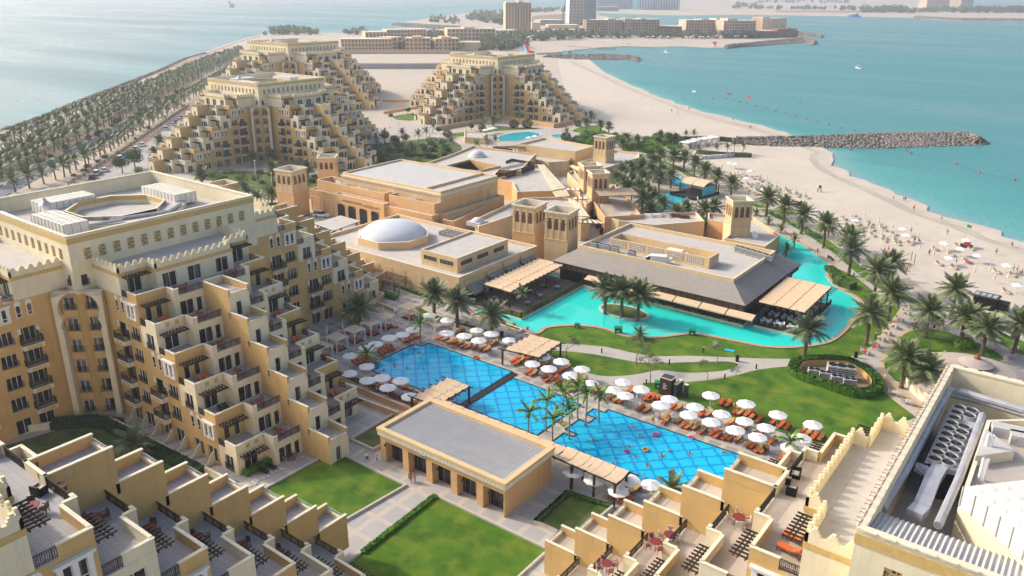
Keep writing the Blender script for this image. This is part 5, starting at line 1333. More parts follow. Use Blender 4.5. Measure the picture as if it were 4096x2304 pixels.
def frond(b,az,el,L,droop,m,nl=13,lw=.10,ll=.55,fold=.5,wob=0,rr=random):
 """curved rachis with leaflets on both sides"""
 p=Vector((0,0,0));d=Vector((math.cos(az)*math.cos(el),math.sin(az)*math.cos(el),math.sin(el)))
 side=Vector((-math.sin(az),math.cos(az),0));st=L/nl;pts=[p.copy()]
 for i in range(nl):
  d=(d+Vector((0,0,-droop*st*(.5+i/nl)))).normalized();p=p+d*st;pts.append(p.copy())
 b.tube([pts[0],pts[nl//2],pts[-1]],.03,m,3,False)
 for i in range(1,nl+1):
  t=i/nl;l=ll*(math.sin(PI*min(1,t*.93+.12)))**.6*L/2.4
  dd=(pts[i]-pts[i-1]).normalized();up=side.cross(dd)
  for s_ in(-1,1):
   a=pts[i];tip=a+(side*s_*.82+dd*.62+up*(fold*(.5-rr.random()*.6))-Vector((0,0,.25*t)))*l*(.85+.3*rr.random())
   w=dd*lw*L/2.4
   b.face([a-w,a+w,tip+w*.35,tip-w*.35],m)
def date_crown(seed,m='frond',nf=42,L=3.5,dates=False,dead=True):
 rr=random.Random(seed);b=MB(m,'drythatch','trunk')
 for k in range(nf):
  az=k*2.39996+rr.random()*.3;t=k/nf
  el=R(82)-R(108)*t**.85+rr.uniform(-.12,.12)
  frond(b,az,el,L*(.78+.3*rr.random())*(.8 if t<.15 else 1),.08+.10*t+.05*rr.random(),m,nl=14,rr=rr)
 if dead:
  for k in range(9):frond(b,rr.random()*6.28,R(-35)-rr.random()*.5,L*.7,.25,'drythatch',nl=8,rr=rr)
 b.lathe([(.1,-.9),(.30,-.5),(.34,0),(.15,.4)],'trunk',8)
 if dates:
  mat('dates',(.62,.27,.02),.7,.2,4)if 'dates' not in MATS else None
  for k in range(10):
   a=rr.random()*6.28
   for q in range(6):
    p=Vector((math.cos(a)*(.4+.12*q),math.sin(a)*(.4+.12*q),-.1-.15*q));b.box(p.x-.1,p.y-.1,p.z-.16,p.x+.1,p.y+.1,p.z+.08,'dates')
 return b.mesh('crown')
def royal_crown(seed,nf=12,L=2.3):
 rr=random.Random(seed);b=MB('frond_bright')
 for k in range(nf):
  az=k*2.39996+rr.random()*.3;t=k/nf
  frond(b,az,R(70)-R(70)*t+rr.uniform(-.1,.1),L,.42,'frond_bright',nl=11,lw=.13,ll=.42,fold=1.2,rr=rr)
 b.lathe([(.10,-.9),(.12,0),(.03,.3)],'frond_bright',6)
 return b.mesh('crown')
def coco_crown(seed,m='frond',nf=18,L=3.0):
 rr=random.Random(seed);b=MB(m)
 for k in range(nf):
  az=k*2.39996+rr.random()*.3;t=k/nf
  frond(b,az,R(75)-R(85)*t+rr.uniform(-.12,.12),L*(.8+.3*rr.random()),.28,m,nl=10,lw=.12,ll=.5,fold=.2,rr=rr)
 return b.mesh('crown')
def far_crown(seed,m='frond',nf=22,L=3.4):
 rr=random.Random(seed);b=MB(m)
 for k in range(nf):
  az=k*2.39996+rr.random()*.4;t=k/nf
  frond(b,az,R(80)-R(105)*t,L*(.8+.3*rr.random()),.16,m,nl=6,lw=.22,ll=.6,fold=.3,rr=rr)
 return b.mesh('crown')
def trunk_mesh(seed,r0=.30,r1=.22,m='trunk',bulge=True):
 rr=random.Random(seed);b=MB(m);n=16;pts=[];rad=[]
 for i in range(n+1):
  t=i/n;pts.append((.10*math.sin(t*2.2+seed),.08*math.sin(t*1.7),t));rad.append((r0+(r1-r0)*t)*(1.35 if i==0 else 1)*(1.10 if i%2 and bulge else .96))
 b.tube(pts,rad,m,8,False)
 return b.mesh('trunk')
CR={'date':[date_crown(i)for i in range(3)]+[date_crown(9,'frond_grey',34)],'dates':[date_crown(21,dates=True)],'royal':[royal_crown(i)for i in range(2)],'coco':[coco_crown(i)for i in range(2)],'far':[far_crown(i)for i in range(3)],'small':[date_crown(33,'frond',18,2.3,dead=False)]}
TK={'date':trunk_mesh(1),'dates':trunk_mesh(1),'royal':trunk_mesh(3,.13,.09,'trunk_pale',False),'coco':trunk_mesh(4,.16,.11,'trunk',False),'far':trunk_mesh(5,.24,.2),'small':trunk_mesh(6,.2,.18)}
PN=[0]
def palm(kind,pos,h,label,group,sc=1.0):
 t=thing('palm_tree',(pos[0],pos[1],pos[2]if len(pos)>2 else 0),label,'palm tree',group,rz=random.random()*6.28)
 PN[0]+=1
 o=put(TK[kind],'trunk',t);o.scale=(sc,sc,h)
 o=put(random.choice(CR[kind]),'crown',t,(.10*math.sin(2.2),.08,h));o.scale=(sc,sc,sc)
 return t
def palms(kind,F_,lst,h,where,group,sc=1.0,order='counted from the west'):
 """lst: crown pixels (x, y[, h])"""
 for i,p in enumerate(lst):
  hh=p[2]if len(p)>2 else h*random.uniform(.92,1.08)
  q=F_(p[0],p[1],hh+.3)
  palm(kind,q,hh,'%s palm %s%s'%(nth(i+1),where,', '+order if len(lst)>1 else ''),group,sc*random.uniform(.93,1.07))
for(x,y,h,kd,lb)in((648,35,5.6,'date','date palm behind the square windowed wind tower, first along the beach lawn'),(780,95,5.4,'date','date palm on the beach lawn beside the wooden shower stand'),(912,160,5.6,'date','date palm on the beach lawn between the shower stand and the seated person'),(1090,230,6.6,'date','tall date palm on the beach lawn above the park bench'),(1262,335,5.6,'date','greyish date palm, upper one of the overlapping pair near the park bench'),(1280,425,6.4,'date','tall date palm, lower one of the overlapping pair near the park bench'),(1580,530,6.6,'date','dark date palm behind the one with orange dates, beside the volleyball players'),(1475,585,6.2,'dates','date palm hung with orange dates east of the dining deck'),(1585,745,6.2,'dates','date palm with yellow fruit below the volleyball court'),(1420,900,6.6,'date','very wide date palm at the tip of the lagoon lawn'),(955,1020,6.2,'date','date palm with a pale trunk standing between the lagoon and the footpath'),(1865,885,5.6,'date','date palm at the head of the oval lawn by the path fork'),(2065,720,6.0,'date','date palm standing alone on the sand beside the black shed'),(2145,930,6.2,'date','date palm in front of the black beach shed'),(2310,1010,6.2,'date','date palm at the end of the oval lawn beside the pale thatched roof'),(2560,985,6.0,'date','date palm at the edge of the picture over the red seating'),(1690,1240,5.6,'date','feathery grey green palm west of the thatched roof'),(1850,1330,4.6,'date','bushy grey green palm between the thatched roof and the rooftop wall')):
 q=ff(x,y,h+.2);palm(kd,q,h,lb,'date palms by the lagoon and beach',1.25)
for(x,y,h,lb)in((700,755,5.4,'date palm between the white cabanas and the domed hall'),(875,810,5.6,'date palm rising from the planter beside the closed white umbrella'),(1135,905,4.6,'date palm in the planter at the near corner of the lagoon'),(2000,720,5.6,'slimmest of the three palms on the lagoon island'),(2125,735,6.0,'middle palm of the three on the lagoon island'),(2245,760,5.8,'palm at the eastern end of the lagoon island'),(125,860,4.2,'dark palm beside the cabanas at the foot of the apartment block')):
 q=fe(x,y,h+.2);palm('date',q,h,lb,'date palms by the pools',1.2)
q=fe(2255,1060,1.2);palm('small',q,.9,'low stemless palm on the lawn at the lagoon edge',None,1.0)
q=ff(685,600,4.2);palm('coco',q,4.4,'slender palm between the restaurant and the dining deck',None,.75)
q=fe(1360,770,3.8);palm('coco',q,4.0,'thin pale palm in front of the lounge pergola',None,.75)
for(F_,x,y,h,lb)in((fh_,1415,210,4.9,'royal palm in the middle pool nearest the pool house roof'),(fh_,1550,120,5.2,'royal palm in the middle pool with yellow topped fronds'),(fh_,1600,260,4.6,'royal palm at the near corner of the pool walkway'),(fh_,1725,185,5.0,'royal palm beside the steps into the largest pool'),(fh_,1670,45,5.4,'royal palm on the inner notch of the middle pool'),(fh_,1790,20,5.4,'royal palm at the far end of the pool walkway'),(fh_,1850,60,5.6,'tallest royal palm on the pool walkway'),(fh_,1950,85,4.4,'short royal palm at the far corner of the largest pool'),(fe,590,990,3.8,'royal palm at the top corner of the pool by the cabanas'),(fe,190,1210,2.9,'leaning royal palm among the loungers by the cabanas'),(fi,815,430,3.2,'royal palm against the umbrella at the stepped terraces')):
 q=F_(x,y,h+.1);palm('royal',q,h,lb,'royal palms of the pool walkway',1.05)
q=fh_(2500,760,3.2);palm('small',q,3.0,'young palm poking up beside the steps of the sandy terraces',None,1.2)
q=fg(1000,440,3.0);palm('date',q,2.8,'palm in the dark courtyard lawn of the nearest big block',None,.95)
palms('date',zE,[(690,280),(620,400),(830,235),(1000,370),(1130,260),(1250,380),(1420,360),(970,520),(860,430),(1065,590),(1000,680),(1165,660),(1290,770),(1120,850),(1640,850),(1500,890),(1910,850),(2060,820),(720,440),(770,520),(990,215),(1290,280)],4.6,'of the grove around the eastern pools','palm grove of the eastern pools',1.05)
palms('date',zE,[(1265,50,4.4),(1460,75,5),(1615,80,5),(1775,165,5.2),(1920,285,5.2),(2100,360,5.0),(2310,465,5.2)],5,'in the curved row beside the beach lawn','palm row along the beach lawn',1.15)
palms('date',zE,[(1650,1010,2.0),(1960,1040,2.6),(1160,130,3)],2.4,'rising over the low roofs','palms over the low roofs',.9)
palms('coco',fc,[(30,1010),(85,1005),(395,1085),(460,1095),(342,1105),(260,1110),(192,1100),(122,1110),(60,1110)],3.2,'in the garden by the breakwater','young palms of the cabana garden',.8)
palms('small',ff,[(560,150,.8),(650,215,.9),(745,270,1.2),(790,425,1.6),(850,345,2.6)],1,'along the lagoon arm','low palms by the beach tower',.95)
palms('coco',fb,[(1020,850),(1065,900),(1200,850),(1345,860),(690,950),(640,990),(460,1000),(320,1000),(580,1010),(830,1065),(270,1075),(1095,1050),(1020,1080),(1165,1050),(1700,985)],4.6,'in the gardens round the oval pool','slender palms round the oval pool',.95)
palms('date',fb,[(1145,900,3.0),(355,1130,3.2),(400,1060,3.4),(530,1105,2.6),(620,1120,3),(1850,915,4.6),(1955,930,4.2),(2020,945,4.4),(1885,865,3.6),(1662,700,5),(1750,815,3.5),(2150,1035,3.6),(2230,1050,4.0),(1720,1235,3.0),(2470,1030,3.4),(2410,1015,3.4),(2520,1040,3),(2120,1070,3)],3.5,'among the shrubs near the beach','date palms of the far gardens',.95)
palms('date',fa,[(1905,1180,3.4),(2045,1165,3.6),(1510,1310,3.6),(1160,1140,4.4),(1205,1055,4.0)],3.5,'around the block with the blue disc','date palms round the block with the blue disc',1)
palms('date',fr(700,600,3.22),[(1245,200,5),(1235,545,5.4),(900,480,3),(1700,200,4),(1060,600,2.5),(330,290,4)],4,'in the garden beside the driveway tower','date palms by the driveway tower',1)
def along(F_,pts,step,jit=.8):
 P=[Vector(F_(*p))for p in pts];out=[];rem=0
 for a,b in zip(P[:-1],P[1:]):
  L_=(b-a).length;t=rem
  while t<L_:out.append((a.lerp(b,t/L_).x+random.uniform(-jit,jit),a.lerp(b,t/L_).y+random.uniform(-jit,jit)));t+=step
  rem=t-L_
 return out
ROWS=[('between the red promenade and the footpath',[(-60,1185),(30,1143),(540,915),(900,768),(1240,632),(1480,520),(1640,455),(1830,395)],5.8,4.2),('along the sandy strip beside the footpath',[(-60,1300),(150,1190),(500,1010),(800,870),(1100,730),(1400,590),(1800,425)],6.2,3.6),('on the seaward side of the avenue',[(-60,1400),(60,1325),(260,1225),(560,1075),(860,925),(1150,770),(1400,640),(1790,452)],6.2,3.8),('on the car park side of the avenue',[(120,1448),(290,1400),(470,1345),(650,1245),(850,1125),(1010,1025),(1190,910),(1350,805),(1560,680),(1800,520)],5.7,4.0)]
AVN=[]
for wh,pts,st,h in ROWS:
 P=along(fa,pts,st)
 for i,q in enumerate(P):AVN.append((math.hypot(*q),q,h*random.uniform(.85,1.15),'%s palm of the row %s'%(nth(i+1),wh)))
AVN.sort(key=lambda t_:t_[0])
room=292-PN[0]
for d,q,hh,lb in AVN[:room]:palm('date' if d<280 else 'far',q,hh,lb,'palms of the avenue',random.uniform(.98,1.2))
def mass(name,items,kind='stuff'):
 """many meshes joined into one: (mesh, matrix)"""
 vs=[];fs=[];ms=[];mats=[]
 for me,M in items:
  i0=len(vs);vs+=[tuple(M@v.co)for v in me.vertices];idx=[]
  for mm in me.materials:
   if mm not in mats:mats.append(mm)
   idx.append(mats.index(mm))
  for f_ in me.polygons:fs.append(tuple(v+i0 for v in f_.vertices));ms.append(idx[f_.material_index])
 me=bpy.data.meshes.new(name);me.from_pydata(vs,[],fs)
 for mm in mats:me.materials.append(mm)
 me.polygons.foreach_set('material_index',ms);me.update();o=put(me,name);o['kind']=kind;return o
def TM(x,y,z,rz=0,sx=1,sz=None):return Matrix.Translation((x,y,z))@Matrix.Rotation(rz,4,'Z')@Matrix.Diagonal((sx,sx,sz or sx,1))
it=[]
for d,q,hh,lb in AVN[room:]:
 it.append((TK['far'],TM(q[0],q[1],0,0,1,hh)));it.append((random.choice(CR['far']),TM(q[0],q[1],hh,random.random()*6,random.uniform(.85,1.05))))
if it:mass('palm_grove',it)
def leafball(b,c,r,n,ls,m,seed=0,squash=.8,shell=.55):
 rr=random.Random(seed)
 for _ in range(n):
  th=rr.random()*6.283;z=rr.uniform(-1,1);q=math.sqrt(1-z*z);k=(shell+(1-shell)*rr.random()**.5)*(1+.16*math.sin(th*3+seed)*math.cos(z*4))
  p=Vector((c[0]+r*k*q*math.cos(th),c[1]+r*k*q*math.sin(th),c[2]+r*squash*k*z))
  n_=Vector((q*math.cos(th),q*math.sin(th),z))+Vector((rr.uniform(-.8,.8),rr.uniform(-.8,.8),rr.uniform(-.3,.9)));n_.normalize()
  a=n_.orthogonal().normalized()*ls*(.6+.8*rr.random());w=n_.cross(a).normalized()*ls*.55
  b.face([p-a,p-w,p+a,p+w],m)
def tree_proto(kind,seed):
 rr=random.Random(seed)
 tb=MB('trunk' if kind!='acacia' else 'twig');lb_=MB()
 if kind=='round':
  tb.tube([(0,0,0),(.05,0,1.1),(0,.05,1.9)],.13,'trunk',6,False,.08)
  for k in range(5):leafball(lb_,(rr.uniform(-.6,.6),rr.uniform(-.6,.6),2.3+rr.uniform(-.4,.5)),1.15,240,.16,'leaf',seed+k)
 elif kind=='ball':leafball(lb_,(0,0,1.0),1.25,900,.14,'leaf_dark',seed,.85,.8);tb.tube([(0,0,0),(0,0,.5)],.1,'trunk',5)
 elif kind=='acacia':
  def br(p,d,L_,r,dep):
   q=p+d*L_;tb.tube([p,p.lerp(q,.5)+Vector((rr.uniform(-.06,.06),rr.uniform(-.06,.06),0)),q],r,'twig',4,False,r*.65)
   if dep==0:
    leafball(lb_,q,.5,20,.07,'leaf_olive',rr.randint(0,999),.7,.1);return
   for k in range(rr.choice((2,3,3))):
    nd=(d+Vector((rr.uniform(-.9,.9),rr.uniform(-.9,.9),rr.uniform(-.25,.45)))).normalized();br(q,nd,L_*.72,r*.62,dep-1)
  br(Vector((0,0,0)),Vector((.05,0,1)),1.25,.085,4)
 elif kind=='bush':
  for k in range(5):leafball(lb_,(rr.uniform(-.8,.8),rr.uniform(-.8,.8),.55),.75,150,.13,'leaf',seed+k,.8)
  tb.tube([(0,0,0),(0,0,.4)],.06,'trunk',5)
 elif kind=='bright':
  for k in range(5):leafball(lb_,(rr.uniform(-.8,.8),rr.uniform(-.8,.8),.6),.8,150,.13,'leaf_bright',seed+k,.8)
  tb.tube([(0,0,0),(0,0,.4)],.06,'trunk',5)
 return tb.mesh('trunk'),lb_.mesh('crown')
TP_={k:[tree_proto(k,s_)for s_ in(1,2)]for k in('round','ball','acacia','bush','bright')}
def tree(kind,pos,sc,label,group=None,cat=None,name=None):
 t=thing(name or{'round':'tree','ball':'clipped_bush','acacia':'bare_tree','bush':'bush','bright':'bush'}[kind],(pos[0],pos[1],0),label,cat or('tree' if kind in('round','acacia')else 'bush'),group,rz=random.random()*6,sc=sc)
 a,c=random.choice(TP_[kind]);put(a,'trunk',t);put(c,'crown',t);return t
for(F_,x,y,s_,lb)in((fe,1695,1250,1.25,'nearly bare little tree where the path leaves the pool deck'),(fe,2225,1310,1.5,'nearly bare tree on the curved lawn, the taller one'),(fe,2325,1440,1.45,'nearly bare tree between the curved lawn and the dark kiosk'),(ff,258,1300,1.0,'thin bare tree in front of the small grey sign on the lawn'),(ff,185,1436,1.1,'thin bare tree on the lawn bank west of the path lamp'),(ff,400,1420,.8,'smallest bare tree beside the path bend'),(ff,1850,1190,1.6,'low spreading bare shrub on the oval lawn'),(ff,1760,1180,1.4,'low spreading bare shrub at the rim of the oval lawn')):
 tree('acacia',F_(x,y),s_,lb,'bare trees on the lawns')
tree('bright',ff(2115,1170),1.6,'yellow green shrub on the oval lawn beside a palm trunk',None)
for i,(x,y,k,s_)in enumerate(((925,1310,'round',1.8),(1020,1270,'round',2.0),(1050,1300,'bright',1.6))):tree(k,fa(x,y),s_,['round dark tree at the car park corner nearest the roof','larger round dark tree at the car park','yellow green shrub at the foot of the car park trees'][i])
for i,(x,y,k,s_)in enumerate(((1300,965,'ball',1.9),(1400,965,'ball',2.1),(1060,985,'ball',1.5),(980,985,'round',1.0),(800,1035,'ball',1.6),(735,1010,'round',.9),(1825,880,'ball',1.5),(1785,955,'ball',1.4),(1690,1060,'ball',1.8),(500,860,'round',1.0),(480,1080,'round',1.0),(370,880,'bush',1.3),(705,870,'round',.1),(595,870,'bush',1.2),(790,1150,'bush',2.0),(1715,775,'bright',1.6))):
 if s_>.2:tree(k,fb(x,y),s_,'%s round bush near the oval pool'%nth(i+1),'bushes by the far blocks')
P=[]
for(x0,y0,x1,y1,n)in((1950,1040,2576,1130,46),(1740,1010,2080,1090,30),(2100,1110,2420,1230,26)):
 for _ in range(n):P.append((random.uniform(x0,x1),random.uniform(y0,y1)))
for i,p in enumerate(P):
 q=fb(*p)
 if q[1]>215:tree('bright' if random.random()<.6 else 'bush',q,random.uniform(1.2,2.0),'%s shrub in the thicket by the beach'%nth(i+1),'thicket between the rear hall and the beach')
for i in range(60):
 x,y=random.uniform(190,900),random.uniform(1070,1225);k=random.choice(('bush','bush','bright','acacia','round'));tree(k,fb(x,y),random.uniform(.8,1.5),'%s shrub in the garden behind the conference hall'%nth(i+1),'garden shrubs behind the conference hall')
for i in range(44):
 x,y=random.uniform(1560,2420),random.uniform(1290,1400);k=random.choice(('bush','bright','acacia','bush'));tree(k,fa(x,y),random.uniform(.8,1.5),'%s shrub in the garden below the block with the blue disc'%nth(i+1),'garden shrubs below the block with the blue disc')
P=along(fa,[(40,1345),(560,1110),(900,930),(1150,800),(1400,670)],9,2)
for i,p in enumerate(P):tree(random.choice(('bush','ball','bright')),p,random.uniform(.8,1.3),'%s bush on the median beside the avenue, from the near end'%nth(i+1),'bushes on the avenue median')
P=along(fa,[(560,1330),(800,1195),(960,1090),(1180,935),(1400,800)],8,1.5)
for i,p in enumerate(P):tree(random.choice(('bush','acacia')),p,random.uniform(.7,1.2),'%s low shrub in front of the car park fence, from the near end'%nth(i+1),'shrubs along the car park fence')
def hedge(label,pts,w,h,m='hedge_green',closed=False,z0=0,dens=26,ls=.13,name='hedge'):
 """clipped hedge: a solid core with leaves standing off its faces"""
 b=MB(m);b.wallline(pts,w,z0,z0+h,m,None,closed)
 rr=random.Random(len(pts));n=len(pts);P=[Vector(p)for p in pts]
 for i in range(n if closed else n-1):
  a,c=P[i],P[(i+1)%n];L_=(c-a).length;d=(c-a).normalized();q=Vector((-d.y,d.x))
  for _ in range(int(L_*dens*(w+h))):
   t=rr.random()*L_;u=rr.random();
   if u<.45:p=Vector((*(a+d*t+q*rr.uniform(-w/2,w/2)),z0+h+rr.uniform(-.02,.10)))
   else:p=Vector((*(a+d*t+q*(w/2+rr.uniform(-.02,.08))*rr.choice((-1,1))),z0+rr.random()*h))
   n_=Vector((rr.uniform(-1,1),rr.uniform(-1,1),rr.uniform(-.2,1))).normalized();e=n_.orthogonal()*ls;f_=n_.cross(e).normalized()*ls*.7
   b.face([p-e,p-f_,p+e,p+f_],m)
 return tag(b.build(name),label,'hedge')
HP=smooth(frs(fr(3000,1440,1.677),[(290,60),(330,30),(480,20),(640,30),(700,55),(780,95),(850,165),(850,215),(780,245),(690,240),(600,215),(480,175),(350,130),(290,95)]))
HP=[tuple(p)for p in HP]
hedge('thick clipped hedge ring around the sunken machine yard on the big lawn',HP,1.5,1.3,closed=True,dens=34)
MP=inset(HP if area(HP)>0 else HP[::-1],1.1)
mt=thing('machine_yard',(0,0,0),'sunken yellow walled machine yard inside the hedge ring','machine yard');b=MB('tan','terrace')
n_=len(MP)
for i in range(n_):
 j=(i+1)%n_;b.face([(*MP[j],.06),(*MP[i],.06),(*MP[i],1.15),(*MP[j],1.15)],'tan')
b.sheet(MP,.065,'planting');b.build('walls',mt)
zq=fr(3000,1440,1.677)
for i,(x,y,s_)in enumerate(((425,110,1),(500,130,1),(578,155,1),(662,175,1),(572,110,1.5),(632,120,1.5))):
 p=zq(x,y+8);o=dup(AC0,(*p,.08),R(-38+60),['chiller nearest the west end of the machine yard','second chiller in the machine yard front row','third chiller in the machine yard front row','last chiller in the machine yard front row','big chiller at the back of the machine yard beside its twin','big chiller at the back of the machine yard by the ladder'][i],'chillers of the machine yard',1.35*s_)
hedge('dark hedge in the courtyard of the nearest block, far arm',[(-117.5,44.5),(-114.5,47.5),(-111,49.3)],2.2,1.1,'leaf_dark')
hedge('dark hedge along the garden wall of the courtyard',[(-110.5,48.6),(-90,49.6)],1.6,1.2,'leaf_dark')
hedge('clipped hedge in front of the ground floor terrace with black loungers',[(-84.5,53.6),(-84.2,61.5)],.9,.9)
hedge('low hedge along the west edge of the big square lawn',[(-60.2,52),(-61.0,65.0)],.7,.45)
hedge('hedge round the small shaded lawn',frs(fh_,[(1475,1045),(1705,835),(1890,895),(2030,935)]),.7,.5,'leaf')
hedge('hedge in front of the vine clad pergola',frs(fe,[(190,735),(330,790),(400,810)]),1.3,1.0)
hedge('strip of hedge at the foot of the domed hall',frs(fe,[(420,720),(560,770),(640,795)]),.6,.5,'leaf')
hedge('hedge behind the driveway tower',[fr(700,600,3.22)(x,y)for x,y in((990,700),(1150,730),(1350,730))],1.4,1.1)
hedge('second hedge along the drive wall near the tower',[fr(700,600,3.22)(x,y)for x,y in((1050,790),(1200,810),(1280,850))],1.4,.8)
hedge('tall dark hedge between the beach garden and the breakwater',frs(fc,[(-150,1068),(0,1062),(250,1060),(420,1075)]),2.5,1.6,'leaf',dens=10,ls=.3)
hedge('grey green hedge behind the stacked white loungers',frs(fc,[(120,1160),(300,1180),(505,1185)]),1.6,1.5,'leaf_olive',dens=12,ls=.25)
hedge('rounded shrub bank at the lagoon corner below the bench',frs(ff,[(1105,590),(1150,640),(1180,655)]),2.0,1.0,'leaf')
hedge('big rounded bush between the two arms of the lagoon',frs(ff,[(1190,700),(1250,720)]),2.6,1.4,'leaf')
def planter(label,poly,h=.55):
 t=thing('planter',(0,0,0),label,'planter');b=MB('kerb');b.ring(poly if area(poly)>0 else poly[::-1],.3,0,h,'trim','trim');b.build('box',t)
 b=MB('lawn');b.sheet(inset(poly if area(poly)>0 else poly[::-1],.28),h-.1);b.build('turf',t)
planter('long stone planter holding a palm and closed umbrella above the pool deck',frs(fe,[(815,1000),(850,985),(1000,1020),(1205,1085),(1180,1110),(1000,1060)]))
planter('stone planter at the corner of the pool pergola with red flowers',frs(fe,[(1420,1150),(1480,1135),(1585,1185),(1530,1215)]))
planter('planter with turf behind the cabanas',frs(fe,[(520,880),(560,870),(760,955),(720,985),(600,945)]))
planter('curved planter strip at the lagoon wall',frs(fe,[(975,935),(1010,925),(1180,985),(1370,1050),(1340,1070),(1150,1000)]))
mat('flower',(.75,.01,.015),.6,.2,5)
for i,(x,y)in enumerate(((945,1003),(1075,968),(1205,985),(1303,1012),(1403,1042),(1520,1150),(596,880))):
 b=MB('flower','leaf');leafball(b,(0,0,.5),.42,170,.07,'flower',i,.7,.6);leafball(b,(0,0,.25),.35,60,.08,'leaf',i)
 tag(b.build('flower_bush',None,(*fe(x,y+4),.15)),'%s bright red flower bush along the lagoon wall, from the west'%nth(i+1),'flower bush','red flower bushes')
def lounger_proto():
 t=thing('sun_lounger',(0,0,0),'x','sun lounger')
 b=MB('wicker')
 for y in(-.32,.32):b.bar((-.95,y,.30),(.95,y,.30),.07)
 for x in(-.9,.25,.85):b.bar((x,-.32,.30),(x,.32,.30),.06)
 for y in(-.34,.34):b.bar((.15,y,.42),(.7,y,.48),.06)
 b.build('frame',t)
 for x in(-.85,.8):
  for y in(-.3,.3):q=MB('wicker');q.box(-.03,-.03,0,.03,.03,.30);q.build('leg',t,(x,y,0))
 b=MB('orangecush')
 b.box(-.97,-.29,.34,.22,.29,.44)
 v=[(.2,-.29,.36),(.2,.29,.36),(.88,.29,.78),(.88,-.29,.78),(.2,-.29,.46),(.2,.29,.46),(.83,.29,.87),(.83,-.29,.87)]
 b.add(v,[(0,1,2,3),(4,7,6,5),(0,4,5,1),(2,6,7,3),(0,3,7,4),(1,5,6,2)]);b.build('cushion',t)
 return kids(t)
LG0=lounger_proto()
def variant(root,label,sub,mat_,extra=None):
 """copy of a prototype with one part recoloured"""
 r=root.copy();COL.objects.link(r)
 KIDS[r.name]=[]
 for c in KIDS[root.name]:
  d=c.copy();COL.objects.link(d);d.parent=r
  if sub and c.name.split('.')[0]==sub:d.data=d.data.copy();d.data.materials.clear();d.data.materials.append(MATS[mat_])
  KIDS[r.name].append(d);KIDS[d.name]=[]
 if extra:o=extra(r);KIDS[r.name].append(o);KIDS[o.name]=[]
 return r
def towel(r):
 b=MB('towel');b.box(-.7,-.31,.44,.22,.31,.475);v=[(.2,-.31,.47),(.2,.31,.47),(.86,.31,.90),(.86,-.31,.90)];b.face(v);return b.build('towel',r)
def towel2(r):
 b=MB('towel');b.box(-.2,-.31,.44,.25,.31,.475);v=[(.2,-.31,.47),(.2,.31,.47),(.9,.31,.92),(.9,-.31,.92)];b.face(v);b.face([(.86,-.31,.92),(.86,.31,.92),(.98,.31,.35),(.98,-.31,.35)]);return b.build('towel',r)
LV=[LG0,variant(LG0,'',None,None,towel),variant(LG0,'',None,None,towel2),variant(LG0,'','cushion','black')]
mat('palecush',(.50,.42,.32),.9,.25,1)
LB=variant(LG0,'','cushion','palecush')
for c in KIDS[LB.name]:
 if c.name.split('.')[0]in('frame','leg'):c.data=c.data.copy();c.data.materials.clear();c.data.materials.append(MATS['trim'])
PLACED=set()
def place(v,loc,rz,lb,group,sc=1):
 if v.name not in PLACED:
  PLACED.add(v.name);v.location=loc if len(loc)==3 else(*loc,0);v.rotation_euler.z=rz;v['label']=lb;v['category']=v.get('category','x');v['group']=group;v.scale=(sc,)*3;return v
 return dup(v,loc,rz,lb,group,sc)
z6,z5,z3=fr(1280,1220,3.62),fr(2050,1250,3.623),fr(2600,1500,3.623)
CNT={}
def num(k):CNT[k]=CNT.get(k,0)+1;return nth(CNT[k])
def loungers(F_,pts,rz,where,group,z=.03,kinds=(0,1,2)):
 for p in pts:
  k=random.choice(kinds)if len(p)<3 else p[2]
  q=F_(p[0],p[1],.35)
  kd=['orange lounger','orange lounger with a brown towel','orange lounger, towel over its back','black cushioned lounger'][k]
  lb='%s %s %s'%(num(where),kd,where)
  place(LV[k],(*q,z),rz+random.uniform(-.07,.07),lb,group,1.0)
loungers(z3,[(425,655),(480,715),(560,740),(665,750),(750,815),(910,830),(985,870),(1090,895),(1175,905),(1280,915),(1420,1000),(1490,1020),(1570,1075),(1650,1090),(1775,955),(1905,1175)],R(80),'in the front row beside the largest pool','loungers beside the largest pool')
loungers(z3,[(330,450),(410,480),(90,350),(20,320),(750,560),(850,560),(1040,400),(1130,420),(1240,520),(1310,540),(1410,560),(1490,590),(1580,640),(1160,695),(1270,705),(1390,745),(1570,805),(1630,815),(1900,720),(1990,750),(1790,670),(2220,800),(2290,835),(2380,885),(2480,905),(220,605),(230,665)],R(85),'at the lawn edge beside the largest pool','loungers beside the largest pool')
loungers(z5,[(225,860),(300,885),(410,730),(490,745),(480,920),(510,970),(610,955),(635,1010),(720,1015),(800,1020),(880,1045),(860,1105),(1210,1130),(780,800),(660,865),(920,955),(1015,960),(1450,1215),(1510,1260),(1590,1280),(1690,1130),(1720,1140),(1940,1240),(2010,1245),(2075,1270),(1860,1380),(1950,1410)],R(80),'between the middle pool and the curved lawn','loungers beside the middle pool')
loungers(z5,[(190,580),(130,640),(110,700),(240,620),(60,735),(250,650),(20,690)],R(75),'under the small pool pergola','loungers under the pool pergola')
loungers(z6,[(1195,505),(1250,492),(1315,472),(1365,445),(1410,432),(935,655),(990,625),(1045,620),(880,690),(505,820),(570,800),(640,790),(700,785)],R(160),'beside the pool nearest the cabanas','loungers near the cabanas',kinds=(0,0,1))
loungers(z6,[(330,395),(395,375),(100,500),(150,445)],R(150),'behind the cabanas','loungers behind the cabanas',kinds=(0,))
loungers(z6,[(390,1050),(460,1050),(870,1130),(1010,1105),(720,1160),(800,1180),(1160,1170),(1220,1175),(1290,1205),(960,1260),(1020,1280),(1080,1305),(1270,1400),(1340,1400),(1430,1425)],R(165),'along the dark fence below the pool','loungers along the dark fence',kinds=(0,0,1))
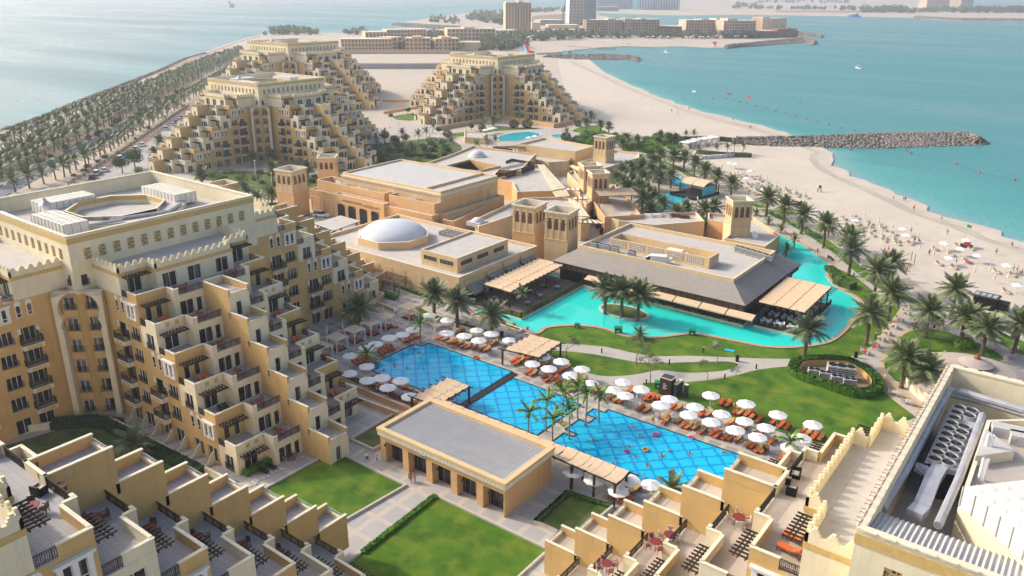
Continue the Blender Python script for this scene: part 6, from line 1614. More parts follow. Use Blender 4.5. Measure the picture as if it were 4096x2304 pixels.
loungers(fe,[(735,1100),(780,1108),(820,1125),(850,1130),(895,1145),(925,1160),(960,1165),(1005,1172),(1060,1180),(1095,1188),(875,1060),(900,1052),(960,1098),(1130,1145),(1155,1140)],R(80),'between the long planter and the cabana pool','loungers by the long planter')
loungers(fh_,[(2205,800),(2150,880),(2110,860),(2060,840),(2230,785)],R(70),'in the corner below the big pergola','loungers below the pergola')
def octo(b,r,z0,z1,n=8,m='canvas',zb=.12):
 P=[(r*math.cos(2*PI*k/n),r*math.sin(2*PI*k/n))for k in range(n)]
 for k in range(n):
  p,q=P[k],P[(k+1)%n];b.face([(*p,z0),(*q,z0),(0,0,z1)],m);b.face([(*q,z0-.02),(*p,z0-.02),(0,0,z1-.05)],m)
  b.face([(*p,z0-zb),(*q,z0-zb),(*q,z0),(*p,z0)],m)
  e=Vector((*p,z0));b.bar(e*1.0,Vector((0,0,z1)),.03,m)
def parasol_proto(r,h):
 t=thing('parasol',(0,0,0),'x','parasol')
 b=MB('canvas');octo(b,r,h-.45,h);b.lathe([(.05,h-.05),(.07,h+.05),(0,h+.12)],'canvas',6);b.build('canopy',t)
 b=MB('trim');b.tube([(0,0,.1),(0,0,h-.1)],.03,'trim',6);b.build('pole',t)
 b=MB('grey');b.lathe([(.32,0),(.32,.07),(.06,.12)],'grey',12);b.build('base',t)
 return kids(t)
PA=parasol_proto(1.42,2.65);PBc=parasol_proto(1.35,2.3)
def closed_proto():
 t=thing('closed_parasol',(0,0,0),'x','closed parasol')
 b=MB('canvas');b.lathe([(.02,2.55),(.10,2.2),(.17,1.4),(.24,.85),(.12,.8)],'canvas',7);b.build('folded_canopy',t)
 b=MB('trim');b.tube([(0,0,0),(0,0,2.6)],.03,'trim',5);b.build('pole',t)
 return kids(t)
PC=closed_proto()
def closed_beach():
 t=variant(PC,'','folded_canopy','trim');return t
PCb=closed_beach()
def umb(F_,pts,where,group='white parasols round the pools',z=.03):
 for p in pts:
  q=F_(p[0],p[1],2.4);place(PA,(*q,z),random.random()*.8,'%s open parasol %s'%(num('u'+where),where),group,random.uniform(.95,1.05))
umb(z6,[(1345,350),(1195,410),(1000,465),(800,550),(660,615),(435,715),(675,870),(425,970),(685,1075),(895,1050),(1170,1085),(980,1180),(1300,1310),(1585,140)],'round the pool nearest the cabanas')
umb(fe,[(800,965),(790,1062),(1020,1033),(1130,1066),(925,1082),(1035,1117),(1265,1108)],'beside the long planter above the pool')
umb(z5,[(443,630),(290,728),(527,803),(707,698),(1008,808),(847,908),(1132,1018),(1607,993),(1460,1113),(1635,1188),(1870,1103)],'between the middle pool and the curved lawn')
umb(z3,[(283,333),(162,433),(657,448),(562,563),(885,283),(1042,548),(892,668),(1395,413),(1375,648),(1240,788),(1563,883),(1685,743),(1857,563),(2365,708),(2195,908),(2040,1040)],'along the lawn side of the largest pool')
umb(fh_,[(1990,650),(2170,718),(2335,748),(2090,798),(1905,712),(1750,655),(795,95)],'below the big pergola by the largest pool')
for i,(F_,x,y,lb)in enumerate(((z6,95,360,'closed parasol westernmost behind the cabanas'),(z6,325,280,'second closed parasol behind the cabanas'),(z6,720,170,'closed parasol beside the cabana palm'),(z6,915,80,'closed parasol behind the easternmost row of cabanas'),(z6,1665,330,'closed white parasol standing alone on the deck'),(fe,855,1030,'closed parasol in the long planter'),(z5,1800,1260,'closed parasol among loungers by the middle pool'))):
 place(PC,(*F_(x,y,1.6),.03),0,lb,'closed parasols at the pools')
def cabana_proto():
 t=thing('cabana',(0,0,0),'x','cabana')
 b=MB('shadecloth');b.face([(-1.25,-1.25,2.45),(1.25,-1.25,2.45),(1.25,1.25,2.45),(-1.25,1.25,2.45)]);b.build('roof_cloth',t)
 b=MB('white')
 for s_ in(-1,1):b.bar((-1.4,s_*1.35,2.45),(1.4,s_*1.35,2.45),.1);b.bar((s_*1.35,-1.3,2.45),(s_*1.35,1.3,2.45),.1)
 b.build('roof_frame',t)
 for sx in(-1,1):
  for sy in(-1,1):
   b=MB('white');b.bar((0,0,0),(0,0,2.42),.08);b.build('post',t,(sx*1.35,sy*1.35,0))
   b=MB('canvas');b.lathe([(.30,2.4),(.16,1.6),(.09,1.2),(.14,.6),(.16,.1)],'canvas',7);b.build('curtain',t,(sx*1.27,sy*1.27,0))
 b=MB('black');b.box(-1.2,-.95,.05,1.2,.95,.25);b.build('day_bed',t)
 b=MB('orangecush');b.box(-1.0,-.8,.25,.3,.8,.42);b.face([(.25,-.8,.4),(.25,.8,.4),(.95,.8,.85),(.95,-.8,.85)]);b.face([(.95,-.8,.85),(.95,.8,.85),(.95,.8,.25),(.95,-.8,.25)]);b.build('cushion',t)
 return kids(t)
CB=cabana_proto()
for i,(x,y)in enumerate(((245,465),(500,355),(735,255),(945,160),(1285,25),(20,590))):
 lb=['second cabana from the apartment block corner','third cabana from the apartment block corner','fourth cabana from the apartment block corner','fifth cabana, before the closed parasol','cabana standing apart beside the planters','cabana half hidden by the apartment block corner'][i]
 place(CB,(*z6(x,y,2.4),.03),R(0),lb,'white draped cabanas')
def table_set_proto(top='terracotta',chair='wicker',n=3,name='dining_table'):
 t=thing(name,(0,0,0),'x','table');b=MB(top);b.lathe([(.0,.74),(.55,.74),(.55,.70),(0,.69)],top,14);b.build('table_top',t)
 b=MB('iron')
 for k in range(4):a=k*PI/2+.4;b.bar((.35*math.cos(a),.35*math.sin(a),0),(.12*math.cos(a),.12*math.sin(a),.7),.04)
 b.build('leg_frame',t)
 return kids(t)
def chair_proto(m='wicker',cush=None):
 t=thing('garden_chair',(0,0,0),'x','chair');b=MB(m);b.box(-.26,-.26,.38,.26,.26,.46);b.build('seat',t)
 b=MB(m);b.box(-.26,.22,.46,.26,.29,.92);b.bar((-.26,-.2,.64),(-.26,.25,.66),.06);b.bar((.26,-.2,.64),(.26,.25,.66),.06);b.build('backrest',t)
 for x in(-.23,.23):
  for y in(-.23,.23):q=MB(m);q.box(-.025,-.025,0,.025,.025,.38);q.build('leg',t,(x,y,0))
 return kids(t)
mat('redtop',(.22,.04,.03),.4,.2,3);mat('chairpink',(.34,.17,.14),.8,.2,4);mat('chairwhite',(.62,.52,.46),.8,.1,4)
T0=table_set_proto('redtop');T1_=table_set_proto('roofwhite');C0=chair_proto('chairpink');C1=chair_proto('wicker');C2=chair_proto('chairwhite')
def tset(p,z,lb,tb=None,ch=None,n=3,a0=0,group='table sets'):
 place(tb or T0,(p[0],p[1],z),0,'round table '+lb,group+' tables')
 for k in range(n):
  a=a0+2*PI*k/n;place(ch or C0,(p[0]+.78*math.cos(a),p[1]+.78*math.sin(a),z),a-PI/2,'%s chair, table %s'%(nth(k+1),lb),group+' chairs')
def parts_pos(B,org,u,w,a,q,z):return(B[0]+org[0]+u[0]*a+w[0]*q,B[1]+org[1]+u[1]*a+w[1]*q,z)
for k in range(0,7):
 A_,z=31.0-(k-1)*3.97 if k else 35,k*FH+.02
 if k>=1:
  for s_ in(-1,1):
   x=-116.3+A_+2.1-1.6;y=49.9+13.75+s_*4.2
   tset((x,y),z,'on level %s %s terrace'%(nth(k),'lawn side' if s_<0 else 'pool side'),n=3,a0=k,group='terraces of the block by the pools')
   if k!=6 and(k+s_)%3:
    for q in(-.5,.5):place(LV[3 if k in(1,2)and s_<0 else 0],(-116.3+A_-1.7,49.9+13.75+s_*8.2+q*.8,z),R(180),'%s lounger on the level %s %s terrace'%('west' if q<0 else 'east',nth(k),'lawn side' if s_<0 else 'pool side'),'terrace loungers')
tset((-83.2,59.6),.03,'on the ground terrace behind the clipped hedge',n=4,group='ground terrace')
for q in(0,1.3):place(LV[3],(-83.4,55.2+q,.03),R(190),'black lounger on the ground terrace, %s one'%('southern' if q==0 else 'northern'),'ground terrace loungers')
for k in range(7,1,-1):
 A_=9.4+35.1-(k-1)*4.05;z=1.75+k*FH+.02
 tset((-48.6-13.8+4.3,A_-1.2),z,'on step %s of the terraces below the camera'%nth(8-k),n=3,a0=k*1.3,ch=C1,group='terraces of the front left block')
place(LV[3],(-48.6-13.8+8.2,9.4+35.1-6*4.05-5.6,1.75+7*FH+.02),R(120),'dark lounger with a grey pillow on the topmost tiled terrace','top terrace loungers')
def armchair(label,loc,rz,m='black',group=None):
 t=thing('armchair',loc,label,'armchair',group,rz=rz);b=MB(m);b.box(-.45,-.42,0,.45,.42,.40);b.build('seat_base',t)
 b=MB(m);b.box(-.45,.30,.40,.45,.42,.85);b.box(-.45,-.42,.40,-.33,.30,.65);b.box(.33,-.42,.40,.45,.30,.65);b.build('backrest',t)
 b=MB('trim');b.box(-.32,-.40,.40,.32,.29,.50);b.build('cushion',t);return t
zt=1.75+7*FH
armchair('black wicker armchair beside the red chair on the top tiled terrace',(*fg(300,830,zt),zt),R(200),group='black armchairs')
armchair('black wicker armchair with a red towel under the battlements',(*fg(245,640,zt),zt),R(70),group='black armchairs')
place(C0,(*fg(340,735,zt),zt),2.2,'single reddish chair on the top tiled terrace','single chairs')
b=MB('wicker');b.lathe([(.0,.42),(.5,.42),(.5,.0)],'wicker',16);tag(b.build('round_stool',None,(*fg(455,800,zt),zt)),'round black wicker stool by the top terrace railing','stool')
for i,(x,y)in enumerate(((420,1050),(-100,1180))):
 k=5-i;z=k*FH+.02;tset(fi(x,y,z),z,'on the sandy terraces, %s from the battlements'%nth(i+1),n=4,ch=C2,a0=.4,group='terraces of the front right block')
for i,(x,y,k)in enumerate(((2000,1400,3),(2365,1235,4))):tset(fh_(x,y,k*FH),k*FH+.02,'on the sandy terraces near the picture bottom, number %s'%('one' if i else 'two'),n=4,ch=C0,a0=.9,group='lower terraces of the front right block')
z=6*FH
for i,(x,y)in enumerate(((850,1190),(810,1280))):place(LG0 if 0 else LV[0],(*fi(x,y,z),z),R(-10),'orange lounger on the roof terrace below the battlements, %s one'%('upper' if i==0 else 'lower'),'roof terrace loungers',1.1)
for i,(x,y,r_)in enumerate(((780,740,100),(850,700,10),(820,830,190))):armchair('%s black wicker armchair at the foot of the battlemented wall'%nth(i+1),(*fi(x,y,z),z),R(r_),group='armchairs of the right block')
for i,(x,y)in enumerate(((1690,870),(1685,925),(1632,975),(1590,1025),(1537,1075),(1492,1120),(1447,1165),(1375,1220))):tset(ff(x,y),.04,'along the path fork, %s from the beach'%nth(i+1),tb=T1_,ch=C2,n=2,a0=.9+PI/2,group='path tables')
for i,(x,y)in enumerate(((1385,1345),(1480,1420),(2360,1140),(2350,1190),(2490,1200),(2470,1260),(2260,1080),(2130,1000))):tset(ff(x,y),.04,'along the outer path, %s from the hedge ring'%nth(i+1),tb=T1_,ch=C2,n=2,a0=.9,group='outer path tables')
for i,(x,y)in enumerate(((1600,90),(1700,155))):tset(fi(x,y),.04,'on the bend behind the rooftop wall, %s one'%('upper' if i==0 else 'lower'),tb=T1_,ch=C2,n=2,group='bend tables')
mat('seatgrey',(.20,.21,.21),.85,.2,3)
C3=chair_proto('seatgrey')
for i,(x,y)in enumerate(((-97.8,124.5),(-94.6,124.0),(-97.5,128.5),(-94.0,128.0),(-90.6,126.5),(-97.6,133),(-94.2,132.5),(-91,131.5),(-97.5,137.5),(-94,137),(-91,138),(-96,141.2))):tset((x,y),.46,'on the lounge deck, %s from the near corner'%nth(i+1),tb=T1_,ch=C3,n=3,a0=i,group='lounge deck')
mat('tablecloth',(.45,.62,.68),.8,.1,3)
C4=chair_proto('white');T2_=table_set_proto('tablecloth')
for i in range(12):
 x=-47.9+2.6*(i%3);y=147.3+4.4*(i//3);tset((x,y),.51,'on the dining deck in the lagoon, %s'%nth(i+1),tb=T2_,ch=C4,n=4,a0=.78,group='dining deck')
fabric_pergola('pale cloth pergola between the upper and middle pools',[fe(1180,1190,3.2),fe(1490,1100,3.2),fe(1400,1052,3.2),fe(1190,1130,3.2)]if 0 else[(-78.0,101.6),(-71.2,102.6),(-71.6,110.2),(-77.9,109.5)],3.0,5,1,None,nrow=3,ext=.9)
fabric_pergola('pale cloth pergola by the cascade beside the pool house roof',[(-78.3,79.2),(-73.6,79.2),(-73.6,87.2),(-78.3,87.2)],3.1,5,1,None,nrow=3,ext=.9)
fabric_pergola('long narrow pergola running behind the pool house',[(-73.5,77.9),(-48.2,77.9),(-48.2,80.6),(-73.5,80.6)],3.6,1,1,None,nrow=22,ext=.3)
fabric_pergola('pergola with dark posts off the end of the pool house',[(-50.8,77.4),(-41.2,77.0),(-41.2,80.4),(-50.8,80.6)],3.8,1,1,[(-48,77.4),(-44.5,77.3),(-41.4,77.2),(-41.4,80.2),(-48,80.3)],nrow=10,ext=.3)
fabric_pergola('checkered shade pergola between the nearest block and the domed hall',[hD(72,158,3.2),hD(150,150,3.2),hD(305,212,3.2),hD(225,262,3.2)],3.2,9,1,None,nrow=7,beams='midwood',miss=tuple((a_,b_)for a_ in range(7)for b_ in range(9)if(a_+b_)%2),sag=.1)
bld('garden_annex','small pale roofed annex at the end of the brown vine pergola',[hD(x,y,3)for x,y in((205,272),(330,212),(398,240),(290,300))],3.0,'orange')
vp=fabric_pergola('brown pergola overgrown with bright vine at the foot of the domed hall',[fe(245,640,3),fe(330,600,3),fe(480,640,3),fe(430,680,3)],3.0,8,1,None,cloth='midwood',nrow=1,miss=tuple((0,k)for k in range(8)),beams='midwood')
for i,(x,y)in enumerate(((310,670),(395,680),(470,640),(400,620))):
 b=MB();
 for k in range(6):leafball(b,(0,0,.4+.48*k),.42,60,.13,'leaf_bright',i*7+k,1,.4)
 tag(b.build('vine',None,(*fe(x,y,2.2),0)),['vine column at the near corner of the brown pergola','tallest vine column in front of the brown pergola','vine column against the domed hall wall','vine heap on top of the brown pergola beams'][i],'vine','vines on the brown pergola')
t=thing('pool_fence',(0,0,0),'dark fence on the low orange wall below the cabana pool','fence');b=MB('orange','trim');b.wallline([z6(300,1080),z6(500,1250),(-91,79.4),(-76,79.2)]if 0 else[(-99.5,80.6),(-80,80.4)],.3,-.1,.45,'orange');b.build('wall',t)
b=MB('darkwood');railrun(b,(-99.5,80.9),(-80,80.7),.1,1.1);b.build('rails',t)
for lb,p,q in(('curving orange ramp wall below the cabana pool, outer one',(-93.5,79.2),(-75.5,79.3)),('inner sandy ramp wall beside the small triangular lawn',(-91.0,76.6),(-79.5,77.2))):
 b=MB('orange','trim');b.wallline([p,q],.35,0,1.0,'orange','trim');tag(b.build('ramp_wall'),lb,'wall')
for lb,pts,h in(('orange garden wall between the apartment gardens and the cabanas',[(-124.5,86.5),(-110,86.6),(-110,99),(-117.5,99.2)],1.1),('pale retaining wall at the head of the cabana terrace',[fe(165,745),fe(320,800),fe(215,880)],1.2),('low sandy wall round the private plunge pool by the cabanas',[fe(230,900),fe(260,850),fe(400,905),fe(405,925)],.8)):
 b=MB('orange','trim');b.wallline(pts,.3,0,h,'orange','trim');tag(b.build('garden_wall'),lb,'wall')
b=MB('tan','trim');b.wallline([(-121.5,38),(-116.5,45.5),(-112.5,49.6),(-83,50.6)],.35,0,1.1,'cream','trim');tag(b.build('garden_wall'),'curved cream wall round the courtyard lawn of the nearest block','wall')
mat('step',(.60,.55,.47),.85,.1,1)
b=MB('step')
for k in range(15):x=-82.4+.2*math.sin(k*2.1);y=52.2+.72*k;b.box(x-.55,y-.27,.02,x+.55,y+.27,.12)
o_=b.build('stepping_path');o_['kind']='structure'
fi_n=0
for k in range(7):
 x=-110.6+3.35*k;b=MB('trim');P=[(0,0),(1.7,0),(1.7,.35),(1.2,.5),(.9,.8),(.75,1.3),(.45,1.55),(.2,1.9),(0,1.95)]
 b.add([(-.08,-y_,z_)for y_,z_ in P]+[(.08,-y_,z_)for y_,z_ in P],[tuple(range(9)),tuple(range(17,8,-1))]+[(i,(i+1)%9,(i+1)%9+9,i+9)for i in range(9)])
 tag(b.build('patio_fin',None,(x,52.7,0)),'%s curved white fin between the ground floor patios, from the arch'%nth(k+1),'patio wall','curved patio fins')
def bollard_proto():
 t=thing('path_lamp',(0,0,0),'x','path lamp');b=MB('black');b.lathe([(.11,0),(.11,.85),(0,.85)],'black',8);b.build('post',t);b=MB('trim');b.lathe([(.10,.85),(.10,1.0),(0,1.02)],'trim',8);b.build('lamp_head',t);return kids(t)
BO=bollard_proto()
for i,(F_,x,y)in enumerate(((fe,1962,1215),(fe,2472,1300),(ff,155,1212),(ff,905,1240),(ff,835,1308),(ff,555,1335),(ff,317,1412),(ff,1455,1105),(ff,1290,640),(ff,1018,455),(z5,1937,1045),(zE,1385,290),(zE,1585,415),(ff,300,480),(fh_,1,1))[:13]):
 place(BO,(*F_(x,y),.04),0,'%s black path lamp along the winding lawn path'%nth(i+1),'black path lamps',1.15)
for i,(F_,x,y,s_)in enumerate(((fe,1778,1025,.9),(fe,2088,1065,1.3),(ff,72,1080,1.2),(z5,2115,1095,1.2),(ff,672,170,1.0),(ff,1365,580,1.0),(fr(3300,850,3.22),497,730,1.0))):
 if i==5:continue
 lb=['green box at the lagoon edge, westernmost','green box in the middle of the lagoon edge','green box at the lagoon edge below the restaurant awnings','dark green box beside the kiosk','green bin on the beach lawn near the shower stand','','green cabinet under the overlapping palms'][i]
 b=MB('green','white');b.box(-.5,-.4,0,.5,.4,.85,'green');b.box(-.56,-.46,.85,.56,.46,.95,'green');b.box(-.2,-.42,.3,.2,-.4,.5,'white');tag(b.build('utility_box',None,(*F_(x,y),.05),R(20),),lb,'utility box','green boxes').scale=(s_,)*3
for i,(F_,x,y)in enumerate(((ff,411,1278),(ff,1305,1250),(fe,1210,1095),(z3,150,260))):
 b=MB('black');b.lathe([(.3,0),(.32,1.0),(.36,1.02),(.36,1.1),(0,1.12)],'black',12);tag(b.build('litter_bin',None,(*F_(x,y),.05)),['black bin at the bend of the lawn path','black bin at the path fork','black bin beside the long planter','brown bin beside the kiosk'][i],'bin')
t=thing('kiosk',(*z3(240,275),.03),'tall dark kiosk with a menu board by the largest pool','kiosk',rz=0);b=MB('darkwood','trim','darkgrey');b.box(-1.0,-.75,0,1.0,.9,3.0,'darkwood');b.box(-1.08,-.83,3.0,1.08,.98,3.1,'trim');b.box(-.95,-.7,3.1,.95,.85,3.13,'darkgrey');b.build('cabinet',t)
b=MB('black','white');b.box(-.5,-.78,1.0,.55,-.76,2.3,'black')
for k in range(5):b.box(-.4,-.80,1.15+.23*k,.1+.3*(k%2),-.78,1.22+.23*k,'white')
b.build('menu_board',t)
for lb,x,y,h,l in(('dark stone shower wall next to the kiosk',400,290,2.3,1.2),('separate dark stone shower pillar on a pale slab',515,320,2.2,.25)):
 b=MB('darkgrey','trim');b.box(-.3,-l,0,.3,l,h,'darkgrey');b.box(-.32,-l-.02,h,.32,l+.02,h+.06,'trim');tag(b.build('shower_wall',None,(*z3(x,y),.05)),lb,'shower')
def bench(lb,loc,rz):
 t=thing('park_bench',loc,lb,'bench',rz=rz);b=MB('darkwood');b.box(-.9,-.25,.42,.9,.25,.48);b.build('seat',t);b=MB('darkwood');b.box(-.9,.22,.48,.9,.28,.95);b.build('backrest',t)
 for x in(-.8,.8):q=MB('darkwood');q.box(-.05,-.25,0,.05,.25,.42);q.build('leg',t,(x,0,0))
bench('dark park bench facing the lagoon on the beach path',(*ff(1115,510),.04),R(140))
b=MB('cyan');b.box(-.9,-.4,0,.9,.4,.12);tag(b.build('hatch_cover',None,(*ff(355,1200),.06),R(10)),'small blue hatch cover on the lawn beside the grey sign','hatch cover')
b=MB('grey','darkgrey');b.box(-.4,-.05,.4,.4,.05,1.6,'grey');b.box(-.05,-.04,0,.05,.04,.4,'darkgrey');tag(b.build('lawn_sign',None,(*ff(240,1190),.05)),'small grey sign board on the lagoon lawn','sign')
t=thing('beach_shed',(*ff(2320,880),0),'black timber beach shed standing on the sand','shed',rz=R(-5));b=MB('black','darkwood');b.box(-3.2,-1.5,0,1.2,1.5,2.6,'black');b.box(-3.4,-1.7,2.6,1.4,1.7,2.75,'darkgrey');b.box(1.2,-1.2,0,3.2,1.2,2.0,'black');b.build('walls',t)
for k in range(4):b=MB('grey');b.box(-.4,-1.0,0,.4,1.0,.05);b.build('roof_panel',t,(-2.8+1.1*k,0,2.75))
t=thing('shower_stand',(*ff(860,110),0),'dark wooden shower stand at the edge of the beach','shower');b=MB('darkwood');b.box(-1.6,-.1,.3,1.2,.1,1.7);b.box(-.3,-.9,0,.3,-.2,1.3);b.build('screen',t)
for s_ in(-1.5,1.2):b=MB('darkwood');b.box(-.2,-.2,0,.2,.2,2.0);b.build('post',t,(s_,0,0))
def thatch_mat():
 m=bpy.data.materials.new('thatch');t_,N,L=nt(m);bs=N['Principled BSDF'];bs.inputs['Roughness'].default_value=.95
 tc=N.new('ShaderNodeTexCoord');w=N.new('ShaderNodeTexWave');w.wave_type='RINGS';w.rings_direction='Z';w.inputs['Scale'].default_value=1.3;w.inputs['Distortion'].default_value=3;w.inputs['Detail'].default_value=4
 L.new(tc.outputs['Object'],w.inputs['Vector']);r=N.new('ShaderNodeValToRGB');r.color_ramp.elements[0].color=(.30,.24,.20,1);r.color_ramp.elements[1].color=(.52,.45,.38,1);L.new(w.outputs['Fac'],r.inputs['Fac']);L.new(r.outputs['Color'],bs.inputs['Base Color']);MATS['thatch']=m
thatch_mat()
c_=ff(2190,1395,3.0);t=thing('thatched_pavilion',(*c_,0),'round pavilion with a pale thatched roof behind the rooftop wall','pavilion')
b=MB('thatch');b.lathe([(10.5,2.6),(8.5,3.5),(6,4.4),(3,5.0),(1.5,5.2),(0,5.3)],'thatch',40);b.build('lower_roof',t)
b=MB('thatch','rust');b.lathe([(2.6,5.5),(1.6,6.0),(.5,6.3),(0,6.35)],'thatch',24);b.lathe([(2.6,5.5),(2.4,5.35),(0,5.4)],'thatch',24);b.lathe([(.45,6.25),(.5,6.6),(.2,7.0),(0,7.1)],'rust',8);b.build('roof_cap',t)
b=MB('trim');b.lathe([(9.5,0),(9.5,3.0)],'trim',32);b.build('wall',t)
def person_mesh(pose):
 J={'stand':dict(hip=(0,0,.92),ch=(0,0,1.38),nk=(0,0,1.50),hd=(0,.02,1.66),kn=[(-.10,.02,.5),(.10,.02,.5)],ft=[(-.11,0,.06),(.11,0,.06)],toe=[(-.12,.14,.03),(.12,.14,.03)],el=[(-.27,0,1.13),(.27,0,1.13)],ha=[(-.27,.12,.88),(.27,.12,.88)]),'walk':dict(hip=(0,0,.90),ch=(0,.03,1.36),nk=(0,.04,1.48),hd=(0,.07,1.64),kn=[(-.10,.20,.50),(.10,.0,.46)],ft=[(-.11,.26,.07),(.11,-.30,.12)],toe=[(-.11,.40,.04),(.11,-.18,.03)],el=[(-.27,-.12,1.12),(.27,.12,1.12)],ha=[(-.25,-.12,.88),(.25,.30,.95)]),'sit':dict(hip=(0,0,.48),ch=(0,-.08,.93),nk=(0,-.06,1.06),hd=(0,-.02,1.22),kn=[(-.11,.45,.52),(.11,.45,.52)],ft=[(-.11,.45,.08),(.11,.47,.08)],toe=[(-.11,.58,.04),(.11,.6,.04)],el=[(-.27,.05,.72),(.27,.05,.72)],ha=[(-.15,.28,.68),(.15,.28,.68)]),'lie':dict(hip=(0,0,.54),ch=(0,.42,.68),nk=(0,.54,.78),hd=(0,.68,.88),kn=[(-.10,-.42,.62),(.11,-.44,.56)],ft=[(-.11,-.84,.52),(.12,-.86,.52)],toe=[(-.12,-.90,.62),(.13,-.92,.62)],el=[(-.3,.22,.60),(.3,.22,.60)],ha=[(-.22,.0,.66),(.24,.0,.64)]),'swim':dict(hip=(0,0,-.45),ch=(0,.03,-.02),nk=(0,.04,.10),hd=(0,.05,.26),kn=[(-.1,.1,-.8),(.1,.1,-.8)],ft=[(-.1,0,-1.1),(.1,0,-1.1)],toe=[(-.1,.1,-1.15),(.1,.1,-1.15)],el=[(-.35,.15,.02),(.35,.15,.02)],ha=[(-.3,.42,.06),(.3,.42,.06)])}[pose]
 V=[];Ed=[];Rd=[]
 def v(p,r):V.append(p);Rd.append(r);return len(V)-1
 h=v(J['hip'],.135);c=v(J['ch'],.15);n=v(J['nk'],.055);hd=v(J['hd'],.095);top=v(tuple(Vector(J['hd'])+(Vector(J['hd'])-Vector(J['nk'])).normalized()*.10),.075)
 mid=v(tuple((Vector(J['hip'])+Vector(J['ch']))/2),.115)
 Ed+=[(h,mid),(mid,c),(c,n),(n,hd),(hd,top)]
 cv=Vector(J['ch'])-Vector(J['hip'])
 for i,s_ in enumerate((-1,1)):
  hp=v((J['hip'][0]+s_*.09,J['hip'][1],J['hip'][2]-.03),.105);k=v(J['kn'][i],.062);f=v(J['ft'][i],.042);t_=v(J['toe'][i],.035);Ed+=[(h,hp),(hp,k),(k,f),(f,t_)]
  sh=v((J['ch'][0]+s_*.18,J['ch'][1],J['ch'][2]+.03),.06);e=v(J['el'][i],.042);a=v(J['ha'][i],.032);Ed+=[(c,sh),(sh,e),(e,a)]
  d=(Vector(J['ha'][i])-Vector(J['el'][i])).normalized();pl_=v(tuple(Vector(J['ha'][i])+d*.07),.036);Ed.append((a,pl_))
  sd=d.orthogonal().normalized()
  for q in range(4):
   fg_=v(tuple(Vector(J['ha'][i])+d*(.17-.01*abs(q-1.5))+sd*(q-1.5)*.022),.008);Ed.append((pl_,fg_))
  th=v(tuple(Vector(J['ha'][i])+d*.09+sd*.065),.010);Ed.append((a,th))
 import bmesh
 bm=bmesh.new();lay=bm.verts.layers.skin.verify();bv=[]
 for p,r in zip(V,Rd):
  q=bm.verts.new(p);q[lay].radius=(r,r);bv.append(q)
 for a,b_ in Ed:bm.edges.new((bv[a],bv[b_]))
 bm.verts.ensure_lookup_table();bv[0][lay].use_root=True
 me=bpy.data.meshes.new('tmp');bm.to_mesh(me);bm.free();me.materials.append(MATS['skin'])
 o=bpy.data.objects.new('tmp',me);COL.objects.link(o);o.modifiers.new('s','SKIN');sb=o.modifiers.new('u','SUBSURF');sb.levels=1;sb.render_levels=1
 bpy.context.view_layer.update()
 m2=bpy.data.meshes.new_from_object(o.evaluated_get(bpy.context.evaluated_depsgraph_get()));bpy.data.objects.remove(o)
 m2.materials.clear();m2.materials.append(MATS['skin'])
 return m2,J
PM={k:person_mesh(k)for k in('stand','walk','sit','lie','swim')}
def grow(me,test,off,m,name):
 """clothing: the faces of the body that pass the test, pushed out a little"""
 vs={};fs=[]
 for f_ in me.polygons:
  if test(f_.center):
   idx=[]
   for i in f_.vertices:
    if i not in vs:vs[i]=len(vs)
    idx.append(vs[i])
   fs.append(idx)
 P=[None]*len(vs)
 for i,j in vs.items():P[j]=tuple(me.vertices[i].co+me.vertices[i].normal*off)
 m_=bpy.data.meshes.new(name);m_.from_pydata(P,[],fs);m_.materials.append(MATS[m]);return m_
CL={}
def person(pos,pose,rz,label,shirt=None,shorts=None,hair='hair',dress=None,sc=1.0,hat=None):
 t=thing('person',pos if len(pos)==3 else(*pos,0),label,'person',rz=rz,sc=sc);me,J=PM[pose]
 put(me,'body',t)
 hip,ch,hd=Vector(J['hip']),Vector(J['ch']),Vector(J['hd']);ax=(ch-hip).normalized()
 def g(key,test,off,m,name):
  k=(pose,key,m)
  if k not in CL:CL[k]=grow(me,test,off,m,name)
  put(CL[k],name,t)
 leg=(Vector(J['kn'][0])-hip).normalized()
 if shirt:g('shirt',lambda c:(c-hip).dot(ax)>.02 and(c-hip).dot(ax)<.56 and abs(c.x)<.26 and(c-hd).length>.17,.012,shirt,'shirt')
 if shorts:g('shorts',lambda c:((c-hip).dot(ax)<.10 and(c-hip).length<.34),.014,shorts,'shorts')
 if dress:g('dress',lambda c:(c-hd).length>.2 and c.z>.25 and abs(c.x)<.27,.03,dress,'dress')
 up=(hd-Vector(J['nk'])).normalized()
 g('hair',lambda c:(c-hd).dot(up)>.03 or((c-hd).length<.14 and c.y<hd.y-.035 and pose!='lie' and(c-hd).dot(up)>-.06),.014,hat or hair,'hair' if not hat else 'hat')
 return t
person((*fh_(195,590),.03),'walk',2.5,'person in white shirt and black shorts with a shoulder bag, by the pool house','white','black')
person((*fh_(270,588),.03),'stand',2.2,'small child in a yellow green top beside the pool house','yellow','blue',sc=.62,hat='yellow')
person((*fh_(522,742),.03),'walk',.6,'woman in a reddish patterned dress walking before the pool house',dress='chairpink')
person((*fh_(553,742),.03),'walk',.5,'smaller companion in a pale dress walking before the pool house',dress='towel',sc=.88)
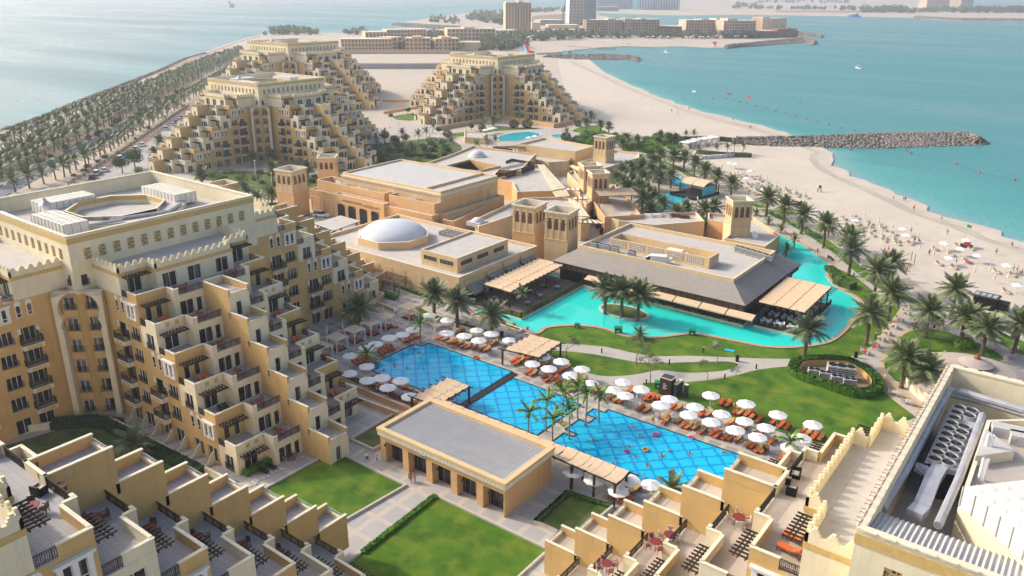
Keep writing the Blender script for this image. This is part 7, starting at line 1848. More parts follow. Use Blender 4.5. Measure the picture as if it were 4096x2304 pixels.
PPL=[(z3,920,435,'stand','bather standing beside the lone parasol on the lawn',None,'red'),(z3,40,710,'walk','attendant in red shorts and yellow vest beside the pool','yellow','red'),(z3,128,690,'stand','bather standing behind the attendant in yellow',None,'blue'),(z3,500,745,'sit','bather leaning forward on a lounger by the front row',None,'blue'),(z3,570,720,'sit','woman sitting between two loungers of the front row',None,'black'),(z3,1210,530,'stand','bather bending beside the lawn loungers',None,'red'),(z3,1060,430,'sit','bather in red seated among the towels on the lawn loungers','red','red'),(z3,1490,600,'sit','bather in red swimwear on a lawn lounger','red','red'),(z3,1650,1130,'sit','person in black sitting at the end of the front row','black','black'),(z3,735,570,'sit','bather sitting up behind the second row parasol',None,'black'),(z3,800,815,'lie','sunbather lying in the front row with raised knees',None,'black'),(z3,1000,870,'lie','sunbather in the front row beside the towel lounger',None,'blue'),(z6,825,1310,'stand','man without a shirt standing behind the dark fence',None,'blue'),(z6,1295,590,'stand','bather standing at the pool edge near the cabana loungers',None,'red'),(ff,1755,1045,'walk','walker in white top at the edge of the oval lawn','white','black'),(ff,1450,1190,'sit','person in red seated at a path table','red','red'),(ff,1370,1225,'sit','person in red dress at the table nearest the path fork','red','red'),(ff,1895,1040,'sit','person in dark clothes by the palm of the oval lawn','black','black'),(ff,1932,1035,'stand','person in grey shirt near the palm of the oval lawn','grey','blue'),(ff,2093,1010,'stand','person in a black robe beside the path palms','black','black'),(ff,2005,905,'stand','person in white and pale green near the red board','white','green'),(ff,935,290,'sit','person sitting on the beach lawn below the palms','black','black'),(ff,1022,390,'sit','person in green sitting on the lawn edge','green','green'),(zE,1800,760,'stand','performer in white standing on the stage','white','white')]
for F_,x,y,pose,lb,sh_,so_ in PPL:person((*F_(x,y),.04),pose,random.random()*6.28,lb,sh_,so_)
zB1=fr(3300,850,3.22)
BCH=[(1050,785,'stand','volleyball player in yellow shorts, nearer one',None,'yellow'),(1085,735,'walk','volleyball player in yellow shorts, farther one',None,'yellow'),(812,515,'walk','person in a long pink robe on the beach','pink','pink'),(757,520,'walk','child walking beside the pink robe',None,'red'),(612,620,'walk','person in white crossing the sand','white','white'),(2200,540,'walk','man walking alone near the waterline',None,'black'),(2400,450,'walk','woman in black swimwear at the waterline','black','black'),(1570,290,'stand','person standing by the brown beach post',None,'towel'),(1105,270,'stand','bather standing beside the upper open parasols',None,'red'),(1150,385,'stand','bather in dark trunks among the loungers',None,'black'),(1205,390,'sit','bather in blue among the loungers','blue','blue'),(1338,550,'stand','bather in black trunks between parasols',None,'black'),(1685,665,'stand','bather beside the middle open parasol',None,'black'),(2470,770,'stand','bather in dark shorts at the right beach rows',None,'black'),(2420,750,'stand','bather leaning by the open parasol at the right','grey','black'),(2530,795,'sit','seated bather at the edge of the right beach rows',None,'black'),(1495,105,'walk','child bending in the wet sand',None,'blue'),(505,330,'sit','person sitting beside the net post',None,'red')]
for x,y,pose,lb,sh_,so_ in BCH:person((*zB1(x,y),.02),pose,random.random()*6.28,lb,sh_,so_,sc=1.0)
for F_,x,y,lb in((fc,48,835,'lone walker on the far beach by the water'),(fc,380,912,'walker standing at the far waterline'),(fc,505,972,'smaller of two figures in black at the waterline'),(fc,516,972,'taller of two figures in black at the waterline'),(fb,2490,845,'person sitting on the open sand'),(fb,2537,858,'second person on the open sand'),(fb,380,918,'person on the terrace between the far blocks'),(fb,430,945,'second person on the terrace between the far blocks'),(fb,366,975,'person in red on the pale terrace'),(fb,942,1005,'person in pink by the blue bin'),(ff,1590,60,'wader at the waterline, westernmost'),(ff,1665,68,'wader of a pair in the shallows'),(ff,1680,70,'second wader of the pair'),(ff,1743,140,'bather in red walking in the shallows')):
 person((*F_(x,y),.0),'stand',random.random()*6,lb,'black' if 'black' in lb else('red' if 'red' in lb else None),'black')
for i,(F_,x,y,lb)in enumerate(((z6,1075,850,'swimmer in the cabana pool, upper of two'),(z6,1068,885,'swimmer in the cabana pool, lower of two'),(z6,1250,910,'dark haired swimmer in the middle of the cabana pool'),(z6,925,950,'swimmer near the planter corner of the cabana pool'),(z6,1440,680,'swimmer at the far side of the cabana pool'),(z6,1335,610,'swimmer holding the pool edge'),(fh_,1897,430,'swimmer west in the largest pool'),(fh_,2165,470,'swimmer in the middle of the largest pool'),(fh_,2247,395,'swimmer near the pink ring'),(fh_,2413,545,'swimmer east of the doughnut ring'),(fh_,2047,605,'swimmer nearest the pergola'),(fh_,2285,695,'swimmer at the near edge between parasols'),(fh_,2295,610,'swimmer with dark hair below the doughnut ring'),(fh_,2190,315,'swimmer close to the lounger side'),(fh_,2205,550,'swimmer on a green float'),(z3,165,1165,'swimmer in red at the open end of the largest pool'),(z3,567,1130,'dark swimmer near the ladder'),(z3,290,1105,'swimmer floating on the back'),(z3,1070,1120,'bather sitting on the pool edge'))):
 person((*F_(x,y,.15),.12),'swim',random.random()*6,lb,None,'black')
def ring(lb,loc,r,m,r2=.13,tilt=0):
 b=MB(m);n=16;P=[(r*math.cos(2*PI*k/n),r*math.sin(2*PI*k/n),0)for k in range(n+1)];b.tube(P,r2,m,6,False);o=tag(b.build('float_ring',None,loc),lb,'float');o.rotation_euler.x=tilt
ring('doughnut coloured swim ring in the largest pool',(*fh_(2293,503),.2),.42,'towel',.15);ring('pink swim ring near the lounger side',(*fh_(2370,390),.2),.4,'pink',.12);ring('yellow swim ring at the cabana pool edge',(*z6(867,830),.2),.35,'yellow',.1);ring('small violet float in the largest pool',(*fh_(2150,515),.2),.25,'pink',.12)
ring('orange rubber float on the deck by the cabana pool',(*fe(1015,1255),.15),.5,'orangecush',.14);ring('pink ring lying beside the pool ladder',(*z3(598,912),.1),.35,'pink',.1);ring('red life ring on its stand by the fence',(*z6(625,978),.9),.42,'red',.1,1.4);ring('pink ring on the beach loungers',(*zB1(1840,660),.5),.5,'pink',.15);ring('red round float between cabanas',(*z6(1097,330),.2),.45,'red',.12)
def cone(lb,loc):
 b=MB('yellow');b.box(-.2,-.2,0,.2,.2,.05);b.lathe([(.14,.05),(.04,.6),(0,.62)],'yellow',8);tag(b.build('caution_sign',None,loc),lb,'caution sign')
cone('yellow caution sign on the pool walkway',(*fh_(1678,310),.05))
z4=fr(2950,560,4.262)
OPEN=[(z4,235,520),(z4,160,645),(z4,430,840)]+[(zB1,x,y)for x,y in((403,95),(1015,205),(1057,287),(1550,390),(1835,352),(1760,462),(1610,580),(1980,550),(2355,675),(2490,930))]+[(fc,360,1226),(fc,403,1234)]
CLO=[(z4,x,y)for x,y in((385,600),(505,640),(500,710),(675,700),(655,775),(635,840),(815,760),(805,830),(320,720),(290,790),(465,790),(765,905),(995,830),(957,900),(1157,890),(1390,785),(5,540))]+[(zB1,x,y)for x,y in((228,40),(352,30),(518,20),(537,95),(583,180),(697,95),(713,165),(733,240),(875,170),(887,310),(1207,280),(1222,440),(1388,420),(1407,510),(1583,500),(1935,730),(2125,715),(2185,825),(2365,805),(1780,580))]
for i,(F_,x,y)in enumerate(OPEN):
 q=F_(x,y,2.0);place(PBc,(*q,0),random.random(),'%s open white parasol on the beach, from the breakwater end'%nth(i+1),'open beach parasols')
bl=[]
for i,(F_,x,y)in enumerate(CLO):
 q=F_(x,y,1.5);place(PCb,(*q,0),0,'%s closed parasol on the beach, from the breakwater end'%nth(i+1),'closed beach parasols')
for i,(F_,x,y)in enumerate(OPEN+CLO):
 q=F_(x,y,2.0 if i<len(OPEN)else 1.5)
 if F_ is fc or(x,y)==(1390,785):continue
 for dx,dy in((-1.9,-.55),(-1.9,.45),(1.4,-1.2),(1.4,-.2))[:4 if i%2 else 2]:bl.append((q[0]+dx+random.uniform(-.2,.2),q[1]-1.0+dy+random.uniform(-.1,.1)))
for i,q in enumerate(bl[:118]):place(LB,(*q,.01),R(150)+random.uniform(-.1,.1),'%s pale framed lounger in the rows on the sand'%nth(i+1),'loungers on the beach',1.0)
b=MB('white')
t=thing('lounger_store',(0,0,0),'white loungers stacked in a row before the grey green hedge','stack of loungers')
for i in range(9):
 q=fc(150+30*i,1200-2*i);b=MB('white')
 for k in range(6):b.box(-.8,-.35,.15+.22*k,.8,.35,.25+.22*k)
 b.build('stacked_lounger',t,(*q,0),R(60))
t=thing('lifeguard_chair',(*z4(1393,890),0),'tall dark lifeguard chair on the empty sand','lifeguard chair');b=MB('darkwood')
for sx in(-1,1):
 for sy in(-1,1):b.bar((sx*.6,sy*.6,0),(sx*.35,sy*.35,1.6),.1)
b.box(-.4,-.4,1.5,.4,.4,1.6);b.box(-.4,.32,1.6,.4,.4,2.2);b.build('frame',t)
t=thing('lifeguard_post',(*zB1(1815,455),0),'orange lifeguard cart under a parasol by the green flag','lifeguard post');b=MB('darkgrey','red');b.box(-1.4,-.6,.3,1.4,.6,.9,'darkgrey');b.box(-.6,-.5,.9,.8,.5,1.5,'red');b.build('cart',t)
for x in(-1,1):b=MB('black');b.tube([(0,-.65,.3),(0,.65,.3)],.3,'black',10);b.build('wheel',t,(x,0,0))
t=thing('flag',(*zB1(1802,305),0),'green flag flying beside the lifeguard cart','flag');b=MB('grey');b.tube([(0,0,0),(0,0,3.4)],.04);b.build('pole',t);b=MB('green');b.face([(0,0,3.4),(1.2,-.3,3.1),(1.2,-.3,2.5),(0,0,2.6)]);b.build('cloth',t)
for i,(x,y,h)in enumerate(((485,315,2.6),(1143,680,2.8),(40,330,2.6),(1105,620,2.4))):b=MB('midwood');b.tube([(0,0,0),(0,0,h)],.08);tag(b.build('net_post',None,(*zB1(x,y),0)),'%s net post on the volleyball sand, from the west'%nth(i+1),'net post','volleyball net posts')
for i,(x,y)in enumerate(((20,1105),(60,1095),(100,1082),(140,1078),(185,1070),(230,1062))):
 t=thing('beach_cabana',(*fc(x,y+15),0),'%s white cabana in the garden by the breakwater'%nth(i+1),'beach cabana','white cabanas by the breakwater');b=MB('white');b.box(-2.2,-1.8,2.5,2.2,1.8,2.7);b.build('roof',t)
 for sx in(-2,2):
  for sy in(-1.6,1.6):q=MB('white');q.box(-.08,-.08,0,.08,.08,2.5);q.build('post',t,(sx,sy,0))
 b=MB('canvas');b.box(-2.1,1.5,.1,2.1,1.6,2.5);b.build('curtain',t)
t=thing('stage',(*zE(1850,640),0),'open air stage with a curved beige roof and black floor by the eastern pool','stage',rz=R(-12))
b=MB('shadecloth');n=10
for k in range(n):
 a0,a1=PI*.12+PI*.76*k/n,PI*.12+PI*.76*(k+1)/n
 b.face([(-5.5,-4.2*math.cos(a0),2.6+2.0*math.sin(a0)),(4.0,-4.2*math.cos(a0),2.6+2.0*math.sin(a0)),(4.0,-4.2*math.cos(a1),2.6+2.0*math.sin(a1)),(-5.5,-4.2*math.cos(a1),2.6+2.0*math.sin(a1))])
b.build('curved_roof',t)
b=MB('darkwood')
for x in(-5.4,-.8,3.9):
 b.tube([(x,-4.2*math.cos(PI*.12+PI*.76*k/8),2.5+2.0*math.sin(PI*.12+PI*.76*k/8))for k in range(9)],.14,None,5)
 for y in(-3.9,3.9):b.box(x-.12,y-.12,0,x+.12,y+.12,3.3)
b.build('roof_frame',t)
b=MB('black');b.box(-5,-9.5,0,4.5,3.8,.75);b.build('stage_floor',t)
b=MB('roofwhite');b.box(-5,2.2,.75,3.6,2.6,3.4);b.build('back_wall',t)
b=MB('cyan','lagooncyan');b.box(4.6,-5.5,.8,4.75,.5,3.4,'lagooncyan');b.build('banner',t)
for i in range(5):b=MB('black');b.box(-.4,-.3,.75,.4,.3,1.2);b.build('speaker',t,(-4.6+.5*i,-9.0+.9*i,0))
mat('carwhite',(.80,.80,.80),.25,.04,1,spec=.6);mat('carblack',(.02,.022,.025),.2,.2,1,spec=.6);mat('carblue',(.02,.07,.25),.25,.2,1,spec=.6);mat('carsilver',(.45,.46,.47),.25,.1,1,spec=.6)
def car(lb,loc,rz,m='carwhite',suv=True,group=None):
 t=thing('parked_car',loc,lb,'car',group,rz=rz);L_,W_,h1,h2=2.35,.92,(.95 if suv else .82),(1.75 if suv else 1.42)
 b=MB(m);pr=[(-L_,.35),(-L_,h1),(-1.0,h1+.02),(-L_*.0-.2,h1+.03),(1.0,h1),(L_-.1,h1-.15),(L_,.4)]
 P=[(-L_,.32),(-L_-.03,h1*.7),(-L_+.05,h1),(1.0,h1+.02),(L_-.25,h1-.12),(L_,h1*.6),(L_-.03,.32)]
 n_=len(P);b.add([(x,-W_,z)for x,z in P]+[(x,W_,z)for x,z in P],[tuple(range(n_-1,-1,-1)),tuple(range(n_,2*n_))]+[(i,(i+1)%n_,(i+1)%n_+n_,i+n_)for i in range(n_)])
 b.build('body',t)
 b=MB('glass',m);c0,c1=(-L_+.08,.95)if suv else(-1.5,.9)
 lo=[(c0,-W_+.04),(c1,-W_+.04),(c1,W_-.04),(c0,W_-.04)];up=[(c0+.2,-W_+.2),(c1-.7,-W_+.2),(c1-.7,W_-.2),(c0+.2,W_-.2)]
 for i in range(4):j=(i+1)%4;b.face([(*lo[i],h1),(*lo[j],h1),(*up[j],h2),(*up[i],h2)],'glass')
 b.face([(*p,h2)for p in up],m);b.build('cabin',t)
 for x in(-1.45,1.45):
  for y in(-W_,W_):q=MB('black','grey');q.tube([(0,-.1,0),(0,.1,0)],.34,'black',12);q.tube([(0,-.12,0),(0,.12,0)],.18,'grey',8);q.build('wheel',t,(x,y*.93,.34))
 for y in(-.65,.65):q=MB('white');q.box(-.03,-.16,-.07,.03,.16,.07);q.build('headlight',t,(L_-.02,y,h1*.72))
pk=Vector(fa(1180,1010))-Vector(fa(700,1345));pa=math.atan2(pk.y,pk.x)
for x,y,m,sv,lb in((910,1195,'carwhite',1,'white off road car beside the blue skip'),(1028,1125,'carwhite',1,'white car third from the near end of the kerb row'),(1075,1093,'carwhite',0,'white car fourth from the near end of the kerb row'),(733,1308,'carwhite',1,'white off road car behind the black one'),(790,1285,'carwhite',0,'white saloon nearest the round trees'),(700,1340,'carblack',1,'black off road car nearest the camera in the car park'),(1253,970,'carwhite',1,'white car at the middle of the far kerb row'),(1305,936,'carwhite',0,'white car next to the blue one'),(1332,918,'carblue',0,'dark blue car in the far kerb row'),(1352,903,'carwhite',0,'white car beyond the blue one'),(1372,886,'carsilver',0,'silver car at the far end of the kerb row'),(1333,990,'carwhite',1,'white car parked against the terraces side')):
 car(lb,(*fa(x,y+8),.03),pa+R(8),m,sv,'cars in the car park')
b=MB('blue','cyan');b.box(-1.8,-1,0,1.8,1,1.7,'blue');b.box(-1.85,-1.05,1.7,1.85,1.05,1.8,'darkgrey');tag(b.build('skip',None,(*fa(942,1185),.03),pa),'bright blue skip beside the white off road car','skip')
car('white people carrier with its boot open at the conference entrance',(*fr(700,600,3.22)(1895,860),.03),R(25)+R(0),'carwhite',1)
car('white car half under the edge of the domed hall',(*hA(170,625),.03),R(0),'carwhite',0)
t=thing('dropoff_canopy',(0,0,0),'grey flat canopy over the hotel drop-off','canopy');P=[hA(x,y,4.2)for x,y in((115,445),(295,392),(425,428),(250,490))];b=MB('roof','darkgrey');b.prism(P,4.05,4.25,'darkgrey','roof',True);b.build('roof',t)
for p in inset(P if area(P)>0 else P[::-1],.8):b=MB('darkgrey');b.box(-.15,-.15,0,.15,.15,4.05);b.build('post',t,(*p,0))
t=thing('fountain',(*hA(95,500),0),'round fountain with a raised bowl at the hotel drop-off','fountain');b=MB('kerb');b.lathe([(6.3,0),(6.3,.5),(5.8,.5),(5.8,.1)],'kerb',32);b.build('rim',t);b=MB('darktile');b.lathe([(5.8,.3),(0,.3)],'darktile',32);b.build('water',t)
b=MB('trim');b.lathe([(.5,.3),(.6,.8),(2.2,1.3),(2.3,1.5),(0,1.45)],'trim',24);b.build('bowl',t)
g=MB('kerb','blackkerb');P=[Vector(fr(700,600,3.22)(x,y))for x,y in((1270,885),(1330,900),(1450,905),(1560,890),(1680,855),(1780,825))]
for a,c in zip(P[:-1],P[1:]):
 L_=(c-a).length;d=(c-a).normalized();w=Vector((-d.y,d.x));nn=max(1,int(L_/1.1))
 for k in range(nn):g.obox(a+d*(L_*(k+.5)/nn),d,w,L_/nn/2-.003,.18,0,.2,'kerb' if k%2 else 'blackkerb')
o_=g.build('kerb');o_['kind']='structure'
def lamp_proto():
 t=thing('street_lamp',(0,0,0),'x','street lamp');b=MB('grey');b.tube([(0,0,0),(0,0,8)],.1,'grey',6,True,.05);b.build('pole',t)
 for s_ in(-1,1):b=MB('roofwhite');b.bar((0,0,8),(s_*1.6,0,8.2),.08);b.box(s_*1.5-.35,-.15,8.15,s_*1.5+.35,.15,8.28);b.build('lamp_arm',t)
 return kids(t)
LP=lamp_proto()
P=along(fa,[(-60,1245),(150,1130),(500,955),(800,820),(1100,680),(1400,545),(1800,400)],26,.3)
for i,p in enumerate(P):place(LP,(*p,0),R(60),'%s double armed lamp from the near end of the avenue'%nth(i+1),'lamps of the avenue')
for x,y,h,lb in((1935,1365,7,'white lamp post in the garden of the block with the blue disc'),(2055,1420,5,'thin white lamp post beside the driveway garden'),(1050,1200,6,'thin lamp post in the car park')):
 b=MB('white');b.tube([(0,0,0),(0,0,h)],.08,'white',6);b.box(-.3,-.12,h-.05,.5,.12,h+.08,'white');tag(b.build('lamp_post',None,(*fa(x,y),0)),lb,'lamp post')
t=thing('car_park_fence',(0,0,0),'long fence with sandy piers between the palms and the car park','fence');P=[Vector(p)for p in pl(fa,(520,1400),(640,1330),(880,1180),(1040,1070),(1200,960),(1320,875),(1430,805))]
b=MB('iron');q=MB('orange','trim')
for a,c in zip(P[:-1],P[1:]):
 b.bar((*a,1.3),(*c,1.3),.06);b.bar((*a,.3),(*c,.3),.06);n=int((c-a).length/.5)
 for k in range(n):u_=a.lerp(c,k/n);b.box(u_.x-.03,u_.y-.03,.3,u_.x+.03,u_.y+.03,1.3)
 n=max(1,int((c-a).length/4))
 for k in range(n):u_=a.lerp(c,k/n);w_=MB('orange','trim');w_.box(-.3,-.3,0,.3,.3,1.6,'orange');w_.box(-.36,-.36,1.6,.36,.36,1.7,'trim');w_.build('pier',t,(u_.x,u_.y,0),pa)
b.build('rails',t)
b=MB('cyan');b.lathe([(0,0),(1.6,0),(1.6,.1),(0,.12)],'cyan',20);o_=tag(b.build('paddling_pool',None,(*fa(1558,884,20),19.3)),'bright blue disc standing on a high terrace','paddling pool');o_.rotation_euler=(R(75),0,R(-35))
mat('fartan',(.66,.46,.28),.9,.08,.05);mat('farpink',(.62,.47,.35),.9,.08,.05);mat('farglass',(.06,.22,.34),.2,.3,.1);mat('farwhite',(.72,.72,.70),.8,.08,.05);mat('farbrown',(.22,.12,.10),.9,.2,.1);mat('fardark',(.17,.125,.10),.8,.2,.1);mat('concrete',(.42,.40,.38),.9,.15,.1)
def fhgt(F_,x,yb,yt):
 q=F_(x,yb);lo,hi=0,260
 X0=F_(x,yt,0.01)if False else None
 p=(x,yt)
 for _ in range(40):
  m=(lo+hi)/2;v=Vector((q[0],q[1],m-H));w=v.dot(FW);y=CY-F*v.dot(UP)/w
  if y>YPX(F_,yt):lo=m
  else:hi=m
 return lo
def YPX(F_,y):return{id(fa):0,id(fb):0,id(fc):0}.get(id(F_),768)+y/1.8858
def far_block(label,F_,xl,yl,xr,yr,yt,depth,nf,nb,m='fartan',wm='fardark',arch=False,extra=(),cat='building',roofm=None,glass=0,group=None):
 p,q=Vector(F_(xl,yl)),Vector(F_(xr,yr));d=(q-p).normalized();n=Vector((-d.y,d.x));L_=(q-p).length;h=fhgt(F_,(xl+xr)/2,(yl+yr)/2,yt)
 t=thing('far_building',(p.x,p.y,0),label,cat,group,rz=math.atan2(d.y,d.x))
 b=MB(m,'trim');b.box(0,0,-.5,L_,depth,h,m,roofm or 'trim')
 for(u0,u1,k)in extra:b.box(L_*u0,-1.2,0,L_*u1,depth*.9,h*k,m)
 b.build('walls',t)
 if nf:
  b=MB(wm)
  fh__=h/nf
  for i in range(nf):
   for j in range(nb):
    x0=L_*(j+.22)/nb;x1=L_*(j+.78)/nb;z0=fh__*(i+.18);z1=fh__*(i+.80)
    if glass:x0,x1,z0,z1=L_*(j+.05)/nb,L_*(j+.95)/nb,fh__*(i+.1),fh__*(i+.85)
    y_=-.15
    for(u0,u1,k)in extra:
     if u0<=(j+.5)/nb<=u1:y_=-1.3
    if arch and i>=nf-1:b.face([(x0,y_,z0),(x1,y_,z0),(x1,y_,z0+(z1-z0)*.55),((x0*.25+x1*.75),y_,z1-.1),((x0+x1)/2,y_,z1+.05),((x0*.75+x1*.25),y_,z1-.1),(x0,y_,z0+(z1-z0)*.55)])
    else:b.face([(x0,y_,z0),(x1,y_,z0),(x1,y_,z1),(x0,y_,z1)])
  for i in range(nf):
   for j in range(max(2,int(depth/5))):
    dd=depth/max(2,int(depth/5));y0=dd*(j+.25);y1=dd*(j+.75);z0=fh__*(i+.2);z1=fh__*(i+.75);b.face([(L_+.1,y0,z0),(L_+.1,y1,z0),(L_+.1,y1,z1),(L_+.1,y0,z1)])
  o_=b.build('windows',t);o_['kind']='stuff'
 if arch:
  b=MB(m)
  for j in range(nb+1):x=L_*j/nb;b.box(x-.35,-1.0,0,x+.35,-.05,h*(.97 if j%2 else .86),m)
  b.build('pilasters',t)['kind']='stuff'
 return t
for a in(('long three storey hotel wing behind the far open sand',fb,0,385,380,383,293,22,3,15),('rounded end block of the long hotel wing',fb,382,380,465,372,280,20,3,2),('three part hotel block with paired slit windows, western one',fb,485,383,670,383,287,22,3,6,'fartan','fardark',False,((.28,.66,1.12),)),('three part hotel block with paired slit windows, eastern one',fb,708,383,890,381,290,22,3,6,'fartan','fardark',False,((.26,.66,1.14),)),('plain sand coloured block beside the far palm thicket',fb,884,386,1050,386,318,20,0,1),('low hotel roofs in the row behind the long wing',fb,180,290,345,288,240,25,1,6),('row of arcaded hotel villas behind the slit windowed blocks',fb,345,283,640,278,222,25,2,12,'fartan','fardark',True),('second row of arcaded villas beside the white building',fb,640,280,800,278,228,25,2,6,'fartan','fardark',True),('broad arcaded hotel with a patterned gable in the far gardens',fb,800,305,1158,303,216,30,3,12,'fartan','fardark',True,((.35,.55,1.12),)),('white hotel pavilion in front of the tall tan tower',fb,1160,285,1320,285,228,25,2,5,'farwhite'),('tall tan hotel tower beyond the long sand',fb,1237,262,1428,262,18,26,15,9,'fartan','fardark',False,((.12,.42,.85),(.5,.66,1.05))),('sand coloured low blocks beside the tan tower',fb,1436,225,1500,225,170,25,0,1),('broad windowless block left of the construction tower',fb,1560,228,1790,228,188,30,0,1),('long low pinkish roof in front of the construction tower',fb,1560,250,1840,250,224,20,0,1,'farpink'),('unfinished concrete frame with cranes behind the low blocks',fb,1500,192,1680,190,150,30,2,9,'concrete'),('white banded part of the tower under construction',fb,1715,192,1845,192,-95,28,26,5,'farwhite','fardark',False,(),'building',None,1),('blue glazed part of the tower under construction',fb,1846,192,1918,192,-95,30,24,6,'concrete','farglass',False,(),'building',None,1),('curved white and glass block at the top of the picture',fb,1925,68,2228,68,-30,40,9,18,'farwhite','farglass',False,(),'building',None,1),('blue glazed office block at the top of the picture',fb,2232,74,2548,74,-30,40,7,16,'farglass','farwhite',False,((.25,.4,1.0),(.7,.85,1.0))),('low drum shaped base beside the blue glazed block',fb,1925,84,2090,84,48,40,1,8,'concrete'),('arcaded seafront hotel block nearest the construction tower',fb,1845,272,2112,272,150,24,6,13,'farpink','fardark',True,((0,.14,1.0),(.6,.82,1.08))),('second arcaded seafront hotel block',fb,2130,272,2392,272,145,24,6,13,'farpink','fardark',True,((0,.2,1.05),(.45,.6,1.05))),('low link building between the arcaded seafront blocks',fb,2392,274,2590,276,198,24,2,9,'farbrown'),('third arcaded seafront hotel block',fc,20,280,292,278,150,24,6,13,'farpink','fardark',True,((.4,.6,1.04),(.82,1.0,1.08))),('arcaded seafront block next to the brown roof',fc,302,288,540,286,155,24,6,12,'farpink','fardark',True,((.1,.4,1.12),)),('pale windowless tower block behind the brown roof',fc,592,230,780,226,138,24,0,1,'fartan','fardark',False,((0,.28,1.1),)),('dark brown angular building at the tip of the far resort',fc,545,288,870,280,232,26,0,1,'farbrown','fardark',False,((.5,.9,1.25),)),('distant pink beach hotel at the top edge',fc,1836,68,2090,68,-30,40,8,16,'farpink'),('end wing of the distant pink beach hotel',fc,2092,72,2186,70,-30,40,8,8,'farpink')):far_block(*a)
def lowwall(lb,F_,pts,h,m,t=.5,posts=0):
 b=MB(m,'trim');P=[F_(*p)for p in pts];b.wallline(P,t,0,h,m,m)
 if posts:
  for a,c in zip(P[:-1],P[1:]):
   a,c=Vector(a),Vector(c);n=int((c-a).length/posts)
   for k in range(n):u_=a.lerp(c,k/n);b.box(u_.x-.25,u_.y-.25,0,u_.x+.25,u_.y+.25,h+.4,'trim')
 tag(b.build('boundary_wall'),lb,'wall')
lowwall('low orange wall along the far edge of the open sand',fb,((-120,406),(820,406)),4,'fartan');lowwall('grey retaining wall crossing the open sand',fb,((80,518),(400,519),(815,517)),4.2,'concrete',.6,9)
lowwall('low wall with posts running to the green buoy',fb,((1470,412),(1658,404)),1.4,'fartan',.4,6);lowwall('curved sandy wall between the two far blocks',fb,((310,765),(420,772),(600,762)),1.2,'orange');lowwall('ramp wall of the pale terrace between the far blocks',fb,((320,860),(480,832),(585,815)),1.2,'orange',.3)
lowwall('garden wall round the foot of the far block by the oval pool',fb,((720,985),(1000,935),(1200,895),(1330,920),(1600,965),(1740,935)),2.0,'orange',.4)
b=MB('sandwall');blk(b,[fb(x,y)for x,y in((930,1080),(925,1035),(1075,1045),(1090,1090))],0,2.6,'sandwall',.4);tag(b.build('pump_house'),'low sandy pump house beside the oval pool','pump house')
b=MB('cream');blk(b,[fb(x,y)for x,y in((650,1080),(660,1050),(740,1052),(735,1085))],0,2.6,'cream',.3);tag(b.build('pump_house'),'small cream hut among the garden palms','hut')
for i,(x,y)in enumerate(((1085,985),(1120,978),(1148,970),(1415,1042),(1462,1032))):place(PBc,(*fb(x,y,2),0),0,'%s parasol at the oval pool, from the west'%nth(i+1),'parasols at the oval pool',1.2)
rr=random.Random(4)
for i in range(52):
 if i<24:q=fb(1060+18*i+rr.uniform(-8,8),335-2.0*i+rr.uniform(-6,6)+(20 if i<8 else 0))
 elif i<38:q=fb(1700+60*(i-24)+rr.uniform(-20,20),296+rr.uniform(-6,6))
 else:q=fc(20+34*(i-38)+rr.uniform(-10,10),293+rr.uniform(-4,6))
 place(PBc,(*q,0),0,'%s tiny white parasol on the far resort beach, from the west'%nth(i+1),'parasols on the far resort beach',1.8)
it=[]
def scat(F_,P,n,s0,s1,kinds=('far','bush')):
 xs_=[p[0]for p in P];ys_=[p[1]for p in P]
 for _ in range(n):
  a,b_=rr.random(),rr.random();x=P[0][0]*(1-a)*(1-b_)+P[1][0]*a*(1-b_)+P[2][0]*a*b_+P[3][0]*(1-a)*b_;y=P[0][1]*(1-a)*(1-b_)+P[1][1]*a*(1-b_)+P[2][1]*a*b_+P[3][1]*(1-a)*b_
  q=F_(x,y);s_=rr.uniform(s0,s1)
  if rr.random()<.5:h=rr.uniform(4,7);it.append((TK['far'],TM(q[0],q[1],0,0,1.4,h)));it.append((CR['far'][rr.randint(0,2)],TM(q[0],q[1],h,rr.random()*6,1.35)))
  else:it.append((FB[rr.randint(0,1)],TM(q[0],q[1],.3,rr.random()*6,s_)))
def farbush(seed):
 b=MB();leafball(b,(0,0,1.2),1.5,110,.45,'leaf_dark' if seed else 'leaf',seed,.9,.7);return b.mesh('fb')
FB=[farbush(0),farbush(1)]
for a in((fb,((1050,400),(1450,370),(1250,300),(1050,310)),110,1.5,2.8),(fb,((1200,320),(1850,300),(1850,262),(1250,270)),150,1.5,3),(fb,((1850,290),(2576,292),(2576,276),(1850,275)),90,1.2,2.2),(fc,((0,292),(600,292),(600,282),(0,282)),60,1.2,2.2),(fc,((640,270),(870,268),(870,245),(620,255)),30,1.5,3),(fb,((930,150),(1240,200),(1240,90),(1010,100)),150,2,3.4),(fb,((1430,98),(1710,92),(1710,72),(1430,80)),60,2.5,4),(fb,((640,165),(900,185),(880,150),(700,140)),40,1.5,2.5),(fb,((670,380),(720,380),(720,350),(670,350)),16,1.5,2.5),(fb,((430,385),(530,383),(520,360),(440,360)),14,1.5,2.5),(fb,((830,385),(930,390),(900,360),(840,360)),14,1.5,2.5),(fb,((660,300),(1100,300),(1100,270),(660,275)),60,1.5,2.5),(fa,((1980,268),(2480,272),(2300,238),(2080,238)),60,1.8,3),(fb,((0,262),(200,262),(200,250),(0,250)),12,1.5,2.5)):scat(*a)
mass('far_trees',it)
it=[]
for a in((fc,((1350,98),(2576,100),(2576,84),(1350,86)),170,4,8),(fc,((560,74),(1350,80),(1350,66),(560,62)),70,3,6),(fc,((380,70),(600,70),(560,30),(400,40)),50,3,6),(fc,((560,22),(1250,26),(1250,14),(560,12)),60,4,7)):scat(*a)
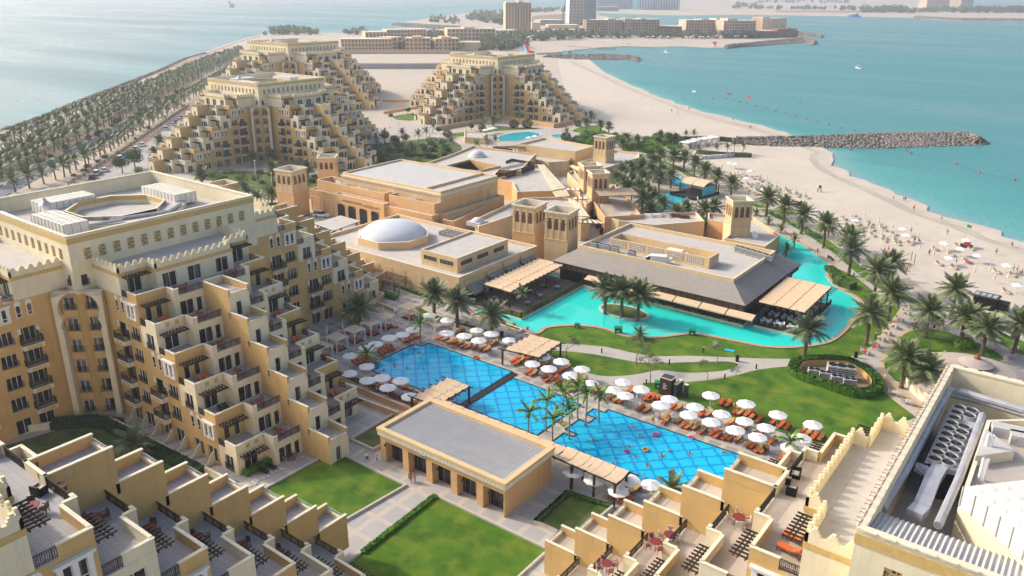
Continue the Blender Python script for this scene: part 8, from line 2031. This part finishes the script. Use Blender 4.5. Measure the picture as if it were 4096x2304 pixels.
mass('far_treeline',it)
for F_,P,m in((fc,((600,60),(1840,62),(1840,40),(900,38)),'roofwhite'),(fc,((700,90),(1500,96),(1500,84),(700,80)),'planting')):sheet('far_field',[F_(*p)for p in P],.3,m)
def stone_mesh(seed):
 r_=random.Random(seed);b=MB('rock');P=[]
 for k,z in((5,-.45),(6,0.0),(5,.42)):
  P.append([(math.cos(2*PI*i/6+z)*(.62 if abs(z)>.2 else .95)*r_.uniform(.8,1.15),math.sin(2*PI*i/6+z)*(.5 if abs(z)>.2 else .75)*r_.uniform(.8,1.15),z+r_.uniform(-.1,.1))for i in range(6)])
 v=[q for g_ in P for q in g_];b.add(v,[(i,(i+1)%6,(i+1)%6+6,i+6)for i in range(6)]+[(i+6,(i+1)%6+6,(i+1)%6+12,i+12)for i in range(6)]+[(5,4,3,2,1,0),tuple(range(12,18))]);return b.mesh('stone')
ST=[stone_mesh(i)for i in range(6)]
def rubble(name,crest,foot,foot2,n_per,size,h,core='rockwall'):
 """stones laid on a ridge: crest line and the two feet"""
 it_=[]
 for a,fl_ in((crest,foot),(crest,foot2)):
  for i in range(len(crest)-1):
   L_=(Vector(crest[i+1])-Vector(crest[i])).length;rows=max(3,int(1.25*math.hypot((Vector(a[i])-Vector(fl_[i])).length,h)/size))
   for k in range(int(L_/size)+1):
    for j in range(rows):
     t_=min(1,(k+rr.random()*.7)/(L_/size+1));s_=(j+rr.random()*.5)/rows
     c_=Vector(crest[i]).lerp(Vector(crest[i+1]),t_);f_=Vector(fl_[i]).lerp(Vector(fl_[i+1]),t_);q=c_.lerp(f_,s_);z=h*(1-s_)-.5*s_
     M=Matrix.Translation((q.x,q.y,z))@Matrix.Rotation(rr.random()*6,4,'Z')@Matrix.Rotation(rr.uniform(-.5,.5),4,'X')@Matrix.Diagonal((size*rr.uniform(.5,.85),size*rr.uniform(.5,.8),size*rr.uniform(.45,.7),1));it_.append((ST[rr.randint(0,5)],M))
 b=MB(core)
 for i in range(len(crest)-1):
  for fl_ in(foot,foot2):b.face([(*crest[i],h-.25),(*crest[i+1],h-.25),(*fl_[i+1],-.8),(*fl_[i],-.8)])
 it_.append((b.mesh('core'),Matrix.Identity(4)));return mass(name,it_)
def bw(name,F_,crest,foot,h,size,wd):
 C_=[F_(*p,h)for p in crest];Fo=[F_(*p,-.3)for p in foot];F2=[]
 for c_,f_ in zip(C_,Fo):v=(Vector(c_)-Vector(f_));F2.append(tuple(Vector(c_)+v*wd))
 return rubble(name,C_,Fo,F2,0,size,h)
bw('breakwater',fc,((380,1036),(640,1032),(1000,1026),(1500,1010),(2000,1000),(2160,1001),(2250,1035)),((380,1085),(640,1112),(1000,1118),(1500,1122),(2000,1105),(2250,1094),(2322,1082)),2.6,1.75,1.0)
bw('breakwater',fb,((1560,415),(1750,413),(2000,411),(2180,420),(2250,434)),((1620,440),(1750,452),(2000,453),(2200,447),(2258,438)),2.2,2.6,1.0)
bw('rock_wall',fc,((330,340),(500,325),(920,284),(1000,312)),((320,356),(520,352),(940,325),(1012,320)),3.0,3.6,.8)
bw('rock_wall',fc,((870,240),(980,252),(1055,268)),((870,275),(980,278),(1062,274)),2.4,3.4,.8)
bw('rock_wall',fb,((1150,215),(900,200),(700,190),(500,178),(385,182)),((1150,232),(900,225),(700,216),(470,207),(372,194)),2.5,4,.4)
bw('rock_wall',fc,((1750,124),(2100,140),(2576,142),(2800,142)),((1750,132),(2100,154),(2576,158),(2800,158)),3.5,6,.4)
it=[]
for i in range(8):
 a,c=Vector(WEST[i]),Vector(WEST[i+1]);L_=(c-a).length;d=(c-a).normalized();n=Vector((-d.y,d.x))
 for k in range(int(L_/1.1)):
  for j in range(3):
   q=a+d*(k*1.1+rr.random())+n*(1.6*j-1.5+rr.uniform(-.8,.8));s_=rr.uniform(.6,1.5);it.append((ST[rr.randint(0,5)],TM(q.x,q.y,.55-.45*j+rr.uniform(-.2,.3),rr.random()*6,s_,s_*.7)))
q0=Vector(WEST[0])
for k in range(60):q=q0+wd*(k*1.1)+Vector((-wd.y,wd.x))*rr.uniform(-2,2);it.append((ST[rr.randint(0,5)],TM(q.x,q.y,.1,rr.random()*6,1.1,.8)))
mass('sea_wall_rocks',it)
BU=[]
for i,(x,y)in enumerate(((5,745),(125,745),(230,743),(330,742),(385,752),(437,766),(488,778),(560,797),(628,814),(704,832),(778,852),(852,872),(934,893),(1016,913),(1106,935),(1201,959),(1295,981),(1390,1004))):
 b=MB('red');b.lathe([(0,-.2),(.36,0),(.42,.2),(.28,.42),(0,.5)],'red',10);q=fc(x,y+4,-.3);BU.append(q);tag(b.build('buoy',None,(*q,-.2)),'%s red buoy of the long float line, from the far beach'%nth(i+1),'buoy','red buoys of the swimming line')
def line(lb,P,m='towel'):
 b=MB(m)
 for a,c in zip(P[:-1],P[1:]):
  a,c=Vector(a),Vector(c);n=max(1,int((c-a).length/1.3))
  for k in range(n):u_=a.lerp(c,k/n);b.box(u_.x-.12,u_.y-.12,-.34,u_.x+.12,u_.y+.12,-.2)
 tag(b.build('float_line'),lb,'float line',kind='stuff')
line('beaded float line of the long buoy row',BU)
P=[fc(x,y,-.3)for x,y in((1000,1130),(1268,1136),(1500,1134),(1680,1134),(1725,1160),(2062,1237),(2242,1304),(2506,1358),(2700,1400))];line('dark beaded float line off the breakwater',P,'darkgrey')
for i,(F_,x,y)in enumerate(((fc,1268,1134),(fc,1680,1132),(fc,1725,1158),(fc,2062,1235),(fc,2242,1302),(fc,2506,1356),(fc,886,778),(fb,2453,752),(fb,2262,742))):
 b=MB('red');b.lathe([(0,-.2),(.38,0),(.42,.22),(.28,.44),(0,.52)],'red',10);tag(b.build('buoy',None,(*F_(x,y,-.3),-.25)),['red buoy beside the breakwater stones','red buoy at the end of the breakwater line','pale orange buoy below the breakwater tip','dark red buoy in the beaded line','pale buoy of the beaded line','last red buoy near the edge','lone red buoy in the open bay','red buoy nearest the far beach','small red float on the open sand'][i],'buoy')
def boat(lb,loc,L_,rz,m='white',cabin=True,m2='red',cat='boat'):
 t=thing('boat',(*loc,-.3),lb,cat,rz=rz);w=L_*.17;P=[(-L_/2,-w),(L_*.2,-w),(L_/2,0),(L_*.2,w),(-L_/2,w)];b=MB(m,m2)
 lo=[(x*.9,y*.7,-.2)for x,y in P];up=[(x,y,L_*.11)for x,y in P]
 for i in range(5):j=(i+1)%5;b.face([lo[i],lo[j],up[j],up[i]],m)
 b.face([(x,y,L_*.09)for x,y in P],m2 if not cabin else m);b.build('hull',t)
 if cabin:b=MB('white','glass');b.box(-L_*.2,-w*.6,L_*.1,L_*.12,w*.6,L_*.2,'glass');b.box(-L_*.22,-w*.65,L_*.2,L_*.1,w*.65,L_*.23,'white');b.build('cabin',t)
for a in(('white and red patrol boat in the lagoon',fb(2458,395,-.3),10,-.6,'white',True),('white motor boat alone in the bay',fc(1330,515,-.3),9,-.9,'white',True),('small white dinghy off the far beach',fc(90,692,-.3),5,-.8,'white',False,'grey'),('dark red rowing float beyond the buoy line',fc(355,708,-.3),5.5,-.8,'farbrown',False,'red'),('bright red float boat beyond the buoy line',fc(500,730,-.3),4.5,-.8,'red',False,'red'),('orange boat moored off the resort beach, eastern one',fb(2168,334,-.3),9,-.7,'red',False,'red'),('orange boat moored off the resort beach, western one',fb(2120,332,-.3),6,-.7,'red',False,'red'),('blue work barge off the distant sand',fc(1305,130,-.3),38,-.6,'blue',True),('grey tug boat on the open western sea',fa(1750,55,-.3),48,-.65,'darkgrey',True),('hull of a ship cut by the top edge',fa(180,-2,-.3),60,-.65,'darkgrey',True)):boat(*a)
b=MB('darkgrey');q=fa(1735,50,-.3);b.box(-2,-2,0,2,2,12);b.box(-.4,-.4,12,.4,.4,26);tag(b.build('ship_mast',None,(*q,5)),'mast and bridge of the grey tug boat','mast')
b=MB('green');b.lathe([(0,-.3),(2.2,0),(2.2,.8),(.7,1.4),(.7,2.6),(0,2.8)],'green',12);tag(b.build('buoy',None,(*fb(1720,400,-.3),-.3)),'big green float off the far resort beach','float')
t=thing('water_slide',(*fb(1400,392),0),'red and blue inflatable slide on the far beach','inflatable slide',rz=R(-38));b=MB('red','blue','pink');b.face([(-8,-1.5,8),(7,-1.5,.5),(7,1.5,.5),(-8,1.5,8)],'red');b.face([(-8,-1.6,8),(-8,-1.6,0),(7,-1.6,0),(7,-1.6,.5)],'cyan');b.box(-9,-2,0,-8,2,8.2,'blue');b.box(8,-3,0,14,3,2,'red');b.build('slide',t)
b=MB('red','white');b.box(-2.5,-1,0,2.5,1,2.5,'white');b.box(-1,-1,2.5,2.6,1,5.5,'red');b.box(.5,-1.2,1,2.2,1.2,2.6,'red');tag(b.build('water_playground',None,(*fc(235,350,-.3),-.3)),'red and white climbing float at the tip of the resort beach','inflatable');
b=MB('midwood');P=[fb(x,y,-.2)for x,y in((1715,352),(1820,358),(1930,368),(2060,372))];b.wallline(P,3.0,-.3,.3,'midwood');tag(b.build('floating_pier'),'long thin floating pier off the resort beach','pier')
b=MB('darkgrey');p,q=Vector((*fb(1660,185),0)),Vector((*fb(1700,185),0));b.bar((*p.xy,0),(*(q.xy),62),1.6);b.bar((*(p.xy+Vector((12,0))),0),(*q.xy,62),1.2);tag(b.build('crane'),'leaning grey crane beside the construction tower','crane')
zq=fr(3000,1440,1.677)
def qz(x,y,z):return(*zq(x,y,z),z)
t=thing('cooling_tower',(0,0,0),'long bank of cooling towers with two rows of round black fans','cooling tower')
C4_=[zq(x,y,27.0)for x,y in((1352,303),(1545,345),(1402,722),(1168,690))];b=MB('grey','duct');b.prism(C4_,23.8,27.0,'darkgrey','grey');b.build('casing',t)
for x,y in((1405,318),(1387,352),(1369,387),(1352,423),(1336,460),(1318,497),(1299,537),(1280,577),(1261,620),(1240,662),(1487,338),(1470,373),(1436,446),(1421,482),(1404,520),(1385,561),(1368,602),(1349,644),(1329,688)):
 p=zq(x,y,27.3);b=MB('grey','black','darkgrey');b.lathe([(.55,27.0),(.53,27.40),(.49,27.40),(.48,27.1)],'grey',20);b.lathe([(.485,27.26),(.2,27.28),(0,27.29)],'black',16)
 for k in range(6):b.bar((0,0,27.3),(.42*math.cos(k),.42*math.sin(k),27.28),.05,'darkgrey')
 b.build('fan',t,(p[0],p[1],0))
b=MB('corrug');C5=[(-8.0,50.4),(22.5,50.4),(22.5,54.2),(-8.0,54.2)];n=86
for k in range(n):
 x0,x1=-8+30.5*k/n,-8+30.5*(k+1)/n;xm=(x0+x1)/2
 b.face([(x0,50.4,28.0),(xm,50.4,28.14),(xm,54.3,27.4),(x0,54.3,27.26)],'roofwhite');b.face([(xm,50.4,28.14),(x1,50.4,28.0),(x1,54.3,27.26),(xm,54.3,27.4)],'roofwhite')
tag(b.build('corrugated_roof'),'pale corrugated roof strip behind the cream facade top','roof sheet')
def pipe(lb,pts,r,m='duct'):b=MB(m);b.tube(pts,r,m,10);tag(b.build('roof_duct',smooth=False),lb,'duct')
pipe('long grey duct inside the wall with bird spikes',[qz(880,1000,27),qz(1040,740,27),qz(1335,200,27),qz(1420,215,27),qz(1838,340,27)],.36)
pipe('thinner duct under the long grey duct',[qz(1340,235,26),qz(1600,300,26),qz(1838,375,26)],.22)
pipe('duct running along the edge of the raised platform',[qz(1560,370,27.2),(qz(1400,800,27.2)),qz(1260,1110,27.0)],.32)
pipe('short elbow duct at the end of the cooling towers',[qz(1110,720,26.5),qz(1170,740,26.5),qz(1190,790,25)],.45)
b=MB('duct');P=[qz(x,y,26.9)for x,y in((1280,715),(1225,800),(1185,900),(1150,990),(1100,1040))]
for a,c in zip(P[:-1],P[1:]):b.bar(a,c,1.1,'duct',.6)
b.bar(qz(1260,712,26.9),qz(1395,740,26.9),.9,'duct',.5);tag(b.build('roof_duct'),'wide square duct below the cooling towers','duct')
t=thing('roof_platform',(0,0,0),'raised pale concrete platform on the plant roof','roof platform');PLF=[zq(x,y,27.6)for x,y in((1588,408),(1900,400),(1980,700),(1980,1500),(1400,965))]
b=MB('cream');blk(b,PLF,23.8,27.7,'cream',.5,'terrace',.3);b.build('walls',t)
b=MB('trim');b.prism([zq(x,y,28.2)for x,y in((1585,455),(1780,600),(1515,638))],27.2,28.1,'trim','roofwhite');b.build('ramp_plinth',t)
def tankb(lb,P,z0,z1,nx,ny):
 t=thing('water_tank',(0,0,0),lb,'water tank');b=MB('tank','grey');b.prism(P,z0,z1,'tank');b.build('body',t);b=MB('grey')
 P_=[Vector(p)for p in P]
 for e0,e1,n_ in((0,1,nx),(1,2,ny),(2,3,nx),(3,0,ny)):
  d=(P_[e1]-P_[e0]).normalized();w=Vector((d.y,-d.x))
  for k in range(n_+1):c_=P_[e0].lerp(P_[e1],k/n_)+w*.03;b.obox(c_,d,w,.05,.04,z0,z1+.03)
 b.build('panel_seams',t)
 b=MB('tank')
 for i in range(nx):
  for j in range(ny):u_,v_=(i+.5)/nx,(j+.5)/ny;c_=P_[0].lerp(P_[1],u_).lerp(P_[3].lerp(P_[2],u_),v_);b.lathe([(.5,z1),(.3,z1+.03),(0,z1+.04)],'tank',8,(c_.x,c_.y,0))
 b.build('panel_domes',t)
a=Vector(zq(1435,850,29.5));dd=(Vector(zq(1838,1180,29.5))-a).normalized();nn=Vector((-dd.y,dd.x));tankb('big panelled water tank at the corner of the plant roof',[tuple(a),tuple(a+dd*10.4),tuple(a+dd*10.4+nn*6.5),tuple(a+nn*6.5)],27.9,29.5,9,6)
for i,(x,y)in enumerate(((1570,640),(1585,642),(1600,645),(1535,805),(1548,808),(1562,812))):b=MB('white');b.tube([(0,0,0),(0,0,1.9)],.13,'white',8);tag(b.build('vent_pipe',None,(*zq(x,y,27.2),27.2)),'%s white vent pipe on the plant roof, from the back'%nth(i+1),'vent pipe','white vent pipes')
for i,(x,y,w)in enumerate(((1760,520,1.6),(1800,560,.7))):b=MB('roofwhite','grey');b.box(-w,-.6,0,w,.6,.9,'roofwhite');b.box(-w,-.65,.2,-w*.4,-.6,.7,'grey');tag(b.build('air_conditioner',None,(*zq(x,y,27.2),27.2),.2),['long white unit on the plant platform','small white unit beside the long one'][i],'air conditioner')
t=thing('bracket_row',(0,0,28.5),'row of thin rusty brackets along the plant roof wall','brackets');b=MB('rust','grey')
for k in range(26):y=50.5+30*k/25;b.box(-8.75,y-.25,.1,-8.72,y-.22,.2);b.box(-8.75,y+.22,.1,-8.72,y+.25,.2);b.box(-8.75,y-.25,.18,-8.3,y-.22,.21);b.box(-8.75,y+.22,.18,-8.3,y+.25,.21);b.box(-8.33,y-.25,.18,-8.3,y+.25,.21)
b.build('brackets',t)['kind']='stuff'
SUN_AZ,SUN_EL=R(195),R(33)
W=bpy.data.worlds.new('World');S.world=W;W.use_nodes=True
wn,wl_=W.node_tree.nodes,W.node_tree.links
bg=wn['Background'];sky=wn.new('ShaderNodeTexSky');sky.sky_type='NISHITA';sky.sun_disc=False
sky.sun_elevation=SUN_EL;sky.sun_rotation=PI/2-SUN_AZ;sky.air_density=.8;sky.dust_density=4.5;sky.ozone_density=1.0
wl_.new(sky.outputs['Color'],bg.inputs['Color']);bg.inputs['Strength'].default_value=.15
sl=bpy.data.lights.new('sun','SUN');sl.energy=1.9;sl.angle=R(1.5);sl.color=(1,.93,.82)
so=bpy.data.objects.new('sun',sl);COL.objects.link(so)
sd=Vector((math.cos(SUN_AZ)*math.cos(SUN_EL),math.sin(SUN_AZ)*math.cos(SUN_EL),math.sin(SUN_EL)))
so.rotation_euler=sd.to_track_quat('Z','Y').to_euler();so.location=(0,0,200)
S.view_settings.view_transform='Standard';S.view_settings.look='None';S.view_settings.exposure=0.68;S.view_settings.gamma=1
S.cycles.max_bounces=5;S.cycles.diffuse_bounces=3;S.cycles.glossy_bounces=2;S.cycles.transmission_bounces=2;S.cycles.volume_bounces=0
b=MB();b.box(-5200,-400,-1.4,1500,6500,63.5);hz=b.build('haze');hz['kind']='stuff'
m=bpy.data.materials.new('haze');m.use_nodes=True;N=m.node_tree.nodes;N.remove(N['Principled BSDF'])
v=N.new('ShaderNodeVolumePrincipled');v.inputs['Density'].default_value=.00022;v.inputs['Color'].default_value=(.86,.93,1.0,1);v.inputs['Anisotropy'].default_value=.3
m.node_tree.links.new(v.outputs[0],N['Material Output'].inputs['Volume']);hz.data.materials.append(m)
